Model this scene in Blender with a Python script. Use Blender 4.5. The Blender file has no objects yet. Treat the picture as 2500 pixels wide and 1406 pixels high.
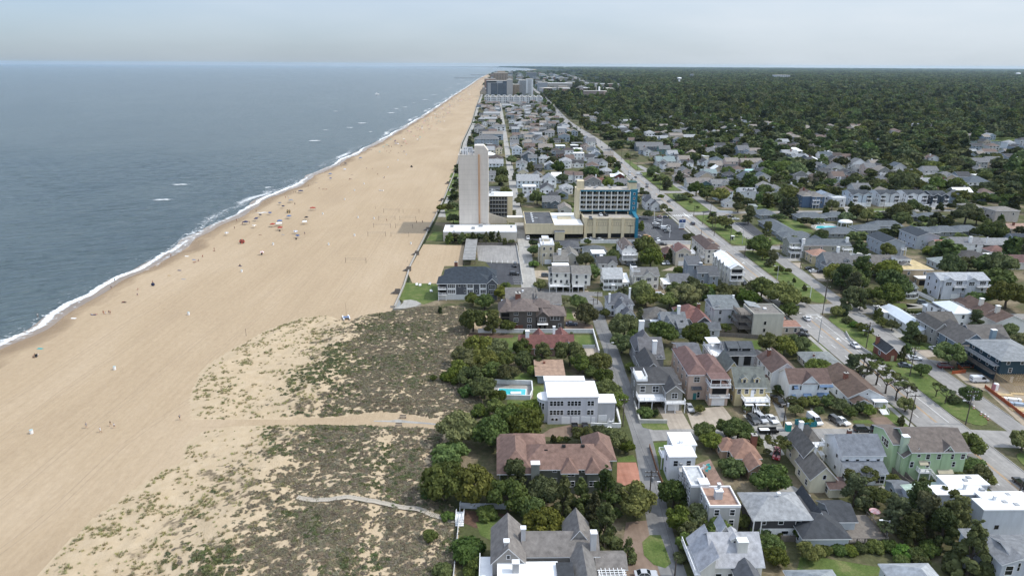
# Beach town seen from the air: wide sand beach, dunes, beach houses, a tower hotel and woods to the horizon.
import bpy,bmesh,math,random
import numpy as np
from mathutils import Vector,Matrix
rad=math.radians
S=bpy.context.scene
COL=S.collection
random.seed(11)
rng=np.random.default_rng(11)
# ------------------------------------------------------------------ camera, sky, sun, exposure
CAM_H=95.0  # metres above the beach
FPX=1667.0  # focal length in pixels of a 2500 px wide picture (24 mm on a 36 mm sensor)
cam_rot=Matrix.Rotation(rad(-1.34),3,'Z')@Matrix.Rotation(rad(90-18.12),3,'X')@Matrix.Rotation(rad(0.32),3,'Z')
cd=bpy.data.cameras.new('camera')
cam=bpy.data.objects.new('camera',cd)
COL.objects.link(cam)
cam.matrix_world=Matrix.Translation((0,0,CAM_H))@cam_rot.to_4x4()
cd.sensor_width=36.0
cd.lens=36.0*FPX/2500.0
cd.clip_start=1.0
cd.clip_end=200000.0
S.camera=cam
SUN_EL,SUN_AZ=51.0,-4.0  # azimuth counted from +X (right of the picture) towards +Y (away)
world=bpy.data.worlds.new('World')
S.world=world
world.use_nodes=True
wn,wl=world.node_tree.nodes,world.node_tree.links
bg=wn['Background']
sky=wn.new('ShaderNodeTexSky')
sky.sky_type='NISHITA'
sky.sun_disc=False
sky.sun_elevation=rad(SUN_EL)
sky.sun_rotation=rad(90-SUN_AZ)
sky.altitude=0
sky.air_density=1.0
sky.dust_density=1.2
sky.ozone_density=1.0
# thin high cloud veil, the same all round: noise on the view direction stretched towards the horizon
tc=wn.new('ShaderNodeTexCoord')
mp=wn.new('ShaderNodeMapping');mp.inputs['Scale'].default_value=(1.0,1.0,5.0)
nz=wn.new('ShaderNodeTexNoise');nz.inputs['Scale'].default_value=2.2;nz.inputs['Detail'].default_value=7;nz.inputs['Roughness'].default_value=.55
cr=wn.new('ShaderNodeMapRange');cr.inputs['From Min'].default_value=.3;cr.inputs['From Max'].default_value=.72
cr.inputs['To Min'].default_value=.66;cr.inputs['To Max'].default_value=.98
mx=wn.new('ShaderNodeMixRGB');mx.inputs['Color2'].default_value=(4.85,5.3,5.75,1)
wl.new(tc.outputs['Generated'],mp.inputs['Vector']);wl.new(mp.outputs['Vector'],nz.inputs['Vector'])
wl.new(nz.outputs['Fac'],cr.inputs['Value'])
# the veil is thinner out over the sea than over the land
sq=wn.new('ShaderNodeSeparateXYZ');wl.new(tc.outputs['Generated'],sq.inputs[0])
vl=wn.new('ShaderNodeMapRange');vl.inputs['From Min'].default_value=-.8;vl.inputs['From Max'].default_value=.55;vl.inputs['To Min'].default_value=.45;vl.inputs['To Max'].default_value=1.05
wl.new(sq.outputs['X'],vl.inputs['Value'])
vm=wn.new('ShaderNodeMath');vm.operation='MULTIPLY';vm.use_clamp=True
wl.new(cr.outputs['Result'],vm.inputs[0]);wl.new(vl.outputs['Result'],vm.inputs[1]);wl.new(vm.outputs[0],mx.inputs['Fac'])
sb=wn.new('ShaderNodeMixRGB');sb.blend_type='MULTIPLY';sb.inputs['Fac'].default_value=1;sb.inputs['Color2'].default_value=(.43,.60,.86,1)
wl.new(sky.outputs['Color'],sb.inputs['Color1']);wl.new(sb.outputs['Color'],mx.inputs['Color1']);  # an evenly veiled sky is brighter overhead than at the horizon (overcast sky law)
sx=wn.new('ShaderNodeSeparateXYZ');wl.new(tc.outputs['Generated'],sx.inputs[0])
zr=wn.new('ShaderNodeMapRange');zr.inputs['From Min'].default_value=.02;zr.inputs['From Max'].default_value=1.0;zr.inputs['To Min'].default_value=1.0;zr.inputs['To Max'].default_value=2.3
wl.new(sx.outputs['Z'],zr.inputs['Value'])
ov=wn.new('ShaderNodeVectorMath');ov.operation='SCALE'
wl.new(mx.outputs['Color'],ov.inputs[0]);wl.new(zr.outputs['Result'],ov.inputs['Scale']);wl.new(ov.outputs['Vector'],bg.inputs['Color'])
bg.inputs['Strength'].default_value=0.15
sd=bpy.data.lights.new('sun','SUN')
sun=bpy.data.objects.new('sun',sd)
COL.objects.link(sun)
sd.energy=3.0
sd.angle=rad(0.6)
sd.color=(1.0,.955,.88)
sdir=Vector((math.cos(rad(SUN_EL))*math.cos(rad(SUN_AZ)),math.cos(rad(SUN_EL))*math.sin(rad(SUN_AZ)),math.sin(rad(SUN_EL))))
sun.rotation_euler=sdir.to_track_quat('Z','Y').to_euler()
sun.location=(0,0,300)
S.view_settings.view_transform='Standard'
S.view_settings.look='None'
S.view_settings.exposure=0.0
S.view_settings.gamma=1.0
S.view_settings.use_curve_mapping=False
S.cycles.use_denoising=True
S.cycles.max_bounces=5
S.cycles.diffuse_bounces=2
S.cycles.glossy_bounces=2
S.cycles.transmission_bounces=2
S.cycles.transparent_max_bounces=6
S.cycles.volume_bounces=1
# ------------------------------------------------------------------ survey: where a sight line meets the ground
def ray(px,py):
 return cam_rot@Vector(((px-1250)/FPX,-(py-703)/FPX,-1.0))
def P(px,py,z=0.0):
 d=ray(px,py)
 t=(z-CAM_H)/d.z
 return Vector((d.x*t,d.y*t,z))
def Hgt(px,pb,pt):
 """height of something standing at ground point (px, pb) that reaches up to the sight line (px, pt)"""
 g=P(px,pb);d=ray(px,pt)
 t=math.hypot(g.x,g.y)/math.hypot(d.x,d.y)
 return CAM_H+t*d.z
 # views of the photograph: origin and magnification, so survey points can be read off enlarged views
FR={'n':(0,0,1),'a':(1100,140,5.0),'b':(1600,140,2.778),'c':(1000,380,4.135),'d':(1500,400,4.135),
'e':(2000,400,3.7),'f':(1000,680,4.135),'g':(1500,680,3.7),'h':(2000,700,3.906),
'i':(1000,1000,3.463),'j':(1500,1000,3.464),'k':(2000,1000,3.464),'l':(0,600,3.515),
'm':(400,350,3.124),'o':(100,1000,3.463),'p':(500,1000,3.463),'q':(450,740,3.571),
'r':(1150,160,6.25),'s':(1150,260,7.143),'t':(1500,280,7.143),'u':(1800,280,7.143),
'v':(2150,300,7.143),'w':(1600,520,14.06),'x':(1380,430,8.273)}
def px(fr,x,y):
 o=FR[fr]
 return o[0]+x/o[2],o[1]+y/o[2]
def G(fr,x,y,z=0.0):
 return P(*px(fr,x,y),z)
 # ------------------------------------------------------------------ objects
def put(o,parent=None):
 COL.objects.link(o)
 if parent is not None:o.parent=parent
 return o
def tag(o,label=None,cat=None,group=None,kind=None):
 if label:o['label']=label
 if cat:o['category']=cat
 if group:o['group']=group
 if kind:o['kind']=kind
 return o
def empty(name,loc,rz=0.0,label=None,cat=None,group=None):
 o=bpy.data.objects.new(name,None)
 o.location=loc;o.rotation_euler=(0,0,rz);o.empty_display_size=.5
 COL.objects.link(o)
 return tag(o,label,cat,group)
def inst(name,me,parent=None,loc=(0,0,0),rz=0.0,scale=None):
 o=bpy.data.objects.new(name,me)
 o.location=loc;o.rotation_euler=(0,0,rz)
 if scale is not None:o.scale=scale if hasattr(scale,'__len__')else(scale,)*3
 return put(o,parent)
def copy_tree(o,parent=None):
 c=o.copy();COL.objects.link(c)
 if parent is not None:c.parent=parent
 for ch in KIDS.get(o.name,[]):copy_tree(ch,c)
 return c
KIDS={}
class MB:
 """collects faces and links them as ONE mesh"""
 def __init__(s):s.v,s.f,s.m=[],[],[]
 def add(s,vs,fs,mi=0):
  n=len(s.v);s.v+=[tuple(v)for v in vs]
  s.f+=[[i+n for i in f]for f in fs]
  s.m+=(mi if isinstance(mi,list)else[mi]*len(fs))
  return s
 def box(s,x0,y0,z0,x1,y1,z1,mi=0,top=None,bot=None):
  vs=[(x0,y0,z0),(x1,y0,z0),(x1,y1,z0),(x0,y1,z0),(x0,y0,z1),(x1,y0,z1),(x1,y1,z1),(x0,y1,z1)]
  return s.add(vs,[(0,3,2,1),(4,5,6,7),(0,1,5,4),(1,2,6,5),(2,3,7,6),(3,0,4,7)],
[mi if bot is None else bot,mi if top is None else top,mi,mi,mi,mi])
 def prism(s,pts,z0,z1,mi=0,top=None):
  n=len(pts)
  vs=[(p[0],p[1],z0)for p in pts]+[(p[0],p[1],z1)for p in pts]
  return s.add(vs,[list(range(n))[::-1],list(range(n,2*n))]+[(i,(i+1)%n,n+(i+1)%n,n+i)for i in range(n)],
[mi,mi if top is None else top]+[mi]*n)
 def tube(s,p0,p1,r0,r1=None,n=6,mi=0,cap=True):
  r1=r0 if r1 is None else r1
  p0,p1=Vector(p0),Vector(p1);d=(p1-p0).normalized()
  a=d.cross(Vector((1,0,0))if abs(d.x)<.9 else Vector((0,1,0))).normalized();b=d.cross(a)
  vs=[]
  for p,r in((p0,r0),(p1,r1)):
   vs+=[p+(a*math.cos(2*math.pi*i/n)+b*math.sin(2*math.pi*i/n))*r for i in range(n)]
  fs=[(i,n+i,n+(i+1)%n,(i+1)%n)for i in range(n)]
  if cap:fs+=[list(range(n)),list(range(n,2*n))[::-1]]
  return s.add(vs,fs,mi)
 def ball(s,c,r,nu=8,nv=5,mi=0,sq=(1,1,1)):
  vs,fs=[],[]
  for j in range(nv+1):
   t=math.pi*j/nv
   for i in range(nu):
    u=2*math.pi*i/nu
    vs.append((c[0]+r*sq[0]*math.sin(t)*math.cos(u),c[1]+r*sq[1]*math.sin(t)*math.sin(u),c[2]+r*sq[2]*math.cos(t)))
  for j in range(nv):
   for i in range(nu):
    fs.append((j*nu+i,(j+1)*nu+i,(j+1)*nu+(i+1)%nu,j*nu+(i+1)%nu))
  return s.add(vs,fs,mi)
 def mesh(s,name,mats):
  me=bpy.data.meshes.new(name)
  me.from_pydata(s.v,[],s.f)
  for m in(mats if isinstance(mats,(list,tuple))else[mats]):me.materials.append(m)
  if any(s.m):me.polygons.foreach_set('material_index',s.m)
  me.update()
  return me
 def build(s,name,mats,parent=None,loc=(0,0,0),rz=0.0):
  return inst(name,s.mesh(name,mats),parent,loc,rz)
  # ------------------------------------------------------------------ materials
def lin(h):
 h=h.lstrip('#')
 c=[int(h[i:i+2],16)/255 for i in(0,2,4)]
 return tuple(x/12.92 if x<=.04045 else((x+.055)/1.055)**2.4 for x in c)
MATS={}
def M(key,col=None,rough=.85,var=.15,scale=.6,bump=0.0,bscale=4.0,spec=.3,metal=0.0,streak=None,col2=None,detail=4,obj=True,bdist=.1):
 """plain weathered surface: colour wandering a little with noise, optional relief"""
 if key in MATS:return MATS[key]
 m=bpy.data.materials.new(key.replace(' ','_'));MATS[key]=m
 m.use_nodes=True
 N,L=m.node_tree.nodes,m.node_tree.links
 b=N['Principled BSDF']
 b.inputs['Roughness'].default_value=rough
 b.inputs['Metallic'].default_value=metal
 b.inputs['Specular IOR Level'].default_value=spec
 c=lin(col)if isinstance(col,str)else col
 if var>0:
  t=N.new('ShaderNodeTexCoord')
  src=t.outputs['Object']
  if streak:
   q=N.new('ShaderNodeMapping');q.inputs['Scale'].default_value=streak
   L.new(src,q.inputs['Vector']);src=q.outputs['Vector']
  n=N.new('ShaderNodeTexNoise');n.inputs['Scale'].default_value=scale;n.inputs['Detail'].default_value=detail
  n.inputs['Roughness'].default_value=.62
  L.new(src,n.inputs['Vector'])
  r=N.new('ShaderNodeValToRGB')
  c2=(lin(col2)if isinstance(col2,str)else col2)if col2 else tuple(min(1,x*(1+var))for x in c)
  c1=tuple(x*(1-var)for x in c)if not col2 else c
  r.color_ramp.elements[0].position=.32;r.color_ramp.elements[1].position=.68
  r.color_ramp.elements[0].color=(*c1,1);r.color_ramp.elements[1].color=(*c2,1)
  L.new(n.outputs['Fac'],r.inputs['Fac']);L.new(r.outputs['Color'],b.inputs['Base Color'])
  if bump:
   n2=N.new('ShaderNodeTexNoise');n2.inputs['Scale'].default_value=bscale;n2.inputs['Detail'].default_value=3
   L.new(src,n2.inputs['Vector'])
   bp=N.new('ShaderNodeBump');bp.inputs['Strength'].default_value=bump;bp.inputs['Distance'].default_value=bdist
   L.new(n2.outputs['Fac'],bp.inputs['Height']);L.new(bp.outputs['Normal'],b.inputs['Normal'])
 else:
  b.inputs['Base Color'].default_value=(*c,1)
 return m
def wall_m(hexcol):
 c=lin(hexcol);g=.3*c[0]+.59*c[1]+.11*c[2]
 return M('siding '+hexcol,tuple(g+(x-g)*.8 for x in c),rough=.75,var=.09,scale=.9,detail=7,streak=(1,1,.22))
def soft(h,k=.62,v=.82):
 c=lin(h);g=.3*c[0]+.59*c[1]+.11*c[2]
 return tuple((g+(x-g)*k)*v*1.12 for x in c)
def roof_m(hexcol):return M("shingle "+hexcol,soft(hexcol),rough=.9,var=.27,scale=.9,detail=8,bump=.5,bscale=6)
WHITE=M('white trim',(.80,.80,.80),rough=.6,var=.05,scale=1)
ROOFWHITE=M('white roof membrane',(.80,.80,.79),rough=.6,var=.07,scale=.35,detail=6)
GLASS=M('window glass',(.012,.016,.02),rough=.08,var=0,spec=.6)
CONC=M('concrete',(.36,.34,.31),rough=.9,var=.15,scale=.7)
BRICK=M('brick',(.20,.085,.06),rough=.9,var=.25,scale=5)
WOOD=M('weathered wood',(.17,.15,.13),rough=.9,var=.2,scale=2,streak=(1,1,.2))
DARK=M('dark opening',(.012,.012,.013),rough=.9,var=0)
STEEL=M('galvanised steel',(.35,.36,.37),rough=.5,var=.1,scale=2)
POLE=M('pole timber',(.085,.07,.058),rough=.9,var=.2,scale=2)
BLACK=M('black rubber',(.012,.012,.012),rough=.8,var=0)
def scatter_smooth(me):
 me.polygons.foreach_set('use_smooth',[True]*len(me.polygons))
 # ------------------------------------------------------------------ setting: ground, sea, beach, dunes, roads
from mathutils.geometry import tessellate_polygon
def sheet(name,pts,z,mat,kind='structure',label=None,cat=None,parent=None):
 vs=[(p[0],p[1],z)for p in pts]
 tr=tessellate_polygon([[Vector(v)for v in vs]])
 fs=[]
 for t in tr:
  a,b,c=(vs[i]for i in t)
  if(b[0]-a[0])*(c[1]-a[1])-(b[1]-a[1])*(c[0]-a[0])<0:t=t[::-1]
  fs.append(t)
 mb=MB();mb.add(vs,fs)
 o=mb.build(name,mat,parent)
 return tag(o,label,cat,None,kind)
def strip_pts(line,w):
 L,R=[],[]
 for i,p in enumerate(line):
  a=Vector(line[max(0,i-1)]);b=Vector(line[min(len(line)-1,i+1)])
  d=(b-a).normalized();n=Vector((-d.y,d.x));ww=w[i]if hasattr(w,'__len__')else w
  L.append((p[0]+n.x*ww/2,p[1]+n.y*ww/2));R.append((p[0]-n.x*ww/2,p[1]-n.y*ww/2))
 return L+R[::-1]
def ribbon(name,line,w,z,mat,**k):return sheet(name,strip_pts([tuple(q[:2])for q in line],w),z,mat,**k)
def smooth_line(pts,n=8):
 out=[]
 for i in range(len(pts)-1):
  p0=pts[max(i-1,0)];p1=pts[i];p2=pts[i+1];p3=pts[min(i+2,len(pts)-1)]
  for k in range(n):
   t=k/n
   out.append(tuple(.5*(2*p1[j]+(p2[j]-p0[j])*t+(2*p0[j]-5*p1[j]+4*p2[j]-p3[j])*t*t+(3*p1[j]-p0[j]-3*p2[j]+p3[j])*t**3)for j in(0,1)))
 return out+[tuple(pts[-1][:2])]
 # --- node material with world position
def new_mat(name):
 m=bpy.data.materials.new(name);m.use_nodes=True
 return m,m.node_tree.nodes,m.node_tree.links,m.node_tree.nodes['Principled BSDF']
def noise(N,L,src,scale,detail=4,rough=.6,dist=0,mapping=None):
 if mapping:
  q=N.new('ShaderNodeMapping');q.inputs['Scale'].default_value=mapping;L.new(src,q.inputs['Vector']);src=q.outputs['Vector']
 n=N.new('ShaderNodeTexNoise');n.inputs['Scale'].default_value=scale;n.inputs['Detail'].default_value=detail
 n.inputs['Roughness'].default_value=rough;n.inputs['Distortion'].default_value=dist
 L.new(src,n.inputs['Vector'])
 return n.outputs['Fac']
def ramp(N,L,fac,stops):
 r=N.new('ShaderNodeValToRGB')
 while len(r.color_ramp.elements)<len(stops):r.color_ramp.elements.new(.5)
 for e,(p,c)in zip(r.color_ramp.elements,stops):
  e.position=p;e.color=(*c,1)
 L.new(fac,r.inputs['Fac'])
 return r.outputs['Color']
def mixc(N,L,fac,a,b,mode='MIX'):
 x=N.new('ShaderNodeMixRGB');x.blend_type=mode
 for s,v in(('Fac',fac),('Color1',a),('Color2',b)):
  if isinstance(v,(int,float)):x.inputs[s].default_value=v
  elif isinstance(v,tuple):x.inputs[s].default_value=(*v,1)
  else:L.new(v,x.inputs[s])
 return x.outputs['Color']
def mathn(N,L,op,a,b=None,clamp=False):
 x=N.new('ShaderNodeMath');x.operation=op;x.use_clamp=clamp
 for i,v in enumerate((a,b)):
  if v is None:continue
  if isinstance(v,(int,float)):x.inputs[i].default_value=v
  else:L.new(v,x.inputs[i])
 return x.outputs[0]
def mrange(N,L,v,a,b,c=0.,d=1.):
 x=N.new('ShaderNodeMapRange');L.new(v,x.inputs['Value'])
 for k,q in zip(('From Min','From Max','To Min','To Max'),(a,b,c,d)):x.inputs[k].default_value=q
 return x.outputs['Result']
def bump_in(N,L,b,h,strength,dist):
 p=N.new('ShaderNodeBump');p.inputs['Strength'].default_value=strength;p.inputs['Distance'].default_value=dist
 L.new(h,p.inputs['Height']);L.new(p.outputs['Normal'],b.inputs['Normal'])
def wpos(N):return N.new('ShaderNodeNewGeometry').outputs['Position']
# ground: yards of grass, mulch and sandy soil
m,N,L,b=new_mat('yard_ground');p=wpos(N);b.inputs['Roughness'].default_value=.95;b.inputs['Specular IOR Level'].default_value=.1
c1=ramp(N,L,noise(N,L,p,.045,6,.65),[(.38,(.075,.085,.035)),(.5,(.10,.10,.05)),(.58,(.17,.14,.09)),(.68,(.27,.22,.15))])
c2=ramp(N,L,noise(N,L,p,.9,5),[(.3,(.7,.7,.7)),(.7,(1.2,1.2,1.2))])
L.new(mixc(N,L,1.,c1,c2,'MULTIPLY'),b.inputs['Base Color'])
bump_in(N,L,b,noise(N,L,p,1.4,5),.6,.3)
YARD=m
m,N,L,b=new_mat('forest_floor');p=wpos(N);b.inputs['Roughness'].default_value=.95;b.inputs['Specular IOR Level'].default_value=.05
L.new(ramp(N,L,noise(N,L,p,.02,6,.7),[(.3,(.022,.030,.014)),(.55,(.035,.045,.022)),(.7,(.055,.058,.030))]),b.inputs['Base Color'])
FLOOR=m
m,N,L,b=new_mat('grass_lawn');p=wpos(N);b.inputs['Roughness'].default_value=.9;b.inputs['Specular IOR Level'].default_value=.1
c1=ramp(N,L,noise(N,L,p,.22,5,.65),[(.33,(.070,.105,.028)),(.52,(.105,.140,.042)),(.68,(.175,.175,.075))])
c2=ramp(N,L,noise(N,L,p,2.5,4),[(.3,(.75,.75,.75)),(.7,(1.2,1.2,1.2))])
L.new(mixc(N,L,1.,c1,c2,'MULTIPLY'),b.inputs['Base Color'])
bump_in(N,L,b,noise(N,L,p,5,3),.5,.06)
LAWN=m
m,N,L,b=new_mat('beach_sand');p=wpos(N);b.inputs['Roughness'].default_value=.95;b.inputs['Specular IOR Level'].default_value=.12
base=ramp(N,L,noise(N,L,p,.03,7,.6,.4,(1.0,.35,1)),[(.3,(.360,.272,.180)),(.5,(.398,.304,.202)),(.7,(.432,.336,.232))])
fine=ramp(N,L,noise(N,L,p,.8,7,.7,.3,(1,.5,1)),[(.25,(.90,.89,.87)),(.75,(1.09,1.10,1.11))])
track=ramp(N,L,noise(N,L,p,1.0,2,.5,0,(.9,.012,1)),[(.36,(.965,.96,.95)),(.5,(1,1,1)),(.66,(1.025,1.025,1.025))])
L.new(mixc(N,L,1.,mixc(N,L,1.,base,fine,'MULTIPLY'),track,'MULTIPLY'),b.inputs['Base Color'])
h=mathn(N,L,'ADD',mathn(N,L,'MULTIPLY',noise(N,L,p,.35,6,.7),1.5),mathn(N,L,'MULTIPLY',noise(N,L,p,2.2,4,.7),.35))
bump_in(N,L,b,h,.55,.35)
SAND=m
m,N,L,b=new_mat('wet_sand');p=wpos(N);b.inputs['Roughness'].default_value=.35;b.inputs['Specular IOR Level'].default_value=.4
L.new(ramp(N,L,noise(N,L,p,.12,5,.6,.3,(1,.3,1)),[(.3,(.20,.155,.115)),(.7,(.27,.205,.145))]),b.inputs['Base Color'])
WETSAND=m
m,N,L,b=new_mat('damp_sand');p=wpos(N);b.inputs['Roughness'].default_value=.7;b.inputs['Specular IOR Level'].default_value=.25
b.inputs['Base Color'].default_value=(.30,.215,.135,1)
at=N.new('ShaderNodeAttribute');at.attribute_name='thick'
L.new(mrange(N,L,mathn(N,L,'ADD',at.outputs['Fac'],mathn(N,L,'MULTIPLY',mathn(N,L,'SUBTRACT',noise(N,L,p,.12,5,.6,.4,(1,.4,1)),.5),1.1)),.15,1.0,0,.85),b.inputs['Alpha'])
DAMP=m
m,N,L,b=new_mat('sea_water');p=wpos(N)
b.inputs['Roughness'].default_value=.14;b.inputs['IOR'].default_value=1.33;b.inputs['Specular IOR Level'].default_value=.42
L.new(ramp(N,L,noise(N,L,p,.006,5,.6,.3,(1,.6,1)),[(.3,(.056,.084,.096)),(.7,(.082,.112,.118))]),b.inputs['Base Color'])
rt=N.new('ShaderNodeVectorRotate');rt.rotation_type='Z_AXIS';rt.inputs['Angle'].default_value=rad(-30);L.new(p,rt.inputs['Vector']);p=rt.outputs['Vector']
w1=noise(N,L,p,.16,4,.5,.5,(.45,1.5,1));w2=noise(N,L,p,.5,4,.6,.4,(.5,1.4,1));w3=noise(N,L,p,.03,3,.5,.3,(.4,1.6,1))
h=mathn(N,L,'ADD',mathn(N,L,'ADD',mathn(N,L,'MULTIPLY',w1,5.0),mathn(N,L,'MULTIPLY',w2,.9)),mathn(N,L,'MULTIPLY',w3,3.0))
bump_in(N,L,b,h,1.0,1.0)
WATER=m
m,N,L,b=new_mat('surf_foam');p=wpos(N);b.inputs['Roughness'].default_value=.8
b.inputs['Base Color'].default_value=(.78,.80,.80,1)
at=N.new('ShaderNodeAttribute');at.attribute_name='thick'
f=mathn(N,L,'ADD',at.outputs['Fac'],mathn(N,L,'MULTIPLY',mathn(N,L,'SUBTRACT',noise(N,L,p,.45,6,.72,.8,(.8,1,1)),.5),2.6))
L.new(mrange(N,L,f,.42,.75),b.inputs['Alpha'])
FOAM=m
FOAMS=m.copy();FOAMS.name='soft_foam'
for q_ in FOAMS.node_tree.nodes:
 if q_.type=='MAP_RANGE':q_.inputs['From Min'].default_value=.25;q_.inputs['From Max'].default_value=1.25
def road_mat(name,c0,c1,scale=.5):
 m,N,L,b=new_mat(name);p=wpos(N);b.inputs['Roughness'].default_value=.9;b.inputs['Specular IOR Level'].default_value=.2
 a=ramp(N,L,noise(N,L,p,scale,6,.65),[(.3,c0),(.7,c1)])
 s=ramp(N,L,noise(N,L,p,1.2,3,.5,0,(1,.05,1)),[(.3,(.88,.88,.88)),(.7,(1.1,1.1,1.1))])
 k=ramp(N,L,noise(N,L,p,.08,2,.5),[(.42,(1,1,1)),(.62,(.86,.86,.87))])
 L.new(mixc(N,L,1.,mixc(N,L,1.,a,s,'MULTIPLY'),k,'MULTIPLY'),b.inputs['Base Color'])
 return m
ASPH=road_mat('worn_asphalt',(.245,.235,.222),(.33,.315,.295))
ASPHD=road_mat('dark_asphalt',(.050,.052,.058),(.078,.080,.088))
ASPHM=road_mat('grey_asphalt',(.17,.168,.165),(.235,.23,.222))
PAVC=road_mat('drive_concrete',(.33,.28,.225),(.42,.36,.29))
PAVG=road_mat('light_concrete',(.30,.285,.26),(.40,.385,.35))
PAVR=road_mat('terracotta_paving',(.34,.155,.105),(.44,.22,.155))
PAVB=road_mat('brown_paving',(.19,.135,.10),(.25,.185,.14))
PAVS=road_mat('sandy_gravel',(.32,.26,.19),(.42,.35,.26),.9)
PAINT=M('road paint white',(.70,.70,.68),rough=.7,var=.12,scale=1.5)
PAINTY=M('road paint yellow',(.50,.28,.08),rough=.7,var=.15,scale=1.5)
MULCH=M('pine mulch',(.11,.065,.045),rough=.95,var=.3,scale=1.5)
FAR=27000.
shore_px=[(-700,1180),(-420,1040),(-200,938),(0,838),(100,788),(200,729),(300,674),(400,622),(500,562),(560,532),(640,487),(700,461),(760,429),(850,383),(950,331),(1040,278),(1100,238),(1150,206),(1178,188)]
shore=[tuple(P(*q)[:2])for q in shore_px]
shore=[(-178.,-120.),(-178.,60.)]+shore[1:]
far_shore=[(-20.,8500.),(330.,10500.),(700.,13500.),(700.,17500.),(300.,21000.),(-900.,24500.),(-4200.,FAR)]
shore_s=smooth_line(shore+far_shore,10)
for i,(x,y)in enumerate(shore_s):  # cusps of the water line
 if y<4000:shore_s[i]=(x+1.3*math.sin(y/17.)+.8*math.sin(y/6.3+1),y)
sheet('sea',[(-FAR,-200.),(-FAR,FAR)]+[(x+14,y)for x,y in shore_s[::-1]]+[(-160.,-200.)],-.6,WATER)
# the near water carries its short wind waves as real relief; their height dies away at the rim and at the beach
wx,wy=np.meshgrid(np.arange(-640,-160,1.6),np.arange(60,860,1.6))
SHX=np.interp(wy,[q[1]for q in shore_s],[q[0]for q in shore_s])
def wave_height(X,Y):
 h=0
 wp=5*np.sin(X/31+Y/47)+4*np.sin(Y/23-X/61)
 for wlen,ang,amp,ph in((5.3,118,.085,0),(7.1,127,.12,1),(8.9,112,.12,2),(3.6,135,.045,3),(13,121,.11,4),(6.1,98,.06,5)):
  k=2*math.pi/wlen;a=rad(ang)
  mod=.55+.45*np.sin(X/(19+3*ph)+ph)*np.sin(Y/(27-2*ph)+2*ph)
  h=h+amp*mod*(1-np.abs(np.sin((k*(X*math.cos(a)+(Y+wp*.35)*math.sin(a))+ph)/2))*2+.27)
 return h
rim=np.clip((wx+640)/60,0,1)*np.clip((wy-60)/30,0,1)*np.clip((860-wy)/200,0,1)*np.clip((SHX+6-wx)/25,0.15,1)
wz=-.28+wave_height(wx,wy)*rim-.28*(1-np.clip((wx+640)/30,0,1)*np.clip((860-wy)/60,0,1))
ii=np.arange(wx.size).reshape(wx.shape)
wk=(wx[:-1,:-1]<SHX[:-1,:-1]+10)
wf=np.stack([ii[:-1,:-1],ii[:-1,1:],ii[1:,1:],ii[1:,:-1]],-1)[wk]
me=bpy.data.meshes.new('sea_waves');me.from_pydata(np.stack([wx,wy,wz],-1).reshape(-1,3).tolist(),[],wf.tolist());me.materials.append(WATER);me.polygons.foreach_set('use_smooth',[True]*len(me.polygons))
tag(inst('sea_waves',me),kind='structure')
wall_px=[(1185,190),(1180,215),(1163,258),(1151,300),(1127,350),(1116,400),(1106,430),(1086,480),(1062,530),(1041,570),(1026,600),(1001,650),(985,700),(962,752)]
wall=[tuple(P(*q)[:2])for q in wall_px]
beach_r=[(x+60,y)for x,y in far_shore[::-1]]+[(-55.,6700.)]+wall[1:]+[(10.,262.),(10.,-120.)]
sheet('ground',[(-38.,262.),(11.,262.),(11.,-150.),(FAR,-150.),(FAR,FAR),(-4200.,FAR)]+[(x+40,y)for x,y in far_shore[:-1][::-1]]+[(-70.,6700.)]+[(x-4,y)for x,y in wall[1:-1]],-.05,FLOOR)
sheet('beach',[(x,y)for x,y in shore_s]+beach_r,0.0,SAND)
# wet margin and foam follow the water line
yy=[q for q in shore_s if-100<q[1]<7000]
def along(name,o0,o1,z,mat,amp,fr,thick=None,kind='stuff',ymax=7000):
 vs,fs,th=[],[],[]
 pts=[]
 for a,c in zip(yy,yy[1:]):
  n=max(1,int(math.hypot(c[0]-a[0],c[1]-a[1])/(2.0 if a[1]<700 else 8)))
  pts+=[(a[0]+(c[0]-a[0])*k/n,a[1]+(c[1]-a[1])*k/n)for k in range(n)]
 pts=[q for q in pts if q[1]<ymax]
 nv=5
 for x,y in pts:
  wob=amp*(math.sin(y/fr)+.6*math.sin(y/fr*2.3+1.3)+.4*math.sin(y/fr*5.1))
  for k in range(nv):
   t=k/(nv-1)
   vs.append((x+o0+(o1-o0)*t+wob*(1 if k<nv-1 else.6),y,z));th.append(0. if thick is None else thick(t,y))
 for i in range(len(pts)-1):
  for k in range(nv-1):
   a=i*nv+k
   fs.append((a,a+1,a+nv+1,a+nv))
 me=bpy.data.meshes.new(name);me.from_pydata(vs,[],fs);me.materials.append(mat)
 if thick:
  at=me.attributes.new('thick','FLOAT','POINT');at.data.foreach_set('value',th)
 return tag(inst(name,me),kind=kind)
along('wet_sand',-2,5,.012,WETSAND,.9,21,kind='structure')
along('damp_sand',2,15,.008,DAMP,1.6,26,lambda t,y:1-t,kind='structure')
along('surf_foam',-3.0,2.0,.016,FOAM,1.0,15,lambda t,y:(0.0,.6,1.05,.8,.1)[round(t*4)]*(.8+.3*math.sin(y/37.)))
along('outer_foam',-15,-5,.0,FOAMS,2.2,19,lambda t,y:(0.,.45,.8,.5,.3)[round(t*4)]*max(0,.35+.6*math.sin(y/41.+2)+.35*math.sin(y/13.))*min(1,max(0,(y-260)/150)))
along('swash_foam',-5,6,.014,FOAM,1.8,23,lambda t,y:(.35,.42,.36,.45,.0)[round(t*4)]*(.75+.35*math.sin(y/29.+1)))
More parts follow.
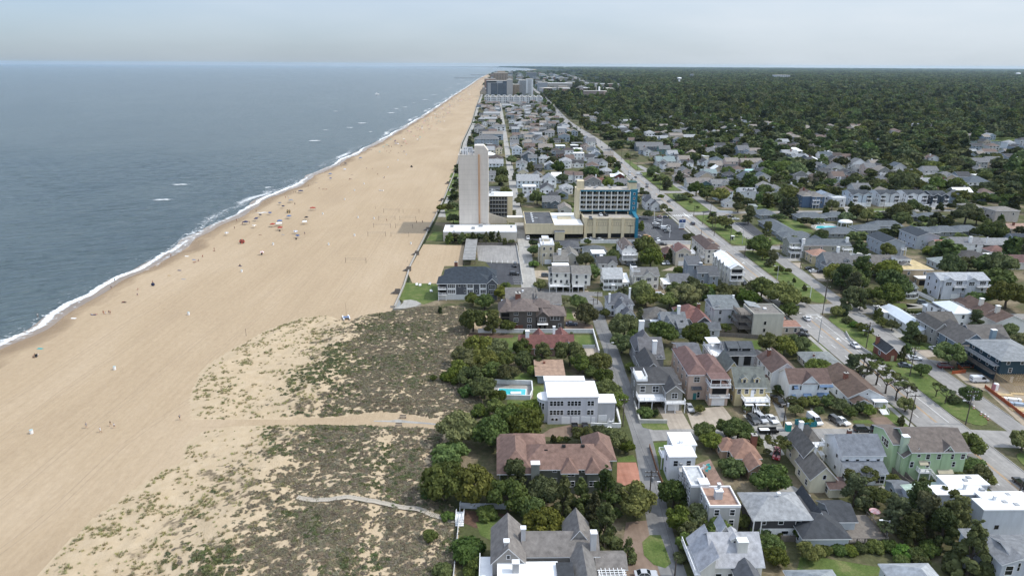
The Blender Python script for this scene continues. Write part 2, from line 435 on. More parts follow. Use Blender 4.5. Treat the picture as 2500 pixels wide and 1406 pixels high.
# breakers off the beach: (view, x, y, length m, depth m)
def breaker(fr,x,y,ln,dp,sl=.1):
 c=G(fr,x,y);nx,ny=26,6
 vs,th=[],[]
 for i in range(nx+1):
  u=i/nx*2-1
  for j in range(ny+1):
   v=j/ny*2-1
   vs.append((c.x+u*ln/2,c.y+v*dp/2+u*ln/2*sl+.6*math.sin(u*9),.05+.35*max(0,1-v*v)*(1-u*u)))
   th.append(max(0,(1-u*u)*1.1-(v+.1)**2*.9)*.85)
 fs=[(i*(ny+1)+j,(i+1)*(ny+1)+j,(i+1)*(ny+1)+j+1,i*(ny+1)+j+1)for i in range(nx)for j in range(ny)]
 me=bpy.data.meshes.new('breaking_wave');me.from_pydata(vs,[],fs);me.materials.append(FOAMS)
 at=me.attributes.new('thick','FLOAT','POINT');at.data.foreach_set('value',th)
 return tag(inst('breaking_wave',me),kind='stuff')
for q in[('n',398,488,16,7),('n',440,451,20,6,.05),('n',655,458,10,4,.2),('n',768,344,22,13),('n',855,312,16,9),('n',884,301,22,16),('n',905,322,10,6),('n',955,276,20,20),('n',968,266,18,14),('n',1038,244,26,22),('n',1090,221,26,30),('n',1120,206,40,40),('n',1100,216,30,40),('n',1128,195,60,60),('n',820,272,14,12),('n',795,318,10,5),('n',990,262,20,14),('n',1060,232,30,20),('n',1010,252,16,12),('n',640,520,12,3,.3),('n',1142,201,60,60)]:breaker(*q)
# town ground, lawns and paving (each sheet a little above the one below)
sheet('yard',[(-41.5,262.),(9.,262.),(-9.,200.),(-16.,150.),(-8.,100.),(-8.,60.),(420.,60.),(480.,600.),(330.,900.),(240.,1300.),(150.,1900.),(-30.,2200.),(-48.,2200.)]+[(x+2,y)for x,y in wall if 255<y<2200],.02,YARD)
AV=[(123.5,60.),(123.5,440.),(124.6,633.),(128.5,759.),(131.,933.)]+[tuple(P(*q)[:2])for q in[(1385,298),(1352,264),(1326,236),(1300,216),(1283,203)]]
AVs=smooth_line(AV,6)
ribbon('avenue',AVs,13.2,.06,ASPH)
FRs=smooth_line([(143.0,60.),(143.5,170.),(144.,240.),(146.,320.),(148.,400.),(150.5,470.),(151.,530.),(148.,600.),(140.,680.)],5)
ribbon('frontage_road',FRs,6.6,.064,ASPH)
LANE=smooth_line([(34.3,60.),(34.6,111.),(36.0,132.),(38.6,156.),(39.3,176.),(39.2,198.),(40.,222.),(40.,246.),(41.2,262.),(40.,274.),(30.,284.)],6)
ribbon('lane',LANE,5.2,.056,ASPHM)
ribbon('cross_street',[(37.,162.6),(43.,162.3),(76.,162.6),(106.,161.8),(118.,161.)],[8.,6,5.6,6,9],.052,ASPH)
ribbon('cross_street',[(116.,161.),(145.,158.),(175.,156.),(230.,154.)],[9.,9,8,6],.070,ASPH)
ribbon('cross_street',[(112.,263.),(130.,262.),(150.,262.),(170.,255.),(260.,249.),(340.,246.)],[7.,11,12,7,5.5,5.5],.070,ASPH)
ribbon('cross_street',[(128.,359.),(150.,360.),(200.,362.),(340.,370.)],[10,8,6,6],.070,ASPH)
ribbon('cross_street',[(127.,450.),(152.,452.),(175.,455.),(330.,462.)],[9,8,6,6],.070,ASPH)
ribbon('cross_street',[(126.,532.),(150.,532.),(200.,540.)],[10,8,6],.070,ASPH)
ribbon('cross_street',[(128.,640.),(150.,642.),(210.,650.)],[8,7,6],.070,ASPH)
ribbon('back_lane',[(14.5,284.),(15.2,365.),(14.,470.),(13.,620.),(12.,900.),(10.,1500.),(8.,2000.)],[7.2,6.6,6,6,6,6,6],.056,PAVG)
ribbon('back_lane',[(14.,288.),(30.,283.),(46.,281.)],6,.048,ASPHM)
ribbon('boardwalk',[(x+4.5,y)for x,y in wall if 400<y<5500],5.5,.05,PAVG)
# long wheel tracks left along the beach
TRK=M('wheel track sand',(.335,.255,.172),rough=.95,var=.12,scale=.5)
RT=random.Random(6)
for i,(x0,y0,x1,y1)in enumerate([(-120,60,-95,330),(-112,60,-80,260),(-150,120,-118,520),(-70,270,-60,700),(-95,210,-75,480),(-140,60,-128,260)]):
 ln=smooth_line([(x0+(x1-x0)*k/6+RT.uniform(-3,3),y0+(y1-y0)*k/6)for k in range(7)],8)
 for s in(-.8,.8):ribbon('wheel_track',[(x+s,y)for x,y in ln],.22,.006,TRK)
def kerb(line,off,name='kerb'):
 L_=[(x+off,y)for x,y in line if y<640]
 for a,b in zip(L_,L_[1:]):
  if any(q0<(a[1]+b[1])/2<q1 for q0,q1 in((153,169),(254,271),(352,367),(443,459),(525,540))):continue
  n=max(1,int((b[1]-a[1])/30))
  for k in range(n):
   p,q=(a[0]+(b[0]-a[0])*k/n,a[1]+(b[1]-a[1])*k/n),(a[0]+(b[0]-a[0])*(k+1)/n,a[1]+(b[1]-a[1])*(k+1)/n)
   mb=MB();mb.prism([(p[0]-.1,p[1]),(p[0]+.1,p[1]),(q[0]+.1,q[1]),(q[0]-.1,q[1])],0,.17);tag(mb.build(name,PAVG),kind='structure')
kerb(AVs,-6.75);kerb(AVs,6.75);kerb(FRs,3.45)
ribbon('sidewalk',[(x-8.2,y)for x,y in AVs if 165<y<640],1.5,.075,PAVG)
def tips(x0,x1,y0,y1,r=3):  # grass strip with rounded ends
 cx=(x0+x1)/2;rx=(x1-x0)/2;o=[]
 for k in range(9):a=math.pi*k/8;o.append((cx+rx*math.cos(a),y1-r*2+r*2*math.sin(a)))
 for k in range(9):a=math.pi+math.pi*k/8;o.append((cx+rx*math.cos(a),y0+r*2+r*2*math.sin(a)))
 return o
for x0,x1,y0,y1,r in[(130.6,139.6,166,254,4),(131.2,142.2,269,354,5),(131.5,144.5,365,445,3),(131.5,147,457,526,4),(132,147,538,634,4),(133,139,648,720,4),(132,139,60,152,4)]:
 mb=MB();mb.prism(tips(x0,x1,y0,y1,r),0,.14)
 tag(mb.build('grass_median',LAWN),kind='structure')
 # painted lines, parts of the avenue
def mark(pts,mat=PAINT,z=.078,name='lane_marking'):
 o=sheet(name,pts,z,mat,parent=bpy.data.objects['avenue']);return o
def avx(y):
 for(a,b),(c,d)in zip(AVs,AVs[1:]):
  if b<=y<=d:return a+(c-a)*(y-b)/(d-b)
 return AVs[-1][0]
def bar(x0,x1,y0,y1,mat=PAINT):return mark([(avx(y0)+x0,y0),(avx(y0)+x1,y0),(avx(y1)+x1,y1),(avx(y1)+x0,y1)],mat)
for y0,y1 in[(65,152),(168,254),(270,352),(366,440),(466,526),(540,632),(648,780)]:
 for s in(-.24,.12):bar(s,s+.13,y0,y1,PAINTY)
 bar(3.4,3.55,y0 if y0!=65 else 120,y1-2)if y0 in(168,270,366)else None
 y=y0+3
 while y<y1-4:
  bar(-3.45,-3.28,y,y+3.2)
  if y0 in(65,466,540,648):bar(3.3,3.46,y,y+3.2)
  y+=10
def arrow(x,y,turn):
 mark([(x-.12,y-1.6),(x+.12,y-1.6),(x+.12,y+.5),(x+.55,y+.5),(x,y+1.7),(x-.55,y+.5),(x-.12,y+.5)])
 if turn:mark([(x+.3*turn,y-.2),(x+1.0*turn,y-.45),(x+1.0*turn,y+.6),(x+.3*turn,y+.2)])
for y in(252,229,206):arrow(125.2,y,-1);arrow(128.4,y,1)
arrow(123.5+1.8,330,-1);arrow(132.5-7,300,-1)
for i in range(10):
 x=116.6+i*1.45;mark([(x,442.5),(x+.75,442.5),(x+.55,446),(x-.2,446)])
mark([(126.2,437),(126.9,437),(126.4,452),(125.8,452)])
for y in(256.5,352.8):mark([(117.2,y),(123.3,y),(123.3,y+.55),(117.2,y+.55)])
mark([(123.9,254.6),(130.,254.6),(130.,255.15),(123.9,255.15)])
def area(name,fr,pts,mat,z,**k):return sheet(name,[tuple(G(fr,*q)[:2])for q in pts],z,mat,**k)
area('lawn','m',[(1830,1062),(2085,1075),(2100,1190),(1985,1228),(1880,1215),(1790,1190)],LAWN,.06)
area('lawn','f',[(1050,940),(1280,960),(1290,1060),(1240,1080),(1090,1060),(1020,1010)],LAWN,.04)
area('lawn','f',[(1242,1085),(1420,1080),(1400,1200),(1330,1240),(1250,1240)],LAWN,.04)
area('lawn','f',[(980,1215),(1215,1225),(1330,1300),(1330,1420),(1000,1400)],LAWN,.04)
area('lawn','f',[(700,580),(900,590),(1120,590),(1160,660),(1050,740),(900,760),(760,660)],LAWN,.04)
area('lawn','f',[(1640,570),(1840,570),(1880,660),(1660,690)],LAWN,.04)
area('lawn','f',[(1590,300),(1640,320),(1680,420),(1580,410)],LAWN,.04)
area('lawn','f',[(740,320),(900,310),(900,380),(760,370)],LAWN,.04)
area('lawn','i',[(560,950),(760,900),(900,1000),(720,1120),(600,1060)],LAWN,.06)
area('lawn','i',[(960,980),(1230,880),(1480,930),(1440,1050),(1280,1130),(980,1130)],LAWN,.06)
area('lawn','i',[(1760,410),(1890,380),(1920,440),(1760,445)],LAWN,.06)
area('mulch_bed','i',[(440,845),(800,880),(900,940),(560,1000),(440,950)],MULCH,.044)
area('mulch_bed','f',[(470,540),(1060,570),(1040,600),(700,605),(520,600)],MULCH,.05)
area('lawn','j',[(290,320),(330,280),(550,262),(560,320),(420,330),(430,440),(460,620),(420,640)],LAWN,.044)
area('lawn','j',[(225,118),(440,110),(465,172),(330,172),(240,150)],LAWN,.074)
area('lawn','k',[(-160,1240),(60,1255),(500,1330),(900,1400),(900,1500),(-220,1500)],LAWN,.04)
area('lawn','k',[(290,90),(420,85),(465,118),(285,112)],LAWN,.05)
area('lawn','k',[(560,560),(640,640),(660,790),(600,720),(520,640)],LAWN,.05)
area('lawn','h',[(560,1130),(700,1090),(930,1370),(760,1360),(640,1260)],LAWN,.05)
area('lawn','h',[(780,505),(880,495),(1100,560),(1130,600),(940,605),(880,580)],LAWN,.05)
area('lawn','h',[(600,240),(760,205),(960,190),(800,160),(650,150)],LAWN,.05)
area('lawn','h',[(1020,150),(1290,170),(1310,205),(1100,200)],LAWN,.05)
area('lawn','g',[(1230,560),(1330,555),(1320,650),(1250,640)],LAWN,.05)
area('lawn','g',[(1700,570),(1880,590),(1990,720),(1880,700),(1760,640)],LAWN,.05)
area('lawn','d',[(1640,560),(1850,570),(2020,690),(1850,690),(1690,620)],LAWN,.05)
area('lawn','d',[(1370,410),(1580,390),(1620,470),(1440,470)],LAWN,.05)
area('lawn','d',[(1530,740),(1740,740),(1780,810),(1590,815)],LAWN,.05)
area('lawn','e',[(830,530),(1200,540),(1210,565),(820,570)],LAWN,.05)
area('lawn','e',[(460,410),(640,405),(650,425),(470,428)],LAWN,.08)
area('lawn','c',[(1530,490),(1660,480),(1660,560),(1570,580)],LAWN,.05)
area('lawn','c',[(165,860),(240,770),(330,770),(335,860)],LAWN,.06)
area('lawn','c',[(345,500),(495,490),(495,690),(440,690),(370,640)],LAWN,.06)
for x0,y0 in[(400,200),(385,260),(375,310),(365,380),(440,120)]:area('lawn','c',[(x0+20,y0-20),(495,y0-20),(495,y0+25),(x0,y0+25)],LAWN,.06)
# paving
area('driveway','g',[(385,1160),(600,1180),(705,1372),(497,1365)],PAVC,.050)
area('driveway','g',[(640,1160),(700,1240),(800,1170),(980,1150),(1110,1320),(1090,1380),(712,1372)],PAVC,.046)
area('driveway','g',[(1160,1230),(1470,1240),(1540,1380),(1270,1360)],PAVG,.050)
area('driveway','g',[(1400,1040),(1500,1060),(1560,1280),(1500,1290)],ASPHM,.046)
area('gravel_parking','g',[(1560,1290),(2130,1290),(2220,1390),(1540,1390)],PAVS,.046)
area('garden_path','g',[(1765,1170),(1785,1165),(1860,1290),(1820,1290)],PAVG,.062)
area('driveway','h',[(480,1250),(640,1240),(740,1330),(620,1380),(540,1310)],PAVB,.062)
area('driveway','i',[(1190,160),(1400,120),(1530,150),(1540,180),(1440,200),(1330,240),(1090,225)],PAVB,.046)
area('driveway','i',[(1755,445),(1915,445),(1985,690),(1750,700)],PAVR,.046)
area('driveway','i',[(1830,950),(2060,930),(2090,1010),(2060,1100),(1990,1160),(2080,1300),(2180,1380),(2180,1500),(1820,1500),(1790,1200)],PAVB,.046)
area('planting_island','j',[(235,1120),(300,1060),(390,1060),(480,1300),(430,1340),(330,1310),(250,1230)],LAWN,.09)
area('driveway','f',[(1565,440),(1600,420),(1850,470),(1860,530),(1570,520)],PAVB,.046)
area('driveway','f',[(1760,700),(1880,690),(1915,765),(1800,810)],PAVC,.046)
area('driveway','f',[(1540,1010),(1850,1010),(1900,1060),(1830,1080),(1620,1080),(1550,1075)],PAVG,.046)
area('driveway','f',[(1640,130),(1800,120),(1850,200),(1680,210)],PAVS,.046)
area('driveway','f',[(1635,335),(1720,330),(1720,400),(1660,405)],PAVS,.046)
area('driveway','c',[(1240,1160),(1400,1160),(1420,1260),(1260,1230)],PAVS,.04)
area('parking_lot','c',[(680,905),(1090,905),(1112,1090),(780,1075),(690,1060)],ASPH,.044)
area('parking_lot','c',[(770,1078),(1112,1092),(1145,1305),(890,1300),(860,1180)],ASPHD,.050)
area('sand_lot','c',[(140,895),(550,910),(535,1115),(350,1115),(290,1290),(30,1290),(-20,1180)],SAND,.046)
area('service_yard','c',[(1075,690),(1165,700),(1190,840),(1500,838),(2330,835),(2330,872),(1540,868),(1090,885)],ASPHD,.050)
area('hotel_parking','d',[(225,788),(240,560),(270,525),(440,528),(590,560),(660,640),(770,715),(690,790)],ASPHD,.054)
area('driveway','e',[(780,1265),(1030,1268),(1060,1300),(800,1305)],PAVG,.05)
area('driveway','e',[(220,385),(420,380),(440,415),(230,432)],PAVG,.05)
area('driveway','e',[(640,380),(1060,385),(1060,410),(660,420)],PAVG,.05)
area('driveway','h',[(605,395),(760,395),(830,480),(740,488)],PAVG,.05)
area('driveway','h',[(890,600),(1090,600),(1120,660),(1000,680)],PAVC,.05)
area('driveway','h',[(1010,690),(1250,720),(1250,770),(1110,775)],PAVG,.05)
area('building_site','h',[(1270,810),(1600,820),(1960,900),(1960,1340),(1760,1150),(1600,1000),(1400,920)],PAVS,.05)
area('driveway','d',[(1660,940),(1870,940),(1880,980),(1720,985)],PAVG,.05)
area('driveway','d',[(1760,1000),(1880,1000),(1890,1050),(1830,1060)],PAVC,.05)
area('driveway','d',[(1970,1090),(2100,1100),(2140,1190),(2060,1180)],PAVC,.05)
area('motel_parking','d',[(1200,590),(1360,590),(1530,730),(1440,760)],ASPHD,.075)
area('driveway','d',[(760,400),(850,430),(980,490),(900,500)],ASPHD,.075)
area('driveway','d',[(590,1040),(740,1040),(720,1080),(470,1080)],PAVC,.05)
area('driveway','d',[(240,1080),(420,1260),(520,1340),(430,1340)],PAVB,.05)
area('driveway','d',[(190,790),(770,800),(760,880),(600,860),(460,850)],PAVC,.05)
area('patio','k',[(500,650),(540,640),(600,705),(560,708)],PAVG,.06)
area('sidewalk','g',[(1100,1366),(1500,1395),(1560,1400),(1560,1392),(1500,1386)],PAVG,.084)
area('driveway','k',[(90,262),(260,262),(290,295),(100,295)],PAVG,.054)
area('driveway','k',[(400,270),(560,262),(590,350),(540,330)],PAVG,.054)
area('driveway','j',[(1250,260),(1370,260),(1440,380),(1360,400),(1290,370)],PAVG,.054)
area('driveway','j',[(1380,690),(1500,640),(1660,720),(1660,830),(1430,780)],PAVG,.054)
area('beach_path','p',[(-40,85),(700,82),(1100,95),(1400,80),(1700,85),(2060,110),(2060,175),(1700,135),(1400,125),(1000,135),(600,128),(-40,150)],SAND,.03)
area('concrete_path','p',[(1430,92),(1570,90),(1640,82),(1720,95),(1900,110),(2050,130),(2050,140),(1880,122),(1680,110),(1600,106),(1430,100)],PAVG,.05)
# ------------------------------------------------------------------ dunes
def poly_mask(pts,X,Y):
 inside=np.zeros(X.shape,bool);n=len(pts)
 for i in range(n):
  (x0,y0),(x1,y1)=pts[i],pts[(i+1)%n]
  if y0==y1:continue
  c=((Y>y0)!=(Y>y1))&(X<(x1-x0)*(Y-y0)/(y1-y0)+x0)
  inside^=c
 return inside
DU=[tuple(P(*q)[:2])for q in[(470,1022),(468,965),(495,900),(560,858),(650,808),(735,776),(800,772),(850,790),(880,772),(958,760),(1000,752),(1130,742),(1150,800),(1120,900),(1165,960),(1180,985),(1150,1005),(1095,1028),(1000,1010),(930,1004),(800,1018),(650,1022),(560,1024)]]
DL=[tuple(P(*q)[:2])for q in[(455,1085),(500,1055),(560,1042),(700,1038),(900,1040),(1050,1045),(1090,1050),(1075,1090),(1060,1200),(1120,1255),(1112,1406),(1095,1560),(60,1560),(95,1400),(215,1280),(330,1195),(400,1150),(450,1130)]]
_g=np.random.default_rng(5).random((5,64,64))
def vnoise(X,Y,s,k=0):
 u,v=X/s,Y/s
 i,j=np.floor(u).astype(int),np.floor(v).astype(int);a,c=u-i,v-j
 a=a*a*(3-2*a);c=c*c*(3-2*c);g=_g[k]
 w=lambda p,q:g[p%64,q%64]
 return(w(i,j)*(1-a)+w(i+1,j)*a)*(1-c)+(w(i,j+1)*(1-a)+w(i+1,j+1)*a)*c
def fbm(X,Y,s,k=0):return(vnoise(X,Y,s,k)*.5+vnoise(X+9,Y,s/2.1,(k+1)%5)*.28+vnoise(X,Y+5,s/4.3,(k+2)%5)*.22)
def dist_in(pts,X,Y):
 d=np.full(X.shape,1e9)
 for i in range(len(pts)):
  (x0,y0),(x1,y1)=pts[i],pts[(i+1)%len(pts)]
  l2=(x1-x0)**2+(y1-y0)**2
  t=np.clip(((X-x0)*(x1-x0)+(Y-y0)*(y1-y0))/max(l2,1e-6),0,1)
  d=np.minimum(d,np.hypot(X-x0-t*(x1-x0),Y-y0-t*(y1-y0)))
 return d
def dune_field(X,Y):
 """height, plant cover 0..1 and how far inland 0..1 at ground points"""
 iu,il=poly_mask(DU,X,Y),poly_mask(DL,X,Y)
 d=np.where(iu,dist_in(DU,X,Y),np.where(il,dist_in(DL,X,Y),0.))
 edge=np.clip(d/5.,0,1)
 ridge=np.exp(-((X+55)/9)**2)*1.5+np.exp(-((X+33)/8)**2)*1.0
 h=edge*(.3+ridge*(.5+fbm(X,Y,16,1))+1.1*(fbm(X,Y,9,2)-.35)+.35*(fbm(X,Y,2.6,3)-.5))
 inland=np.clip((X+78)/45.,0,1)
 patch=fbm(X,Y,11,0);fine=fbm(X,Y,3.2,4)
 cover=np.clip((inland*1.2+(patch-.5)*1.6+(fine-.5)*1.5),0,1)
 vein=np.abs(fbm(X*.8,Y*1.5,3.4,2)-.5);cover*=np.clip((vein-.018-.03*(1-inland))/.04,0,1)
 cover*=1-.85*np.exp(-((X+29.5+(Y-150)*.12+3*(patch-.5))/2.6)**2)*(Y<168)  # bare blow-outs running along the shore
 cover*=1-.6*np.exp(-((X+17+(Y-150)*.1+3*(fine-.5))/1.8)**2)*(Y<172)
 cover*=1-.8*np.exp(-((X+52+5*(patch-.5))/2.5)**2)*(Y>185)*(Y<215)
 return h,np.where(iu|il,cover,0),inland,iu|il,edge
xs,ys=np.arange(-96,13,.8),np.arange(92,266,.8)
GX,GY=np.meshgrid(xs,ys)
dh,dcov,dinl,din,dedge=dune_field(GX,GY)
nx,ny=len(xs),len(ys)
idx=np.arange(nx*ny).reshape(ny,nx)
keep=din[:-1,:-1]|din[1:,:-1]|din[:-1,1:]|din[1:,1:]
q=np.stack([idx[:-1,:-1],idx[:-1,1:],idx[1:,1:],idx[1:,:-1]],-1)[keep]
me=bpy.data.meshes.new('dunes')
me.from_pydata(np.stack([GX,GY,np.where(din,.045+np.maximum(dh,0),.006)],-1).reshape(-1,3).tolist(),[],q.tolist())
bm_=bmesh.new();bm_.from_mesh(me)
at=me.attributes.new('cover','FLOAT','POINT');at.data.foreach_set('value',dcov.reshape(-1).astype(np.float32))
bm_.free()
scatter_smooth(me)
m,N,L,b=new_mat('dune_sand');p=wpos(N);b.inputs['Roughness'].default_value=.95;b.inputs['Specular IOR Level'].default_value=.1
base=ramp(N,L,noise(N,L,p,.35,6,.65),[(.3,(.42,.325,.21)),(.7,(.50,.40,.275))])
at=N.new('ShaderNodeAttribute');at.attribute_name='cover'
litter=ramp(N,L,noise(N,L,p,1.2,5),[(.3,(.135,.105,.070)),(.7,(.21,.17,.115))])
f=mrange(N,L,mathn(N,L,'ADD',at.outputs['Fac'],mathn(N,L,'MULTIPLY',mathn(N,L,'SUBTRACT',noise(N,L,p,.9,5,.7),.5),1.3)),.45,.8)
L.new(mixc(N,L,f,base,litter),b.inputs['Base Color'])
bump_in(N,L,b,noise(N,L,p,1.3,5,.7),.7,.3)
me.materials.append(m)
tag(inst('dunes',me),kind='structure')
def zdune(x,y):
 h,c,i,d,e=dune_field(np.array([x]),np.array([y]))
 return float(.045+max(h[0],0))if d[0]else 0.0
 # ------------------------------------------------------------------ plants
def leaf_mat(name,lo,hi,tint=.42):
 m,N,L,b=new_mat(name);b.inputs['Roughness'].default_value=.7;b.inputs['Specular IOR Level'].default_value=.15
 t=N.new('ShaderNodeTexCoord');oi=N.new('ShaderNodeObjectInfo')
 f=noise(N,L,t.outputs['Object'],2.6,3,.6)
 c=ramp(N,L,f,[(.3,lo),(.7,hi)])
 hs=N.new('ShaderNodeHueSaturation')
 L.new(c,hs.inputs['Color'])
 L.new(mrange(N,L,oi.outputs['Random'],0,1,.46,.53),hs.inputs['Hue'])
 r2=mathn(N,L,'FRACT',mathn(N,L,'MULTIPLY',oi.outputs['Random'],17.31))
 L.new(mrange(N,L,r2,0,1,1-tint,1+tint),hs.inputs['Value'])
 r3=mathn(N,L,'FRACT',mathn(N,L,'MULTIPLY',oi.outputs['Random'],41.7))
 L.new(mrange(N,L,r3,0,1,.75,1.1),hs.inputs['Saturation'])
 L.new(hs.outputs['Color'],b.inputs['Base Color'])
 tr=N.new('ShaderNodeBsdfTranslucent');L.new(hs.outputs['Color'],tr.inputs['Color'])
 ms=N.new('ShaderNodeMixShader');ms.inputs['Fac'].default_value=.25
 L.new(b.outputs['BSDF'],ms.inputs[1]);L.new(tr.outputs['BSDF'],ms.inputs[2])
 L.new(ms.outputs['Shader'],N['Material Output'].inputs['Surface'])
 return m
LEAF_OAK=leaf_mat('oak_leaves',(.070,.098,.026),(.190,.222,.056))
LEAF_PINE=leaf_mat('pine_needles',(.052,.070,.026),(.138,.158,.052))
LEAF_BUSH=leaf_mat('bush_leaves',(.064,.105,.024),(.150,.200,.048))
LEAF_FOREST=leaf_mat('forest_leaves',(.042,.064,.020),(.135,.160,.046),.6)
BARK=M('bark',(.075,.062,.050),rough=.95,var=.3,scale=3)
def leaf_cloud(centers,radii,nleaf,size,seed,flat=1.0,up=.35,aspect=1.0):
 """leaf-sized quads over the outer sides of many small clumps; returns verts (n*4, 3)"""
 r=np.random.default_rng(seed)
 k=r.integers(0,len(centers),nleaf)if np.isscalar(radii)else r.choice(len(centers),nleaf,p=np.array(radii)**2/np.sum(np.array(radii)**2))
 rr=np.full(len(centers),radii)if np.isscalar(radii)else np.array(radii)
 d=r.normal(size=(nleaf,3));d[:,2]+=up;d/=np.linalg.norm(d,axis=1)[:,None]
 pos=np.array(centers)[k]+d*rr[k][:,None]*r.uniform(.72,1.08,(nleaf,1))*np.array([1,1,flat])
 nrm=d+r.normal(size=(nleaf,3))*.55;nrm/=np.linalg.norm(nrm,axis=1)[:,None]
 a=np.cross(nrm,r.normal(size=(nleaf,3)));a/=np.linalg.norm(a,axis=1)[:,None]
 b=np.cross(nrm,a)
 s=size*r.uniform(.6,1.35,(nleaf,1))
 a,b=a*s,b*s*aspect
 q=np.stack([pos-a-b*.6,pos+a*.8-b,pos+a+b*.7,pos-a*.7+b],1)
 return q.reshape(-1,3)
def crown_mesh(name,kind,seed,n,leaf,mat,core=True):
 r=np.random.default_rng(seed);C,R=[],[]
 if kind=='oak':
  for i in range(34):
   u=r.uniform(0,2*np.pi);e=np.arcsin(r.uniform(-.25,1));rad_=r.uniform(.55,.82)
   C.append((rad_*np.cos(e)*np.cos(u),rad_*np.cos(e)*np.sin(u),rad_*np.sin(e)*.62));R.append(r.uniform(.17,.33))
 elif kind=='pine':
  for i in range(40):
   z=r.uniform(-.75,.95);w=(.95-.5*(z+.75)/1.7)*r.uniform(.35,.8);u=r.uniform(0,2*np.pi)
   C.append((w*np.cos(u),w*np.sin(u),z));R.append(r.uniform(.14,.27))
 elif kind=='cedar':
  for i in range(40):
   z=r.uniform(-1.,1.15);w=(1.0-(z+1.0)/2.3)*.8*r.uniform(.6,1);u=r.uniform(0,2*np.pi)
   C.append((w*np.cos(u),w*np.sin(u),z));R.append(r.uniform(.13,.24)*(1.15-(z+1)/3))
 elif kind=='bush':
  for i in range(26):
   u=r.uniform(0,2*np.pi);e=np.arcsin(r.uniform(0,1));rad_=r.uniform(.5,.78)
   C.append((rad_*np.cos(e)*np.cos(u),rad_*np.cos(e)*np.sin(u),rad_*np.sin(e)*.75-.25));R.append(r.uniform(.2,.34))
 elif kind=='airy':
  for i in range(16):
   u=r.uniform(0,2*np.pi);e=np.arcsin(r.uniform(.1,1));rad_=r.uniform(.6,.95)
   C.append((rad_*np.cos(e)*np.cos(u),rad_*np.cos(e)*np.sin(u),rad_*np.sin(e)*.55));R.append(r.uniform(.14,.26))
 v=leaf_cloud(C,R,n,leaf,seed+1,flat=.55 if kind in('pine','airy')else.8)
 nq=n
 fs=[(4*i,4*i+1,4*i+2,4*i+3)for i in range(nq)]
 vs=v.tolist()
 if core and kind!='airy':  # the shaded inner mass of twigs and leaves
  mb=MB()
  for c,rr in zip(C,R):mb.ball((c[0]*.82,c[1]*.82,c[2]*.82-.03),rr*.85,6,4)
  k=len(vs);vs+=[tuple(q)for q in mb.v];fs+=[tuple(i+k for i in f)for f in mb.f]
 me=bpy.data.meshes.new(name);me.from_pydata(vs,[],fs);me.materials.append(mat)
 return me
def trunk_mesh(name,h,limbs,seed,spread=.55,r0=.055,bare=False):
 """unit tree: height h of the fork, limbs reaching into the crown (crown radius 1)"""
 r=random.Random(seed);mb=MB()
 mb.tube((0,0,0),(.03,.02,h*.55),r0*1.35,r0,7,cap=False);mb.tube((.03,.02,h*.55),(0,0,h),r0,r0*.8,7,cap=False)
 for i in range(limbs):
  u=2*math.pi*i/limbs+r.uniform(-.4,.4);z0=h*r.uniform(.6,1)
  a=(0,0,z0);b=(spread*.6*math.cos(u),spread*.6*math.sin(u),h+r.uniform(.1,.35));c=(spread*1.2*math.cos(u+.3),spread*1.2*math.sin(u+.3),h+r.uniform(.35,.8))
  mb.tube(a,b,r0*.55,r0*.38,5,cap=False);mb.tube(b,c,r0*.38,r0*.15,4,cap=False)
  if bare:
   for k in range(3):
    w=u+r.uniform(-1,1);mb.tube(b,(b[0]+.5*math.cos(w),b[1]+.5*math.sin(w),b[2]+r.uniform(.1,.5)),r0*.3,r0*.1,4,cap=False)
 return mb.mesh(name,BARK)
NL={'oak':3600,'pine':3400,'cedar':3400,'bush':3000,'airy':1300}
LM={'oak':LEAF_OAK,'pine':LEAF_PINE,'cedar':LEAF_PINE,'bush':LEAF_BUSH,'airy':LEAF_PINE}
CROWN={k:[crown_mesh('crown',k,40+7*i+j,NL[k],{'oak':.05,'pine':.046,'cedar':.044,'bush':.054,'airy':.055}[k],LM[k])for i in range(4 if k=='oak' else 3)]for j,k in enumerate(NL)}
TRUNK={'oak':trunk_mesh('trunk',.75,5,1),'pine':trunk_mesh('trunk',1.2,6,2,.4,.045),'cedar':trunk_mesh('trunk',.9,4,3,.3,.05),'bush':trunk_mesh('trunk',.3,5,4,.5,.03),'airy':trunk_mesh('trunk',1.05,7,5,.8,.055,True)}
# unit proportions: crown radius 1 horizontally; crown centre height above ground and vertical crown stretch
PROP={'oak':(.82,1.12),'pine':(1.15,1.1),'cedar':(1.1,1.1),'bush':(.5,1.0),'airy':(1.5,.8)}
def tree(fr,x,y,w,kind='oak',sx=1.0):
 X,Y=px(fr,x,y);wpx=w/FR[fr][2]
 z=3.0;g=P(X,Y,z)
 for _ in range(3):
  v=cam_rot.transposed()@(g-Vector((0,0,CAM_H)));R=(1.3 if kind=='airy' else 1.2)*wpx/(FPX/-v.z)/2
  z=PROP[kind][0]*R*.93;g=P(X,Y,z)
 return dict(x=g.x,y=g.y,R=R,kind=kind)
TREES=[]
def T(fr,kind,*lst):
 for q in lst:
  t=tree(fr,q[0],q[1],q[2],q[3]if len(q)>3 else kind)
  if any(math.hypot(t['x']-o['x'],t['y']-o['y'])<.42*(t['R']+o['R'])for o in TREES):continue
  TREES.append(t)
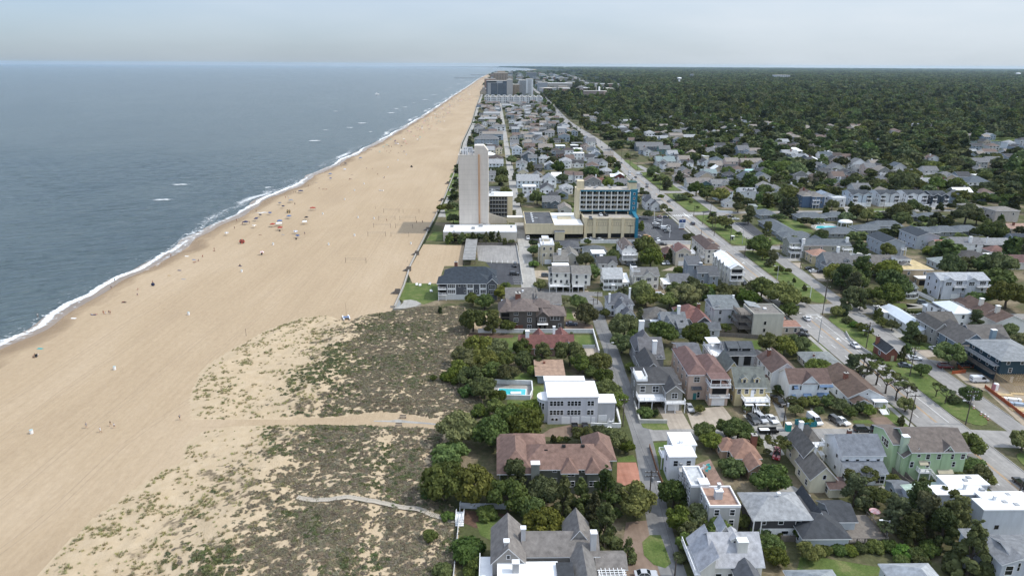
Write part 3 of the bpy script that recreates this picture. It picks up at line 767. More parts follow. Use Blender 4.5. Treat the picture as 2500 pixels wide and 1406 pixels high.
T('i','oak',(410,170,310),(690,190,300),(1000,150,300),(840,90,250),(340,360,310,'bush'),(300,620,360),(540,660,360),(830,740,320),(880,590,250,'pine'),(1120,690,260),(1310,750,270,'cedar'),(1450,730,260,'cedar'),(1650,690,340,'cedar'),(1650,1000,340,'cedar'),(1910,780,310),(1150,1000,310),(1850,1180,170,'cedar'),(500,1180,290,'bush'),(560,1330,230,'bush'),(290,1360,180,'bush'),(650,870,170,'bush'),(1480,225,180),(1600,215,170),(1720,240,220),(1830,310,130),(160,720,120,'bush'),(240,520,150,'bush'),(170,1080,140,'bush'),(330,900,120,'bush'),(1000,830,220),(1560,850,220,'cedar'),(1270,890,150),(1215,245,60,'cedar'),(1275,250,60,'cedar'),(1325,250,60,'cedar'),(440,750,200),(1780,700,150))
T('j','oak',(505,730,240),(560,940,230),(720,930,250),(850,1000,230),(980,920,200),(1070,940,150),(610,1130,170),(640,1040,200),(770,190,170),(830,270,170),(1050,190,230),(950,170,160),(1170,270,140),(1010,480,230,'bush'),(1310,590,290),(1380,290,170,'airy'),(1500,300,150,'airy'),(1250,1040,170,'bush'),(1330,1150,200),(1370,1250,170),(1660,1200,190),(1590,1040,140),(1400,1070,90,'bush'),(1170,730,100,'bush'),(1120,430,130),(1290,370,60,'bush'),(560,1250,120,'bush'))
T('k','oak',(1260,300,220),(1290,480,180),(1360,540,150),(1430,590,110),(1730,270,190),(250,600,150,'pine'),(420,560,150,'airy'),(310,690,240,'pine'),(480,720,190),(550,790,120,'bush'),(865,640,85,'bush'),(930,650,80,'bush'),(660,870,240,'pine'),(840,780,250,'pine'),(900,900,290,'pine'),(1090,790,220,'pine'),(1150,900,290,'pine'),(1270,1000,240,'pine'),(1050,1010,280,'pine'),(780,1000,240,'pine'),(560,1000,130,'airy'),(1300,1190,400,'cedar'),(50,1180,130,'bush'),(150,1170,140,'bush'),(250,1180,130,'bush'),(350,1170,130,'bush'),(470,1150,150,'bush'),(590,1150,150,'bush'),(700,1190,170,'bush'),(820,1220,170,'bush'),(920,1160,190,'bush'),(1030,1170,180,'bush'),(700,1270,140,'bush'),(860,1290,150,'bush'),(1190,580,100),(630,600,80,'bush'),(400,800,120,'pine'),(1420,1320,160,'cedar'))
T('g','oak',(90,440,230),(70,590,200),(180,530,150),(290,180,200),(235,330,120,'cedar'),(420,500,230),(520,530,190),(740,520,250),(1000,450,95),(650,160,240),(500,200,180),(820,130,180,'bush'),(1020,120,180),(1180,160,230,'bush'),(1330,100,210),(1530,170,270),(1580,290,150),(1250,80,120),(1060,320,150),(610,330,140),(1400,590,210),(1530,620,200),(1650,590,200),(1730,650,110,'bush'),(1450,690,120),(1840,810,190),(770,1200,80,'bush'),(140,800,90),(20,1090,170),(1600,1100,90),(1700,1120,100),(1640,1190,120),(1800,1110,110),(1840,1200,100),(1480,1000,75),(1520,1035,65),(1190,1190,70,'bush'),(1370,1190,70,'bush'),(1950,960,90),(280,1200,150,'bush'),(370,1230,60,'bush'),(1250,770,60),(1400,800,60,'bush'),(1720,210,90),(980,200,140),(1440,200,150),(720,280,80))
T('h','pine',(320,760,190),(480,700,170,'airy'),(570,780,190,'airy'),(660,870,180,'airy'),(760,930,190,'airy'),(850,980,120,'airy'),(440,810,130,'airy'),(830,1130,150,'oak'),(300,1200,110,'oak'),(390,1150,120,'oak'),(470,1180,120,'oak'),(200,1130,140,'oak'),(90,1100,130,'oak'),(790,650,110,'cedar'),(845,600,100,'cedar'),(980,790,140,'oak'),(1250,650,250,'oak'),(880,440,160),(960,500,120,'oak'),(1440,1030,190,'oak'),(1130,960,110,'airy'),(1220,1020,120,'airy'),(1290,1080,110,'bush'),(170,240,110,'oak'),(240,240,90,'oak'),(270,320,100,'bush'),(340,360,100,'bush'),(440,420,120,'oak'),(390,400,80,'bush'),(665,90,230,'oak'),(290,110,190),(400,130,150),(550,160,130,'airy'),(1520,100,210,'bush'),(1800,90,280,'oak'),(1500,320,150),(1820,430,150,'oak'),(1730,440,110,'oak'),(1920,510,130,'oak'),(700,370,110,'oak'),(600,340,100,'oak'),(560,270,90,'oak'),(660,680,80,'bush'),(780,1290,80,'oak'),(1000,60,60,'oak'))
T('f','oak',(640,430,250),(760,240,170),(640,210,150),(840,440,190,'pine'),(990,480,150),(930,150,150),(1590,70,80,'cedar'),(1630,70,60,'cedar'),(1560,230,90,'airy'),(1700,240,180),(1780,370,210),(700,690,290),(880,720,250),(550,810,270),(740,830,250),(970,820,190),(1140,710,190),(1150,830,190),(1340,780,220,'pine'),(1440,810,190,'pine'),(1620,770,270),(1720,860,200),(1920,850,240),(430,990,230,'bush'),(620,1010,240),(760,1110,250),(610,1140,210,'bush'),(890,1190,160),(990,950,220),(1960,990,190),(2010,1150,250),(1910,1110,150),(720,1330,190,'bush'),(870,1300,180),(1040,1350,200),(1220,1330,240),(305,345,60,'bush'),(240,1000,70,'cedar'),(1165,555,45,'bush'),(1635,580,45,'bush'),(1980,350,110),(500,920,180),(840,930,200),(1250,930,130),(1830,940,150),(1340,590,40,'bush'),(680,930,170))
T('c','cedar',*[(400+62*i,835-12*(i%2),95)for i in range(9)],(900,850,70),(960,870,60),(1030,870,60),(320,540,80,'oak'),(400,540,80,'oak'),(455,520,80,'oak'),(440,640,110,'oak'),(1250,960,120,'oak'),(1250,890,80,'oak'),(1260,1090,110,'bush'),(1490,940,100,'oak'),(1780,1070,160,'oak'),(1840,1190,160,'oak'),(1800,890,70,'bush'),(1740,940,75,'oak'),(2050,1020,150,'oak'),(2080,960,90,'oak'),(2380,960,250,'oak'),(1120,460,120,'oak'),(1290,430,150,'oak'),(930,180,130,'oak'),(930,250,130,'oak'),(970,370,100,'oak'),(1070,220,75,'oak'),(1220,130,85,'oak'),(1500,120,120,'oak'),(1540,230,110,'oak'),(1530,430,70,'bush'),(1660,340,70,'bush'),(1840,160,190,'bush'),(2010,280,130,'oak'),(2080,190,90,'oak'),(1600,1310,65,'bush'),(1320,1310,110,'oak'),(970,1330,110,'oak'),(1130,410,80,'cedar'),(1430,60,80,'oak'),(1060,570,50,'airy'),(1460,1010,80,'oak'),(1960,1330,70,'bush'),(2030,60,110,'oak'),(480,120,60,'oak'),(1030,50,100,'oak'),(1290,20,90,'oak'))
T('d','oak',(490,150,120),(400,80,120),(655,170,100,'bush'),(830,260,150),(940,310,160),(1070,320,170),(1130,270,120),(1200,220,110,'bush'),(700,50,90),(800,100,60,'bush'),(495,450,80),(553,490,60,'bush'),(340,520,90),(270,640,80),(1360,520,150,'pine'),(1250,440,120),(1540,110,140),(1700,60,190),(1850,240,170,'bush'),(1760,320,190),(1650,350,140),(1840,80,190),(1800,440,150,'pine'),(1720,440,140,'pine'),(1540,680,120,'pine'),(1150,650,62),(1255,715,55),(1090,575,55),(978,550,60),(1470,830,220),(1400,850,110),(1500,920,120),(1590,960,130,'pine'),(1660,1080,85),(1755,1085,62),(1815,1175,40,'cedar'),(2090,720,130),(2200,420,110),(2390,430,65),(2440,490,120),(350,790,110),(270,890,230),(370,960,220),(740,960,60),(835,880,85),(650,1090,110),(555,930,100,'cedar'),(735,750,80),(770,735,70),(800,1280,260),(640,1310,230),(950,1260,180,'bush'),(1150,1290,190,'airy'),(1380,1350,220,'bush'),(1520,1240,240),(1700,1300,260),(280,1310,240),(110,1340,180),(2210,1110,190),(2340,1140,230),(2440,1200,190),(1920,1260,55),(700,345,35,'bush'),(770,400,35,'bush'),(840,445,35),(530,230,35),(470,340,60),(1150,80,120),(1340,20,120),(1240,150,90),(1480,320,80,'cedar'))
T('e','oak',(115,370,110),(280,385,65),(345,440,140),(440,470,130),(515,480,110),(740,440,180),(750,510,150),(1330,450,220),(1430,490,140),(1560,620,200),(1660,620,100),(1290,300,150),(1560,310,120,'bush'),(1700,380,120,'bush'),(610,790,140),(1010,780,140,'bush'),(920,750,65,'bush'),(1245,775,120),(1190,930,200),(1350,910,140),(1480,920,170),(1640,910,250),(1630,1020,260,'bush'),(1770,1170,280),(1420,1210,240,'bush'),(620,970,210),(640,1100,270),(380,950,190,'pine'),(210,1030,190,'pine'),(310,1110,190,'pine'),(110,180,120),(290,180,150),(390,200,120),(540,190,120),(760,170,200),(900,200,120),(1060,190,140),(1240,200,150),(440,1190,120),(950,500,90,'pine'),(840,385,110),(1700,950,140),(1640,560,110),(60,430,60),(200,440,60),(950,425,90),(1550,480,60),(1640,515,70))
for i in range(7):T('e','cedar',(690+38*i,1335+2*i,42))
KIND_WORD={'oak':'live oak','pine':'pine','cedar':'dark cedar','bush':'leafy bush tree','airy':'windswept thin pine'}
def plant_tree(t,label,group,cat='tree'):
 k=t['kind'];R=t['R'];zc,vs=PROP[k]
 r=random.Random(int(t['x']*37+t['y']*91))
 vs*=r.uniform(.88,1.15)
 name={'oak':'oak_tree','pine':'pine_tree','cedar':'cedar_tree','bush':'bush','airy':'pine_tree'}[k]
 if k=='bush':cat='bush' if R<3.5 else 'tree'
 z0=zdune(t['x'],t['y'])if t['x']<10 else.02
 root=empty(name,(t['x'],t['y'],z0-.05),r.uniform(0,6.28),label,cat,group)
 inst('trunk',TRUNK[k],root,scale=(R,R,R))
 inst('crown',CROWN[k][r.randrange(len(CROWN[k]))],root,(0,0,zc*R),r.uniform(0,6.28),(R*r.uniform(.93,1.08),R*r.uniform(.93,1.08),R*vs))
 return root
 # --- scattered ground plants and woodland that nobody could count: points carrying instances of a few clumps
def scatter(name,pts,rz,scl,idx,variants,label=None):
 me=bpy.data.meshes.new(name);me.from_pydata([tuple(p)for p in pts],[],[])
 n=len(pts)
 a=me.attributes.new('rz','FLOAT','POINT');a.data.foreach_set('value',np.asarray(rz,np.float32))
 a=me.attributes.new('scl','FLOAT_VECTOR','POINT');a.data.foreach_set('vector',np.asarray(scl,np.float32).reshape(-1))
 a=me.attributes.new('idx','INT','POINT');a.data.foreach_set('value',np.asarray(idx,np.int32))
 o=tag(inst(name,me),label,kind='stuff')
 ng=bpy.data.node_groups.new(name,'GeometryNodeTree')
 ng.interface.new_socket('Geometry',in_out='INPUT',socket_type='NodeSocketGeometry');ng.interface.new_socket('Geometry',in_out='OUTPUT',socket_type='NodeSocketGeometry')
 N,L=ng.nodes,ng.links
 gi,go=N.new('NodeGroupInput'),N.new('NodeGroupOutput')
 ip=N.new('GeometryNodeInstanceOnPoints');jg=N.new('GeometryNodeJoinGeometry')
 for v in variants[::-1]:
  oi=N.new('GeometryNodeObjectInfo');oi.inputs['Object'].default_value=v;oi.inputs['As Instance'].default_value=True
  L.new(oi.outputs['Geometry'],jg.inputs['Geometry'])
 def attr(nm,ty):
  q=N.new('GeometryNodeInputNamedAttribute');q.data_type=ty;q.inputs['Name'].default_value=nm;return q.outputs['Attribute']
 cx=N.new('ShaderNodeCombineXYZ');L.new(attr('rz','FLOAT'),cx.inputs['Z'])
 L.new(gi.outputs[0],ip.inputs['Points']);L.new(jg.outputs[0],ip.inputs['Instance']);ip.inputs['Pick Instance'].default_value=True
 L.new(attr('idx','INT'),ip.inputs['Instance Index']);L.new(cx.outputs[0],ip.inputs['Rotation']);L.new(attr('scl','FLOAT_VECTOR'),ip.inputs['Scale'])
 L.new(ip.outputs[0],go.inputs[0])
 o.modifiers.new('plants','NODES').node_group=ng
 return o
def loose(name,me):return bpy.data.objects.new(name,me)
# dune plants
def blades_mesh(name,n,h,spread,mat,seed,w=.05,lean=.5):
 r=random.Random(seed);mb=MB()
 for i in range(n):
  u=r.uniform(0,6.28);d=spread*math.sqrt(r.random());x,y=d*math.cos(u),d*math.sin(u);hh=h*r.uniform(.6,1.2)
  a=r.uniform(0,6.28);l=lean*hh*r.uniform(.3,1.2);b=r.uniform(0,6.28)
  wx,wy=w*math.cos(b),w*math.sin(b)
  mb.add([(x-wx,y-wy,-.03),(x+wx,y+wy,-.03),(x+l*math.cos(a)+wx*.3,y+l*math.sin(a)+wy*.3,hh),(x+l*math.cos(a)-wx*.3,y+l*math.sin(a)-wy*.3,hh)],[(0,1,2,3)])
 return mb.mesh(name,mat)
DG=leaf_mat('dune_grass_blades',(.27,.25,.11),(.43,.40,.20),.3)
DS=leaf_mat('dune_scrub_twigs',(.17,.148,.095),(.29,.255,.165),.3)
DB=leaf_mat('dune_bush_leaves',(.090,.115,.045),(.17,.185,.085),.3)
gv=[loose('grass_tuft',blades_mesh('grass_tuft',22,.36,.26,DG,s,.045,.9))for s in range(3)]
def mound(name,mat,seed,n=90,leaf=.11):
 r=np.random.default_rng(seed);C=[(r.uniform(-.55,.55),r.uniform(-.55,.55),r.uniform(.0,.28))for _ in range(9)]
 v=leaf_cloud(C,.33,n,leaf,seed,flat=.7,up=.7)
 me=bpy.data.meshes.new(name);me.from_pydata(v.tolist(),[],[(4*i,4*i+1,4*i+2,4*i+3)for i in range(n)]);me.materials.append(mat);return me
sv=[loose('scrub_mound',mound('scrub_mound',DS,60+s))for s in range(3)]
bv=[loose('bush_mound',mound('bush_mound',DB,70+s,110,.12))for s in range(3)]
n=150000
X=rng.uniform(-95,12,n);Y=rng.uniform(93,265,n)
h,cov,inl,ok,ed=dune_field(X,Y)
green=fbm(X,Y,14,2);fine=fbm(X,Y,2.4,3);mid=fbm(X,Y,6,1)
keep=ok&(ed>.04)
z=.04+np.maximum(h,0)
u=rng.random(n)
# tufts of beach grass on the seaward side and on the crests, low scrub inland, winding bare sand between
vein=np.abs(fbm(X*.8,Y*1.5,3.4,2)-.5);bare=np.clip((vein-.02-.03*(1-inl))/.035,0,1)
big=fbm(X,Y,9,4)
g1=keep&(u<np.clip(1.2-inl*1.35,.015,1)*np.clip((fine-.40)*4,.015,1)*np.clip((big-.30)*4,.03,1)*bare*.46)
s1=keep&~g1&(u<np.clip(cov*1.2,0,1)*bare*np.clip((inl-.18)*2.4,0,1)*(.34+.2*(inl>.6)))
b1=keep&~g1&~s1&(u>1-np.clip((green-.48)*6,0,1)*np.clip((inl-.24)*4,0,1)*np.clip(1.45-inl,.1,1)*bare*.28-.25*(X>-14)*(Y<136)*(mid>.45))
for nm,mk,vv,s0,s1_,zs in(('dune_grass',g1,gv,.6,1.25,1.0),('dune_scrub',s1,sv,.4,.9,.55),('dune_undergrowth',b1,bv,.45,1.1,.65)):
 k=int(mk.sum());sc=rng.uniform(s0,s1_,k)
 scatter(nm,np.stack([X[mk],Y[mk],z[mk]],1),rng.uniform(0,6.28,k),np.stack([sc,sc,sc*zs*rng.uniform(.8,1.2,k)],1),rng.integers(0,3,k),vv)
 # ------------------------------------------------------------------ house builder
LANDMARKS,FOOT=[],[]
FACE={'f':0.0,'b':math.pi,'l':-math.pi/2,'r':math.pi/2}
WIN={}
def win_mesh(w,h,style,near):
 k=(round(w,1),round(h,1),style,near)
 if k in WIN:return WIN[k]
 w,h=k[0],k[1];mb=MB();t=.09;d=.07;x0,x1,z0,z1=-w/2,w/2,-h/2,h/2
 mb.box(x0-t,-d,z0-t,x1+t,.03,z0);mb.box(x0-t,-d,z1,x1+t,.03,z1+t)
 mb.box(x0-t,-d,z0,x0,.03,z1);mb.box(x1,-d,z0,x1+t,.03,z1)
 n=max(1,round(w/.95))
 for i in range(1,n):x=x0+w*i/n;mb.box(x-.035,-d+.02,z0,x+.035,.02,z1)
 if h>1.2:mb.box(x0,-d+.025,-.03,x1,.02,.03)
 if style=='s':
  for s in(-1,1):mb.box(*sorted((s*(w/2+t+.02),s*(w/2+t+.42)))[:1],-.05,z0,sorted((s*(w/2+t+.02),s*(w/2+t+.42)))[1],.02,z1,2)
 g=MB();g.box(x0,-.02,z0,x1,.012,z1)
 fm={'w':WHITE,'s':WHITE,'d':M('dark window frame',(.03,.03,.033),rough=.5,var=0)}[style]
 if near:r=(mb.mesh('window',[fm,GLASS,BLACK]),g.mesh('pane',GLASS))
 else:
  mb.add(g.v,g.f,1);r=(mb.mesh('window',[fm,GLASS,BLACK]),None)
 WIN[k]=r
 return r
def window(root,x,y,z,face,w=1.,h=1.4,style='w',near=True):
 a,b=win_mesh(w,h,style,near)
 o=inst('window',a,root,(x,y,z),FACE[face])
 if b:inst('pane',b,o)
 return o
def roof_mesh(kind,x0,x1,y0,y1,z,rise,ov,th=.22):
 """pitched roof body with overhanging eaves; faces 0 covering, 1 trim"""
 mb=MB();X0,X1,Y0,Y1=x0-ov,x1+ov,y0-ov,y1+ov
 if kind in('gx','gy'):
  if kind=='gx':
   half=(y1-y0)/2;s=rise/half;a=[(Y0,z-ov*s),((y0+y1)/2,z+rise),(Y1,z-ov*s)]
   P3=lambda q,e:(e,q[0],q[1]);E0,E1=X0,X1
  else:
   half=(x1-x0)/2;s=rise/half;a=[(X0,z-ov*s),((x0+x1)/2,z+rise),(X1,z-ov*s)]
   P3=lambda q,e:(q[0],e,q[1]);E0,E1=Y0,Y1
  lo=[(q[0],q[1])for q in a];hi=[(q[0],q[1]+th)for q in a]
  vs=[P3(q,E0)for q in lo]+[P3(q,E0)for q in hi]+[P3(q,E1)for q in lo]+[P3(q,E1)for q in hi]
  fs=[(3,4,10,9),(4,5,11,10),(0,6,7,1),(1,7,8,2),(0,1,4,3),(1,2,5,4),(6,9,10,7),(7,10,11,8),(0,3,9,6),(2,8,11,5)]
  mb.add(vs,fs,[0,0,1,1,1,1,1,1,1,1])
 elif kind=='hip':
  w,d=x1-x0,y1-y0;k=min(w,d)/2;s=rise/k;ze=z-ov*s;zr=z+rise
  if w>=d:r0,r1=(x0+k,(y0+y1)/2,zr),(x1-k,(y0+y1)/2,zr)
  else:r0,r1=((x0+x1)/2,y0+k,zr),((x0+x1)/2,y1-k,zr)
  c=[(X0,Y0),(X1,Y0),(X1,Y1),(X0,Y1)]
  vs=[(p[0],p[1],ze-.02)for p in c]+[(p[0],p[1],ze+th)for p in c]+[(r0[0],r0[1],r0[2]+th),(r1[0],r1[1],r1[2]+th+.001)]
  top=[(4,5,9,8),(5,6,9),(6,7,8,9),(7,4,8)]if w>=d else[(4,5,8),(5,6,9,8),(6,7,9),(7,4,8,9)]
  mb.add(vs,top+[(0,3,2,1),(0,1,5,4),(1,2,6,5),(2,3,7,6),(3,0,4,7)],[0]*4+[1]*5)
 elif kind in('sy','sx'):
  if kind=='sy':
   s=rise/(y1-y0);z00,z01=z-ov*s,z+rise+ov*s
   vs=[(X0,Y0,z00),(X1,Y0,z00),(X1,Y1,z01),(X0,Y1,z01)]
  else:
   s=rise/(x1-x0);z00,z01=z-ov*s,z+rise+ov*s
   vs=[(X0,Y0,z00),(X1,Y0,z01),(X1,Y1,z01),(X0,Y1,z00)]
  vs+=[(a,b,c+th)for a,b,c in vs]
  mb.add(vs,[(4,5,6,7),(0,3,2,1),(0,1,5,4),(1,2,6,5),(2,3,7,6),(3,0,4,7)],[0,1,1,1,1,1])
 elif kind=='flat':
  o=min(ov,.25);mb.box(x0-o,y0-o,z+.003,x1+o,y1+o,z+.3,1,top=0)
 elif kind=='par':  # flat roof behind a low parapet
  t=.22;h=.55
  mb.box(x0+t,y0+t,z-.1,x1-t,y1-t,z+.12,0)
  mb.box(x0-.04,y0-.04,z+.003,x1+.04,y0+t,z+h,1);mb.box(x0-.04,y1-t,z+.003,x1+.04,y1+.04,z+h,1)
  mb.box(x0-.04,y0+t,z+.003,x0+t,y1-t,z+h,1);mb.box(x1-t,y0+t,z+.003,x1+.04,y1-t,z+h,1)
 return mb
def wall_mb(kind,x0,x1,y0,y1,z0,z1,rise):
 mb=MB()
 if kind=='gx':
  ym=(y0+y1)/2;c=[(y0,z0),(y1,z0),(y1,z1),(ym,z1+rise),(y0,z1)]
  mb.add([(x0,*q)for q in c]+[(x1,*q)for q in c],[(0,4,3,2,1),(5,6,7,8,9)]+[(i,(i+1)%5,5+(i+1)%5,5+i)for i in range(5)])
 elif kind=='gy':
  xm=(x0+x1)/2;c=[(x0,z0),(x1,z0),(x1,z1),(xm,z1+rise),(x0,z1)]
  mb.add([(q[0],y0,q[1])for q in c]+[(q[0],y1,q[1])for q in c],[(0,1,2,3,4),(5,9,8,7,6)]+[(i,5+i,5+(i+1)%5,(i+1)%5)for i in range(5)])
 elif kind=='sy':
  c=[(y0,z0),(y1,z0),(y1,z1+rise),(y0,z1)]
  mb.add([(x0,*q)for q in c]+[(x1,*q)for q in c],[(0,3,2,1),(4,5,6,7)]+[(i,(i+1)%4,4+(i+1)%4,4+i)for i in range(4)])
 elif kind=='sx':
  c=[(x0,z0),(x1,z0),(x1,z1+rise),(x0,z1)]
  mb.add([(q[0],y0,q[1])for q in c]+[(q[0],y1,q[1])for q in c],[(0,1,2,3),(4,7,6,5)]+[(i,4+i,4+(i+1)%4,(i+1)%4)for i in range(4)])
 else:mb.box(x0,y0,z0,x1,y1,z1)
 return mb
def rail_mb(x0,y0,x1,y1,z,h=1.0):
 """balustrade along one edge"""
 mb=MB();L=math.hypot(x1-x0,y1-y0);n=max(2,round(L/1.6));ux,uy=(x1-x0)/L,(y1-y0)/L
 def bx(a,b,za,zb,t):
  nx_,ny_=-uy*t,ux*t
  p=[(x0+ux*a-nx_,y0+uy*a-ny_),(x0+ux*b-nx_,y0+uy*b-ny_),(x0+ux*b+nx_,y0+uy*b+ny_),(x0+ux*a+nx_,y0+uy*a+ny_)]
  mb.prism(p,za,zb)
 bx(0,L,z+h-.1,z+h,.06);bx(0,L,z+.1,z+.18,.04)
 for i in range(n+1):bx(max(0,L*i/n-.07),min(L,L*i/n+.07),z,z+h-.1,.065)
 m=int(L/.32)
 for i in range(m):bx(L*(i+.5)/m-.03,L*(i+.5)/m+.03,z+.18,z+h-.1,.02)
 return mb
class B:
 def __init__(s,x0,x1,y0,y1,z1,roof='gx',rise=2.,z0=0.,f=None,l=None,r=None,wall=None,rc=None,ov=.4,ws=(1.,1.4),st='w',trim=None):
  s.__dict__.update(locals())
def house(fr,ax,ay,bx,short,label,wall,roof,blocks,feats=(),z=0.,rot=0.,W=None,cat='house',name='house',group=None,autowin=True,trim=None,style='w'):
 a=G(fr,ax,ay,z);b=G(fr,bx,ay,z)
 W=W or abs(b.x-a.x)
 root=empty(name,(a.x,a.y,.015),rad(rot),label,cat,group)
 dist=math.hypot(a.x,a.y,CAM_H);near=dist<330
 LANDMARKS.append((a.x+W/2,a.y+3,short))
 wm=wall_m(wall);rm=roof if not isinstance(roof,str)else roof_m(roof)
 tm=trim or WHITE
 for i,k in enumerate(blocks):
  x0,x1=k.x0*W,k.x1*W;e=.004*i
  kw=wall_m(k.wall)if k.wall else wm;kr=(roof_m(k.rc)if isinstance(k.rc,str)else k.rc)if k.rc else rm
  wall_mb(k.roof,x0+e,x1-e,k.y0+e,k.y1-e,k.z0-(.2 if k.z0==0 else 0),k.z1,k.rise).build('wall',kw,root)
  roof_mesh(k.roof,x0,x1,k.y0,k.y1,k.z1+e,k.rise,k.ov).build('roof',[kr,k.trim or tm],root)
  nf=max(1,round((k.z1-k.z0)/2.9));fh=(k.z1-k.z0)/nf
  for face,spec in(('f',k.f),('l',k.l),('r',k.r)):
   ln=(x1-x0)if face=='f' else(k.y1-k.y0)
   if spec is None:spec=[max(1,int(ln/3.1))]*nf if autowin and face!='r' else[]
   if isinstance(spec,int):spec=[spec]*nf
   for fl,n in enumerate(spec):
    for j in range(n):
     t=(j+.5)/n;zz=k.z0+fh*fl+min(1.6,fh*.54)
     p={'f':(x0+e+(x1-x0)*t,k.y0+e),'l':(x0+e,k.y0+(k.y1-k.y0)*t),'r':(x1-e,k.y0+(k.y1-k.y0)*t)}[face]
     window(root,p[0],p[1],zz,face,*k.ws,k.st if k.st!='w' else style,near)
  FOOT.append((a.x+(x0+x1)/2,a.y+(k.y0+k.y1)/2,max(x1-x0,k.y1-k.y0)*.62+1.5))
 for ft in feats:
  t,q=ft[0],ft[1:]
  if t=='chim':
   x,y,w,d,z1=q[:5];c=q[5]if len(q)>5 else BRICK;c=wall_m(c)if isinstance(c,str)else c;zb=q[6]if len(q)>6 else 0
   mb=MB();x*=W;mb.box(x-w/2,y-d/2,zb,x+w/2,y+d/2,z1,0);mb.box(x-w/2-.1,y-d/2-.1,z1,x+w/2+.1,y+d/2+.1,z1+.18,1)
   (mb.box(x-w*.15,y-d*.15,z1+.18,x+w*.15,y+d*.15,z1+.45,2)if c==BRICK else None)
   mb.build('chimney',[c,WHITE if c!=BRICK else CONC,BLACK],root)
  elif t=='dorm':
   x,y,zz,w,h,d=q[:6];c=wall_m(q[6])if len(q)>6 else wm;x*=W
   o=wall_mb('gy',x-w/2,x+w/2,y,y+d,zz,zz+h,w*.35).build('dormer',c,root)
   roof_mesh('gy',x-w/2,x+w/2,y,y+d,zz+h,w*.35,.2,.14).build('dormer_roof',[rm,tm],o)
   window(o,x,y,zz+h*.55,'f',min(.9,w*.5),h*.62,style,False)
  elif t=='sdorm':
   x,y,zz,w,h,d=q[:6];x*=W
   o=wall_mb('sy',x-w/2,x+w/2,y,y+d,zz,zz+h,.9).build('dormer',wm,root)
   roof_mesh('sy',x-w/2,x+w/2,y,y+d,zz+h,.9,.3,.14).build('dormer_roof',[rm,rm],o)
   window(o,x,y,zz+h*.5,'f',w*.75,h*.7,'d',False)
  elif t=='deck':
   x0,x1,y0,y1,zz,rails,posts=q[:7];x0*=W;x1*=W;cm=q[7]if len(q)>7 else WHITE
   mb=MB();mb.box(x0,y0,zz-.22,x1,y1,zz);o=mb.build('deck',[cm],root)
   for s in rails:
    e={'f':(x0+.08,y0+.08,x1-.08,y0+.08),'b':(x0+.08,y1-.08,x1-.08,y1-.08),'l':(x0+.08,y0+.2,x0+.08,y1-.1),'r':(x1-.08,y0+.2,x1-.08,y1-.1)}[s]
    rail_mb(*e,zz).build('railing',cm,o)
   if posts:
    n=max(2,round((x1-x0)/3.2)+1)
    for j in range(n):
     xx=x0+.15+(x1-x0-.3)*j/(n-1);mb=MB();mb.box(xx-.1,y0+.05,-.1,xx+.1,y0+.25,zz-.22);mb.build('deck_post',cm,root)
  elif t=='cover':  # porch roof on posts: x0 x1 y0 y1 z, material, post foot height
   x0,x1,y0,y1,zz=q[:5];cm=q[5]if len(q)>5 else rm;pf=q[6]if len(q)>6 else 0;x0*=W;x1*=W
   mb=MB();mb.box(x0,y0,zz,x1,y1,zz+.2,1,top=0);mb.build('porch_roof',[cm,tm],root)
   n=max(2,round((x1-x0)/3)+1)
   for j in range(n):
    xx=x0+.2+(x1-x0-.4)*j/(n-1);mb=MB();mb.box(xx-.1,y0+.1,pf-.1,xx+.1,y0+.3,zz);mb.build('porch_post',tm,root)
  elif t=='gar':
   x0,x1,y,z0,h=q[:5];x0*=W;x1*=W;mb=MB();mb.box(x0,y-.06,z0,x1,y+.02,z0+h)
   for j in range(4):mb.box(x0+.1,y-.085,z0+h*(j+.12)/4,x1-.1,y-.06,z0+h*(j+.88)/4)
   mb.build('garage_door',WHITE if len(q)<6 else q[5],root)
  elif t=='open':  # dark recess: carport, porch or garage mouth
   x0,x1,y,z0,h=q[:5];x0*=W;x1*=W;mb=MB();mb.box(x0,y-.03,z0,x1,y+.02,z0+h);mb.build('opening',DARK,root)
  elif t=='door':
   x,y,z0=q[:3];c=q[3]if len(q)>3 else WHITE;x*=W;mb=MB();mb.box(x-.5,y-.07,z0,x+.5,y+.02,z0+2.1);o=mb.build('door',c,root)
   mb=MB();mb.box(x+.32,y-.12,z0+.95,x+.4,y-.07,z0+1.1);mb.build('handle',STEEL,o)
  elif t=='awn':
   x0,x1,y,zz,c=q[:5];x0*=W;x1*=W;mb=MB()
   mb.add([(x0,y-.05,zz),(x1,y-.05,zz),(x1,y-1.0,zz-.65),(x0,y-1.0,zz-.65),(x0,y-1.0,zz-.8),(x1,y-1.0,zz-.8),(x0,y-.05,zz-.1),(x1,y-.05,zz-.1)],[(0,3,2,1),(3,4,5,2),(0,6,4,3),(1,2,5,7),(6,7,5,4)])
   mb.build('awning',c,root)
  elif t=='win':
   face,x,y,zz,w,h=q[:6];window(root,x*W,y,zz,face,w,h,q[6]if len(q)>6 else style,near)
  elif t=='stair':
   x0,y0,z0,x1,y1,z1,w=q;x0*=W;x1*=W;n=max(3,round(abs(z1-z0)/.2));mb=MB();dx,dy=(x1-x0)/n,(y1-y0)/n
   for j in range(n):
    zz=z0+(z1-z0)*(j+1)/n
    if abs(dx)>abs(dy):mb.box(min(x0+dx*j,x0+dx*(j+1)),y0-w/2,zz-.3,max(x0+dx*j,x0+dx*(j+1)),y0+w/2,zz)
    else:mb.box(x0-w/2,min(y0+dy*j,y0+dy*(j+1)),zz-.3,x0+w/2,max(y0+dy*j,y0+dy*(j+1)),zz)
   L=math.hypot(x1-x0,y1-y0);nx_,ny_=-(y1-y0)/L*w/2,(x1-x0)/L*w/2
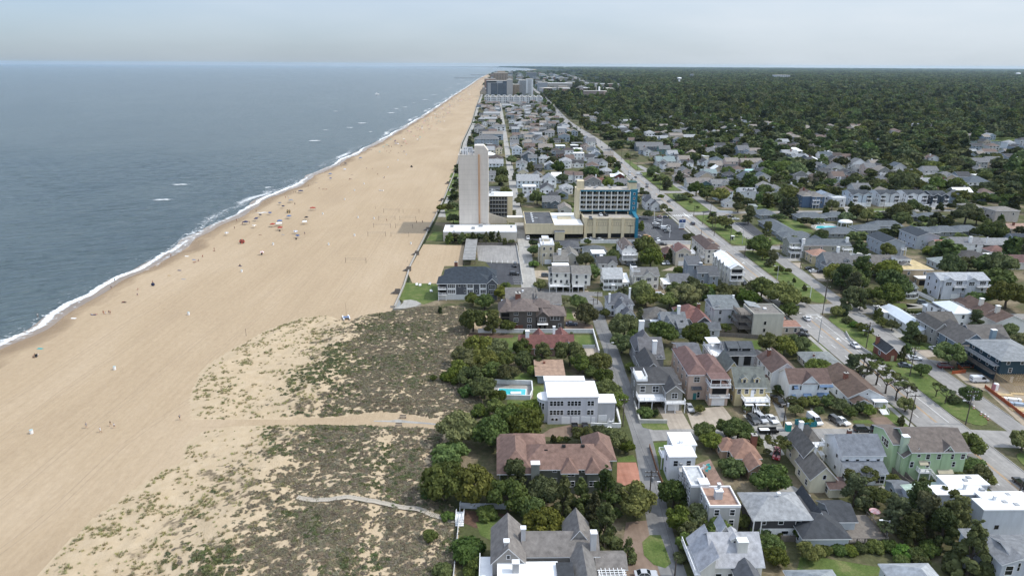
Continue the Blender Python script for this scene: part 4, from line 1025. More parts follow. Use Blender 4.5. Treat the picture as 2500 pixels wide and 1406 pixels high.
   for s in(-1,1):
    mb.tube((x0+nx_*s,y0+ny_*s,z0+.9),(x1+nx_*s,y1+ny_*s,z1+.9),.06,n=4)
    for j in range(n//2+1):
     u=j/(n//2);c=(x0+(x1-x0)*u+nx_*s,y0+(y1-y0)*u+ny_*s,z0+(z1-z0)*u);mb.tube(c,(c[0],c[1],c[2]+.9),.035,n=4)
   mb.build('outside_stair',WHITE,root)
  elif t=='box':  # plant or tank on a roof
   x,y,zz,w,d,h=q[:6];c=q[6]if len(q)>6 else STEEL;x*=W;mb=MB();mb.box(x-w/2,y-d/2,zz-.05,x+w/2,y+d/2,zz+h);mb.build('roof_unit',c,root)
  elif t=='band':  # slightly proud facing on a wall
   x0,x1,y,z0,z1,c=q[:6];mb=MB();mb.box(x0*W,y-.05,z0,x1*W,y+.02,z1);mb.build('cladding',wall_m(c)if isinstance(c,str)else c,root)
  elif t=='perg':
   x0,x1,y0,y1,zz=q;x0*=W;x1*=W;mb=MB()
   mb.box(x0-.1,y0,zz-.25,x0+.1,y1,zz);o=mb.build('pergola_beam',WHITE,root);mb=MB();mb.box(x1-.1,y0,zz-.25,x1+.1,y1,zz);mb.build('pergola_beam',WHITE,root)
   for xx in(x0,x1):
    for yy in(y0+.3,y1-.3):mb=MB();mb.box(xx-.12,yy-.12,0,xx+.12,yy+.12,zz-.25);mb.build('pergola_post',WHITE,root)
   s=MB();s.box(x0-.3,-.06,0,x1+.3,.06,.16);sm=s.mesh('slat',WHITE)
   n=int((y1-y0)/.6)
   for j in range(n):inst('slat',sm,o,(0,y0+(j+.5)*(y1-y0)/n,zz))
   s=MB();s.box(-.05,y0-.2,0,.05,y1+.2,.1);sm=s.mesh('slat',WHITE);n=int((x1-x0)/.7)
   for j in range(n):inst('slat',sm,o,(x0+(j+.5)*(x1-x0)/n,0,zz+.16))
 return root
GREYR,DARKR,NAVYR,BROWNR,REDR,TANR,SILVR='#6f6d6a','#4b4b4e','#34404c','#6b5349','#7f5349','#a9815f','#8f9398'
# ------------------------------------------------------------------ the near houses, nearest first
BLUEAWN=M('blue awning',(.10,.16,.26),rough=.8,var=.1)
TANAWN=M('tan awning',(.42,.38,.28),rough=.8,var=.1)
WH,OFF,CREAM,PGREY,BGREY='#ececea','#ddd8cc','#cfc6ae','#b9babb','#97a1aa'
house('i',700,1290,1840,'big grey shingled house','big grey shingled house with white flat roofs and a pergola at the bottom edge','#9b9690','#7f7770',[
B(0,.237,0,10,6,'gy',3.2,f=[0,1]),B(.237,.80,2.5,9.5,5.4,'gx',2.6,f=0),B(.57,.76,5,11.5,6,'gy',3.2),B(.79,1.0,.4,5,4,'gx',1.2),
B(.045,.475,-3.6,0,5.6,'flat',rc=ROOFWHITE,f=0,l=[1,1]),B(.03,.76,-13,-3.6,4.6,'gx',1.4,rc='#77736f',f=[3],l=[2]),B(.475,.58,-8,-1,6.2,'flat',rc='#3c4046',f=0),B(.6,.75,-6,2.5,5.4,'gy',2.0,rc='#77736f',f=0)],
[('chim',.105,1.5,.95,.95,9.6,'#b7b7b8'),('chim',.235,5,.9,.9,9.8,'#b7b7b8'),('chim',.17,-2.4,1.2,1,8,'#b7b7b8'),('chim',.765,3.5,1.1,1.1,9.8,'#b7b7b8'),('perg',.79,.975,-7.5,-.6,4.6),('deck',-.1,0,-9,5,3.2,'lf',True),('box',.13,-5.5,5.5,.8,.7,.3,GLASS),('box',.26,-5.5,5.5,.8,.7,.3,GLASS),('win','f',.118,0,7.2,.6,.8)],z=6)
house('i',765,520,1690,'green-grey house with the rust hip roof','long green-grey house under a rusty brown hip roof with a square chimney','#6b6e62','#87614f',[
B(0,.29,0,14,6.2,'hip',3.0,f=[1,1],l=[2,2],ov=.8),B(.2,1.0,1.2,11,6.2,'hip',3.0,f=0,ov=.7),B(.84,1.07,5.5,15,6.2,'hip',2.8,f=[0,0],l=0,ov=.8),B(0,.42,9,16,6.2,'hip',2.2,f=0,l=[1,1],ov=.8),
B(.575,.695,-.2,4,6.2,'hip',1.6,f=0,l=0,ov=.6),B(.8,.91,-.2,4,6.2,'hip',1.6,f=0,l=0,ov=.6)],
[('chim',.32,-.5,1.9,1.4,8.4,'#7d8077'),('win','f',.505,1.2,5.4,.9,1.),('win','f',.505,1.2,2.6,1.,1.3),('win','f',.635,-.2,5.3,2.4,1.1),('win','f',.635,-.2,2.6,2.4,1.4),('win','f',.75,1.2,2.8,.8,1.6),('win','f',.855,-.2,2.6,1.8,1.3),('win','f',.77,1.2,5.4,.9,.9),('win','f',.94,1.2,5.4,.9,.9),('win','f',.94,1.2,2.8,.9,.9),('box',.43,5,8.4,.8,.8,.3,BLACK),('box',.6,5.5,9.1,.8,.8,.3,BLACK),('box',.78,5.5,9.1,.8,.8,.3,BLACK)],z=6)
house('i',1165,122,1585,'white flat-roofed house','pale grey flat-roofed house with white roof, rounded bay and three garage doors','#c8c7cb',ROOFWHITE,[
B(.0,1.0,0,9.5,8.2,'flat',f=0,l=[0,0,2]),B(-.02,.8,9.5,12,8.6,'flat',f=0,l=[0,0,1]),B(1.0,1.36,.8,5.5,6.0,'flat',f=0,r=0,l=0,wall='#b3b3b5')],
[('win','f',x,0,zz,.75,1.4)for zz in(3.6,6.4)for x in(.07,.14,.21,.28,.42,.49,.56,.63,.82,.89)]+[('gar',.28,.45,0,.05,2.3),('gar',.48,.64,0,.05,2.3),('gar',.67,.86,0,.05,2.3),('win','f',.1,0,1.5,.7,.8),('win','f',.18,0,1.5,.7,.8),('door',.92,0,0),('gar',1.03,1.2,.8,.05,2.3),('stair',1.25,0,0,1.25,-3,2.5,1.2)])
# rounded bay on its beach side
rb=bpy.data.objects[[o.name for o in bpy.data.objects if o.name.startswith('house')and o.get('label','').startswith('pale grey flat-roofed')][0]]
arc=[(0,1.0)]+[(-2.6*math.sin(math.pi*k/10)-.0,3.6-2.6*math.cos(math.pi*k/10))for k in range(11)]+[(0,6.2)]
mb=MB();mb.prism(arc,-.1,6.6);mb.build('bay',wall_m('#c8c9cc'),rb)
mb=MB();mb.prism([(x*1.08,3.6+(y-3.6)*1.08)for x,y in arc],6.604,6.9);mb.build('bay_roof',ROOFWHITE,rb)
for k in range(7):
 a=math.pi*(k+1.5)/10
 for zz in(4.9,):inst('window',win_mesh(.62,1.9,'w',False)[0],rb,(-2.61*math.sin(a),3.6-2.61*math.cos(a),zz),-a)
house('f',1350,1055,1540,'small blue cabin','small slate-blue cabin under a flat tan roof by the white house','#8b98a4',TANR,[B(-.3,1,0,8,2.9,'sy',.9,f=[0],l=[1],ov=.9)],[('win','f',.25,0,1.6,2.2,1.3),('gar',.75,.95,0,.9,1.3),('box',.1,6.5,3.8,.7,.7,.6,BRICK)])
house('f',1240,690,1650,'red-roofed cottage','long low cottage with a brick-red roof, dormers and two white chimneys','#9c7b70','#80463d',[
B(-.3,1.0,0,7,3.4,'gx',3,f=[5],ov=.6),B(.07,.34,7,12,3.4,'gy',1.9,f=0),B(.58,.95,6,12,3.4,'gy',2.3,f=0)],
[('chim',-.12,3,1.3,1.1,8,WH),('chim',.55,4.5,.8,.8,9,WH),('dorm',.67,.2,3.5,1.2,1.3,2.6,WH),('dorm',.88,.2,3.5,1.2,1.3,2.6,WH)],z=3.4)
house('f',930,525,1560,'dark shingled mansion','dark brown shingled mansion with metal hip roofs and a pillared gable porch','#5d5650','#716058',[
B(.12,.55,0,11,8.2,'hip',2.4,f=[2,2,2],l=[2,2,2],ov=.9,ws=(1.5,1.4),trim=WOOD),B(-.02,.16,0.5,9,8.2,'hip',2.2,f=0,ov=.9,trim=WOOD),B(.55,1.0,1,10,5.9,'hip',2.4,f=0,r=0,ov=.8,trim=WOOD),B(.45,.78,4,11,7.8,'hip',2.2,f=0,trim=WOOD),B(.565,.735,-.6,3,6.0,'gy',1.7,f=0,ov=.5)],
[('open',.0,.12,.45,5.4,2.5),('open',.0,.12,.45,2.4,2.4),('win','f',.65,-.6,4.6,2.4,1.4),('open',.595,.705,-.65,.1,2.6),('door',.65,-.7,.1,WOOD),('win','f',.88,1,4.5,2.2,1.3),('win','f',.8,1,4.5,1.,1.3),('win','f',.93,1,1.6,1.,1.4),('band',.13,.34,-.02,0,2.2,BRICK),('chim',.27,8,1.9,1.2,12,BRICK,8),('cover',.565,.735,-2.2,-.6,2.9,WHITE)],trim=WOOD)
house('f',975,238,1525,'taupe-roofed white house','white house with wide taupe gable roofs behind the dark mansion','#dedfe0','#76706a',[
B(0,.53,0,14,6,'gx',3.6,f=0),B(.53,1.0,-2,9,6,'gx',2.6,f=[0,3]),B(.5,.62,-.5,12,6,'gy',2.4,f=0),B(-.08,.02,1,5,5,'flat',rc=ROOFWHITE)],[('chim',.21,1.5,1.8,1.2,9.5,BRICK,6),('box',.31,5,8.6,.8,.8,.7,WHITE),('deck',-.12,0,0,6,3,'lf',False)],z=6)
house('f',292,214,885,'navy-roofed beach inn','long slate-grey beachfront inn with navy shingle roof and white window bays','#5a5d63',NAVYR,[
B(0.0,.88,0,9,7.4,'hip',2.7,f=0,l=0,ov=.6),B(.08,.97,9,18,7.8,'hip',2.7,f=0,l=[0,1],ov=.5),B(.83,.995,-.8,6,7.4,'gy',2.0,f=0,r=0)],
[('band',.0,1,-.82+.8,0,2.3,'#d5d5d3')]+[('open',.025,.13,-.02,zz,2.2)for zz in(.1,2.6,5.)]+[('band',.155,.3,-.05,2.35,7.3,WH),('band',.48,.6,-.05,2.35,7.3,WH),('band',.695,.82,-.05,2.35,7.3,WH)]+[('win','f',x,-.1,zz,.7,1.5)for x in(.18,.21,.24,.27,.51,.54,.57,.73,.76,.79)for zz in(3.7,6.1)]+[('win','f',x,0,zz,.6,1.2)for x,zz in((.36,6.2),(.45,3.8),(.45,6.2),(.65,3.8))]+[('win','f',.91,-.8,zz,2.6,1.7)for zz in(3.6,6.0)]+[('chim',.27,16,1.4,1.1,12,BRICK,8),('deck',.0,.14,-1.4,0,2.5,'fl',True),('deck',.0,.14,-1.4,0,5.0,'fl',False)])
house('c',1415,1372,1820,'pair of white stilted houses','pair of white stilted beach houses with taupe roofs and white balconies',OFF,'#7b766e',[
B(.07,.5,1.5,9,8.2,'gx',1.8,z0=2.7,f=[3,2]),B(.55,1.0,0,10,8.0,'gx',2.4,z0=2.7,f=[2,2],r=0),B(.1,.5,8.5,12,9.3,'flat',rc=ROOFWHITE,f=0),B(.12,.95,3.5,9,2.7,'flat',f=0),B(0,.09,4,10,7.8,'gx',1.4)],
[('deck',-.02,.5,-1.2,1.5,2.7,'flr',True),('deck',.55,.85,-1.4,0,2.7,'flr',True),('open',.6,.85,3.46,0,2.3),('open',.2,.45,3.46,0,2.3),('sdorm',.74,3.0,8.2,.9,.8,1.5),('sdorm',.66,3.0,8.2,.9,.8,1.5),('sdorm',.82,3.0,8.2,.9,.8,1.5)])
house('c',1955,1362,2145,'white house with the silver roof','white two-storey house with silver metal roof and black shutters',WH,'#a6a9ab',[B(0,1,0,10,5.6,'gx',3.4,f=[4,4],st='s',ws=(.7,1.3),r=0),B(1.0,1.36,1.5,9,3.4,'sy',1.6,rc=ROOFWHITE,f=[2])],[('door',.5,0,0),('cover',.4,.6,-1.4,0,2.7,WHITE),('box',-.06,3,5,.9,.9,.2,WHITE)])
house('d',198,1270,440,'white shuttered villa','square white villa with grey gable roof and dark shutters in rows',OFF,GREYR,[B(0,1,0,10,6.6,'gx',2.2,f=[3,3],st='s'),B(.35,.8,-.5,5,6.6,'gy',1.7,f=[1,1],st='s',ws=(1.0,1.4)),B(-.04,.25,2,10,7.4,'par',f=0)],[('deck',-.04,.25,2,10,7.9,'lf',False)])
house('d',540,1262,762,'small white cottage','small white cottage with grey roof and a bright porch on its side',WH,'#66686d',[B(.1,1,0,9,3.1,'gx',2.6,f=[4]),B(-.22,.1,1,6,2.8,'flat',rc=ROOFWHITE,f=[2])],[('cover',-.25,.2,-1.6,1,2.6,ROOFWHITE)])
house('d',760,1235,1040,'slate-blue modern house','slate-blue modern house with steep charcoal shed roofs and arched windows','#8a929c','#5b5e63',[B(0,.5,5,13,8.6,'sy',1.8,f=[0,0,1],l=[1,1,1]),B(.3,1.0,1.5,8,6,'gx',2.2,f=[2,2]),B(.68,1.0,-.2,3,5,'gx',1.2,f=[1,1])],[('chim',.45,5,1.2,1,9.5,'#8a929c')])
house('d',1152,1240,1292,'long white-roofed townhouse','long beige townhouse with a bright white metal roof and stacked white balconies',OFF,M('white metal roof',(.78,.79,.80),rough=.45,var=.06,scale=1),[B(0,1,2,25,8.6,'gy',1.7,f=[2,2,2],l=[4,5,5]),B(.05,.95,.0,2,8.4,'gy',1.7,z0=2.9,f=0,l=0)]+[B(-.12,.5,5+5*i,8+5*i,8.6,'gx',1.3,f=0,l=[1,1,1])for i in range(4)],
[('open',.12,.88,-.01,3.2,2.1),('open',.12,.88,-.01,6.0,2.1),('deck',0,1,-1.3,0,3.0,'flr',True),('deck',0,1,-1.3,0,5.8,'flr',True),('gar',.2,.8,2,.1,2.4)])
house('d',915,1010,1040,'brown-roofed townhouse row','long beige townhouse row with brown hip roof running beside the avenue',OFF,'#665048',[B(0,1,0,26,7.6,'hip',2.0,f=[2,2,2],l=[5,6,6],ov=.6),B(.6,1.35,5,10,7.4,'hip',1.4,f=0),B(.6,1.35,15,20,7.4,'hip',1.4,f=0)],[('deck',-.25,.1,1,5,2.8,'fl',False)])
house('d',612,1030,765,'beige house with a brown gable','beige gabled house with brown roof, bay window and a white side terrace','#c9bda8',REDR,[B(0,1,0,11,7.0,'gy',2.2,f=[0,2,0],l=[1,2,1]),B(1.0,1.32,2,9,5.2,'par',f=0)],[('win','f',.35,0,5.4,2.4,1.6),('win','f',.72,0,5.4,.8,1.6),('gar',.2,.8,0,.05,2.4),('deck',1.0,1.34,1.6,9,5.8,'fr',False)])
house('d',500,960,600,'red-brown bungalow','red-brown bungalow with brown hip roof tucked behind cedars','#7c4a42','#6e4d44',[B(0,1.1,0,9,3,'hip',2,f=[2])])
house('d',78,1022,218,'white balconied house','white gabled house with long brown roof and stacked front balconies','#e0deda','#75645a',[B(0,1,1.5,18,7.2,'gy',2.6,f=[2,2,2],l=[2,3,3])],[('deck',-.05,1.05,-1.2,1.5,2.8,'flr',True),('deck',-.05,1.05,-1.2,1.5,5.3,'flr',True),('cover',-.05,1.05,-1.2,1.5,5.0,WHITE,2.8)])
house('c',1322,1096,1456,'tall tan tower house','tall tan three-storey house with white roof decks on top','#c6b99c',ROOFWHITE,[B(0,1,0,13,9.6,'par',f=[1,2,2],l=[2,3,3]),B(.15,.65,7,12,11.2,'par',f=[0,0,0,0],l=0),B(-.12,0,3,9,8,'flat',f=0,l=[1,1,1])],[('deck',.2,.95,.5,6,10.2,'flr',False),('box',.75,9,9.7,.9,.9,1),('gar',.3,.8,0,.05,2.3)])
house('c',1455,1130,1715,'taupe-roofed pair','low house of crossing taupe gable roofs with a white chimney','#b9b3a8','#7c776f',[B(0,.55,0,9,3.6,'gx',2.6),B(.4,1,3,15,4.2,'gy',2.6),B(.2,.6,7,14,4,'gx',2)],[('chim',.24,3.5,1.4,1,8.4,WH)])
house('c',1540,985,1722,'low charcoal-roofed house','low house with a plain charcoal hip roof beside the white parking wall','#a9a59d','#55575c',[B(0,1,0,13,3,'hip',1.8)])
house('c',1842,1082,1972,'blue-grey cottage','blue-grey cottage with a white flat roof and white window awnings','#8496a0',ROOFWHITE,[B(0,1,0,7,4.6,'flat',f=[1,2]),B(-.45,1.3,9,19,3.4,'hip',2.0,rc='#5d6367',wall=WH)],[('awn',.55,.8,0,4.4,WHITE),('awn',.55,.8,0,2,WHITE)])
house('c',1905,1150,2090,'dark-roofed cottage','small cottage with dark shingle roof behind the silver-roofed white house','#c9cacb',DARKR,[B(0,1,0,9,3,'gx',2.4),B(.5,.95,-1,4,3,'gy',1.8)])
house('f',2000,398,2262,'many-gabled grey house','white house with many dark grey gables and two white chimneys by the lane','#dddee0','#5d6068',[B(.05,1,2,12,5,'hip',3.2),B(.25,.75,-2,6,4.6,'gy',2.4),B(.45,.9,-7,0,3.4,'gy',2.2)],[('chim',.08,3,.7,.7,9,WH),('chim',.93,7,.7,.7,10,WH),('dorm',.55,3.5,6,1.6,1,2),('dorm',.78,0,4,1.6,1,2)])
house('g',270,440,510,'brown-grey hip-roofed house','house with weathered brown-grey hip roof and one small white dormer','#b7b3ac','#66615b',[B(0,1,0,10,3.4,'hip',3,f=[2]),B(.2,.8,-4,0,2.9,'flat',rc=ROOFWHITE,f=[2])],[('dorm',.66,1.2,4.2,1.1,1.2,2.4,WH)])
house('g',440,530,655,'blue-grey gabled house','pale blue-grey gabled house with a tall white chimney','#a7b2ba','#72767a',[B(0,1,3,10,5,'gx',2.4,f=[2,2]),B(.0,.45,0,6,4.4,'gy',2.2),B(.6,1,-1,3,4.2,'sy',1.2)],[('chim',.75,6,1,1,10,WH),('box',.8,2,5.5,.9,.9,.2,GLASS)])
house('g',640,520,940,'rust-red roofed house','house with a rust-red hip roof, dark front gable and brick chimney','#b4b9bd','#844f43',[B(0,.75,8,20,4,'hip',3),B(.3,.85,2,12,4,'gy',2.8,wall='#4f4e50'),B(.6,1,-1,4,3.2,'gx',1.6,rc='#5f646a')],[('chim',.62,12,1,1,8.4,BRICK)])
house('g',890,405,1115,'pale house with a grey shed roof','pale grey house with a grey-green shed roof partly behind trees','#c4c6c8','#70787b',[B(0,1,0,9,6,'sy',2.2,f=[2,2],l=[2,2]),B(-.05,.2,1,10,6.2,'sx',1)],[('chim',.97,7,.6,.6,9,WH)])
house('g',1237,522,1510,'concrete block house','plain pale concrete house, flat brown roof, dark timber balconies on its side','#b9b5a5','#7d766d',[B(0,1,0,11,8.4,'par',f=0,l=0,trim=wall_m('#b9b5a5')),B(.1,.45,8,13,9.2,'sx',-.8,f=0,rc='#8d9396')],
[('win','f',.4,0,5.2,.6,1.1,'d'),('win','f',.4,0,2.4,.6,1.1,'d'),('box',.55,6,8.5,1.1,1.1,.5,WHITE),('box',.25,5,8.5,1.2,1.2,.2,WOOD)]+[('deck',-.42,0,1,9,zz,'fl',True,WOOD)for zz in(2.7,5.4,8.1)])
house('g',1512,500,1670,'pair of terracotta sheds','low annex with two flat terracotta roofs beside parked cars','#b8ab9b','#a06a50',[B(0,1,0,5,2.8,'sy',.4,f=[2]),B(.05,.6,8,13,2.9,'sy',.5,f=[1])])
house('g',215,860,440,'grey metal-roofed tall house','tall grey house with ribbed metal mansard roof and two white chimneys','#8f8f90','#69676a',[B(.08,.98,0,6,5.6,'sy',4.2,f=0,l=[1,1]),B(.0,.85,6,16,6,'hip',4.4,f=0,l=[2,2])],[('chim',.42,15,1.7,1.1,12.5,WH),('chim',.62,1.5,1.3,1.1,10.8,WH,4),('dorm',.33,-.1,5.2,1.4,.9,1.6,WH),('dorm',.85,-.1,5.2,1.4,.9,1.6,WH)])
house('g',205,1172,600,'grey house with white decks','grey house with charcoal roof and white railed decks above a white garage door','#8a8780','#4a4a4c',[
B(.05,1.0,3,14,6.6,'hip',2.6,f=0,l=[2,2]),B(.3,.75,12,24,6.2,'gy',2.6,f=0),B(.62,.98,-1.5,5,6.0,'gy',1.9,f=0,r=0),B(0,.25,3,9,7.2,'par',f=0,l=[1,1])],
[('gar',.67,.92,-1.5,.05,2.4),('deck',0,.62,-1.4,3,3.1,'fl',True),('deck',.58,1.03,-3.2,-1.5,3.1,'flr',True),('deck',0,.25,3,9,7.8,'lfr',False),('win','f',.15,3,4.7,1.4,1.9),('win','f',.45,3,4.7,1.8,1.9),('win','f',.8,-1.5,4.8,1.6,1.6),('open',.05,.25,2.95,.1,2.4),('open',.28,.42,2.95,.1,2.4),('open',.46,.6,2.95,.1,2.4)])
house('g',655,1092,985,'pink house with the red roof','pink stucco house with red-brown hip roof and a white balcony tower','#c7ab97','#7c574e',[
B(0,.5,0,19,8.4,'hip',2.0,f=0,l=[4,4,4],ov=.5),B(.45,1.0,0,13,8.4,'hip',2.0,f=0,ov=.5),B(.1,.7,15,24,8.2,'gx',1.5,rc='#63646a',f=0),B(.48,.98,-4,0,6.1,'flat',f=0,wall='#c7ab97')],
[('gar',.55,.9,-4,.05,2.5),('open',.54,.92,-4.02,3.5,2.1),('deck',.46,1.0,-5,-3.9,3.1,'flr',False),('deck',.45,1.01,-5,0,6.4,'flr',False),('cover',.46,1.0,-4.6,.2,8.6,roof_m('#7c574e'),6.4),('win','f',.22,0,6.6,1.6,1.6),('awn',.08,.36,0,4.4,roof_m('#55565c')),('door',.2,-.02,.05,M('teal door',(.05,.2,.2),rough=.5,var=0)),('win','f',.3,0,1.6,.8,1.8),('open',.6,.95,.0-.02,6.5,1.9)])
house('g',1078,1150,1345,'yellow dormered house','pale yellow house with steep grey-green roof, two dormers and white balcony porch','#d3bf86','#6c726a',[
B(0,1,0,9,6.2,'gx',4.2,f=[0,4],l=[2,2]),B(-.1,.55,9,18,6.0,'gy',4,l=[2,2]),B(1.0,1.25,1.5,9,4,'gx',2.4,f=[1])],
[('dorm',.3,.8,6.7,1.7,1.7,3.2),('dorm',.72,.8,6.7,1.7,1.7,3.2),('deck',.2,1.05,-3.4,0,3.0,'flr',True),('cover',.2,.48,-4.3,-3.4,2.3,WHITE),('cover',.55,1.02,-4.3,-3.4,2.3,WHITE),('open',.28,.95,-.02,.1,2.3),('stair',.58,-6,0,.58,-3.6,.8,1.4),('door',.58,-.06,3.1)])
house('g',935,850,1252,'modern grey house','modern light grey house with dark metal roof, shed dormers and white roof terrace','#a8a9ac','#50565c',[
B(.18,1.0,0,10,6.2,'gx',2.6,f=0,l=0),B(-.22,.2,-.3,10,5.4,'flat',f=0,l=[2,2])],
[('sdorm',.42,1.4,6.9,3.4,1.1,3.2),('sdorm',.78,1.4,6.9,3.4,1.1,3.2),('open',.34,.55,-.02,2.6,3.2),('open',.7,.9,-.02,2.6,3.2),('win','f',.06,-.3,3.9,1.4,1.5),('deck',-.22,.2,-.3,10,5.9,'flr',False),('cover',-.2,.16,5,10,8.2,WHITE,5.9),('open',-.1,.5,-.33,.1,2.0)])
house('g',1330,842,1440,'white garden garage','small white garage with dark gable roof near a timber fence','#d2d2d0','#57565a',[B(-.55,1,0,8,2.7,'gy',1.5,f=0)],[('gar',.0,.75,0,.1,2.1)])
house('g',1560,1112,1925,'white house with blue awnings','white two-storey house with brown roof, centre gable and blue awnings','#e2e6ea','#6f5348',[
B(0,1,0,8,6.0,'gx',2.9,f=[4,5],l=0,ws=(.8,1.3)),B(.3,.7,-.15,5,6.0,'gy',2.4,f=0),B(-.18,.5,8,20,5.8,'gy',3,f=0,l=[3,3]),B(-.2,0,9,12,3,'hip',1,f=[1])],
[('awn',.1,.2,0,5.4,BLUEAWN),('awn',.08,.18,0,2.5,BLUEAWN),('awn',.36,.56,0,2.9,BLUEAWN),('awn',.72,1.05,0,5.9,BLUEAWN),('awn',.7,1.0,0,3,BLUEAWN),('door',.46,-.16,.6),('deck',.4,.54,-1.5,0,.6,'lr',False),('chim',.0,17,.9,.9,9.5,BRICK)])
house('h',262,1150,608,'brown-roofed bungalow','wide bungalow under a long brown gable roof with a brick chimney','#cdd2d6','#69503f',[B(0,1,0,18,3.3,'gy',2.7,f=[2],l=[4]),B(.05,.5,-2.6,1,2.6,'gy',1.2,f=[1])],[('chim',.3,9,1.1,.9,6.8,BRICK),('cover',.62,1.0,-2.2,0,2.7,WHITE),('win','f',.5,0,4.4,.5,.5),('stair',.85,-4.6,0,.85,-2.4,.7,2)])
house('g',1765,850,2040,'pale hip-roofed bungalow','bungalow with a pale grey hip roof beside the avenue verge','#c7bda8','#7f8583',[B(0,1,0,10,2.9,'hip',1.9,f=[2],ov=.7)],[('chim',.25,4,.5,.5,4.8,BRICK)])
house('h',628,712,735,'small brick house','small brick gable house with dark roof and brick chimney on the median','#7d4637','#3b4046',[B(0,1,0,8,3.2,'gy',1.9,f=[0],l=[1])],[('chim',.1,7,1,.9,6.4,BRICK),('door',.6,0,0,M('cream door',(.4,.36,.25),var=0))])
MRW=M('pale metal roof',(.52,.57,.62),rough=.4,var=.08,scale=1)
house('h',990,500,1105,'long white cottage','long low white cottage with a pale blue metal roof',WH,MRW,[B(-.5,1,0,26,3,'gy',1.3,f=[1],l=[6]),B(-.9,-.4,20,28,2.9,'flat',rc=ROOFWHITE,f=0)])
house('h',1258,395,1440,'white house with the silver hip roof','white two-storey house with silver hip roof and a dark upper side wall',WH,M('silver metal roof',(.66,.70,.74),rough=.4,var=.06),[B(0,1,0,13,6.0,'hip',1.7,f=[1,1],l=[1,4]),B(-.2,0,8,14,5,'flat',rc='#555a60',f=[0,1]),B(.0,.6,13,19,3,'hip',1,rc=MRW,f=0)])
house('h',1100,560,1400,'taupe house on the frontage road','taupe-roofed house with stepped gables and white bands on the frontage road','#a7a39c','#635d56',[B(-.05,.35,0,12,6.2,'gy',2.2,f=[1,0],l=[3,3]),B(.2,1,7,16,6,'gx',2.6,f=[0,3]),B(.05,.65,-1,5,3.2,'sy',1.2,f=[1])],[('gar',.15,.45,-1,.05,2.4),('band',.2,1,7,4.4,5.9,WH)])
house('h',1350,690,1830,'slate-blue house with porch','slate-blue house with taupe gables, white porch and a tall trimmed chimney','#6f8290','#68625c',[B(.3,1,3,13,6.4,'gx',3,f=[2,2],r=0),B(-.08,.45,0,14,5.6,'gy',3.6,f=[2,2],l=[3,3]),B(.65,1.0,-1,5,5.6,'gy',2.2,f=[0,2])],[('chim',.55,.5,1.5,1.2,10.5,'#7d93a0'),('deck',-.1,.48,-2,0,2.8,'flr',True),('cover',-.1,.48,-2,0,5.2,roof_m('#68625c'),2.8),('dorm',.2,.5,6,2,1.2,3)])
house('h',1692,912,2090,'dark teal new house','unfinished dark teal house with grey hip roof and long side balcony','#2b4653','#858a8d',[B(0,1,0,15,8.2,'hip',2,f=[1,2,3],l=[0,4,4],ov=1.2)],[('deck',-.16,0,.5,14.5,2.9,'l',False,WOOD),('deck',-.16,0,.5,14.5,5.6,'l',False,STEEL),('door',.34,0,0),('win','f',.62,0,1.8,1,1)])
for(ax,ay,bx,l,s)in[(1592,362,1752,'white villa with brown gable roof and white chimney, beside the silver hip roof','nearer brown-roofed villa'),(1745,440,1960,'white villa with long brown roof at the right edge by dark trees','right-hand brown-roofed villa')]:
 house('h',ax,ay,bx,s,l,'#dedcd7','#6a4f40',[B(-.35,1,0,15,4.2,'gy',2.6,f=[2],l=[3]),B(-.35,.2,10,18,4,'hip',1.6)],[('chim',.1,6,1.3,1.2,8.6,'#d0cabc')])
house('e',1062,1222,1495,'grey three-storey townhouses','row of grey three-storey townhouses with white balconies, trim and garage doors','#c0c4cc','#a3a8ae',[B(0,1,0,10,8.6,'gx',1.8,f=[0,5,0],l=[1,2,2],ov=.5),B(.06,.26,-.6,4,8.6,'gy',1.2,f=0),B(.54,.74,-.6,4,8.6,'gy',1.2,f=0)],
[('deck',.27,.53,-1.3,0,5.7,'flr',False),('deck',.76,1.03,-1.3,0,5.7,'flr',False),('win','f',.16,-.6,7.1,2.4,1.5),('win','f',.64,-.6,7.1,2.4,1.5),('win','f',.4,0,7,2.6,1.9),('win','f',.89,0,7,2.6,1.9),('gar',.24,.46,0,.05,2.3),('gar',.74,.96,0,.05,2.3),('win','f',.16,0,1.5,1.2,1.8),('win','f',.6,0,1.5,1.2,1.8),('open',.03,.1,0,.1,2.2),('box',.12,3,9.6,.9,.5,.3,GLASS)])
house('e',868,1100,1055,'tan house being roofed','tan modern house with bare timber roof deck, glazed top room and white canopy','#a58f6f',M('bare roof timber',(.47,.37,.20),rough=.8,var=.25,scale=1.5,streak=(1,.2,1)),[B(-.55,1,4,20,6.2,'flat',f=[0,2],l=0,ov=1),B(-.2,.4,13,19,8.6,'flat',rc='#5c5d61',wall=WH,f=[0,0,4]),B(.1,1.1,0,4,3.2,'flat',rc=ROOFWHITE,f=[1])],[('open',.15,.85,-.02,.1,2.4)])
house('e',735,1040,828,'grey cottage with white gable','grey-roofed cottage with a white-trimmed front gable, next to the tan house','#aaa9a6','#6f6963',[B(-.3,1,0,8,6,'gy',2,f=[1,2]),B(-2.2,.3,6,16,5.6,'gx',3)],[('dorm',-.9,6.5,6.2,2,1,3,WH)])
house('e',775,1222,895,'white house with shutters by the grey townhouses','white gabled house with black shutters beside the grey townhouses',WH,'#585a60',[B(0,.8,0,14,5.2,'gy',2.2,f=[2,2],st='s',l=[3,3]),B(.8,1.1,1,8,2.8,'sx',-.8,f=[1])])
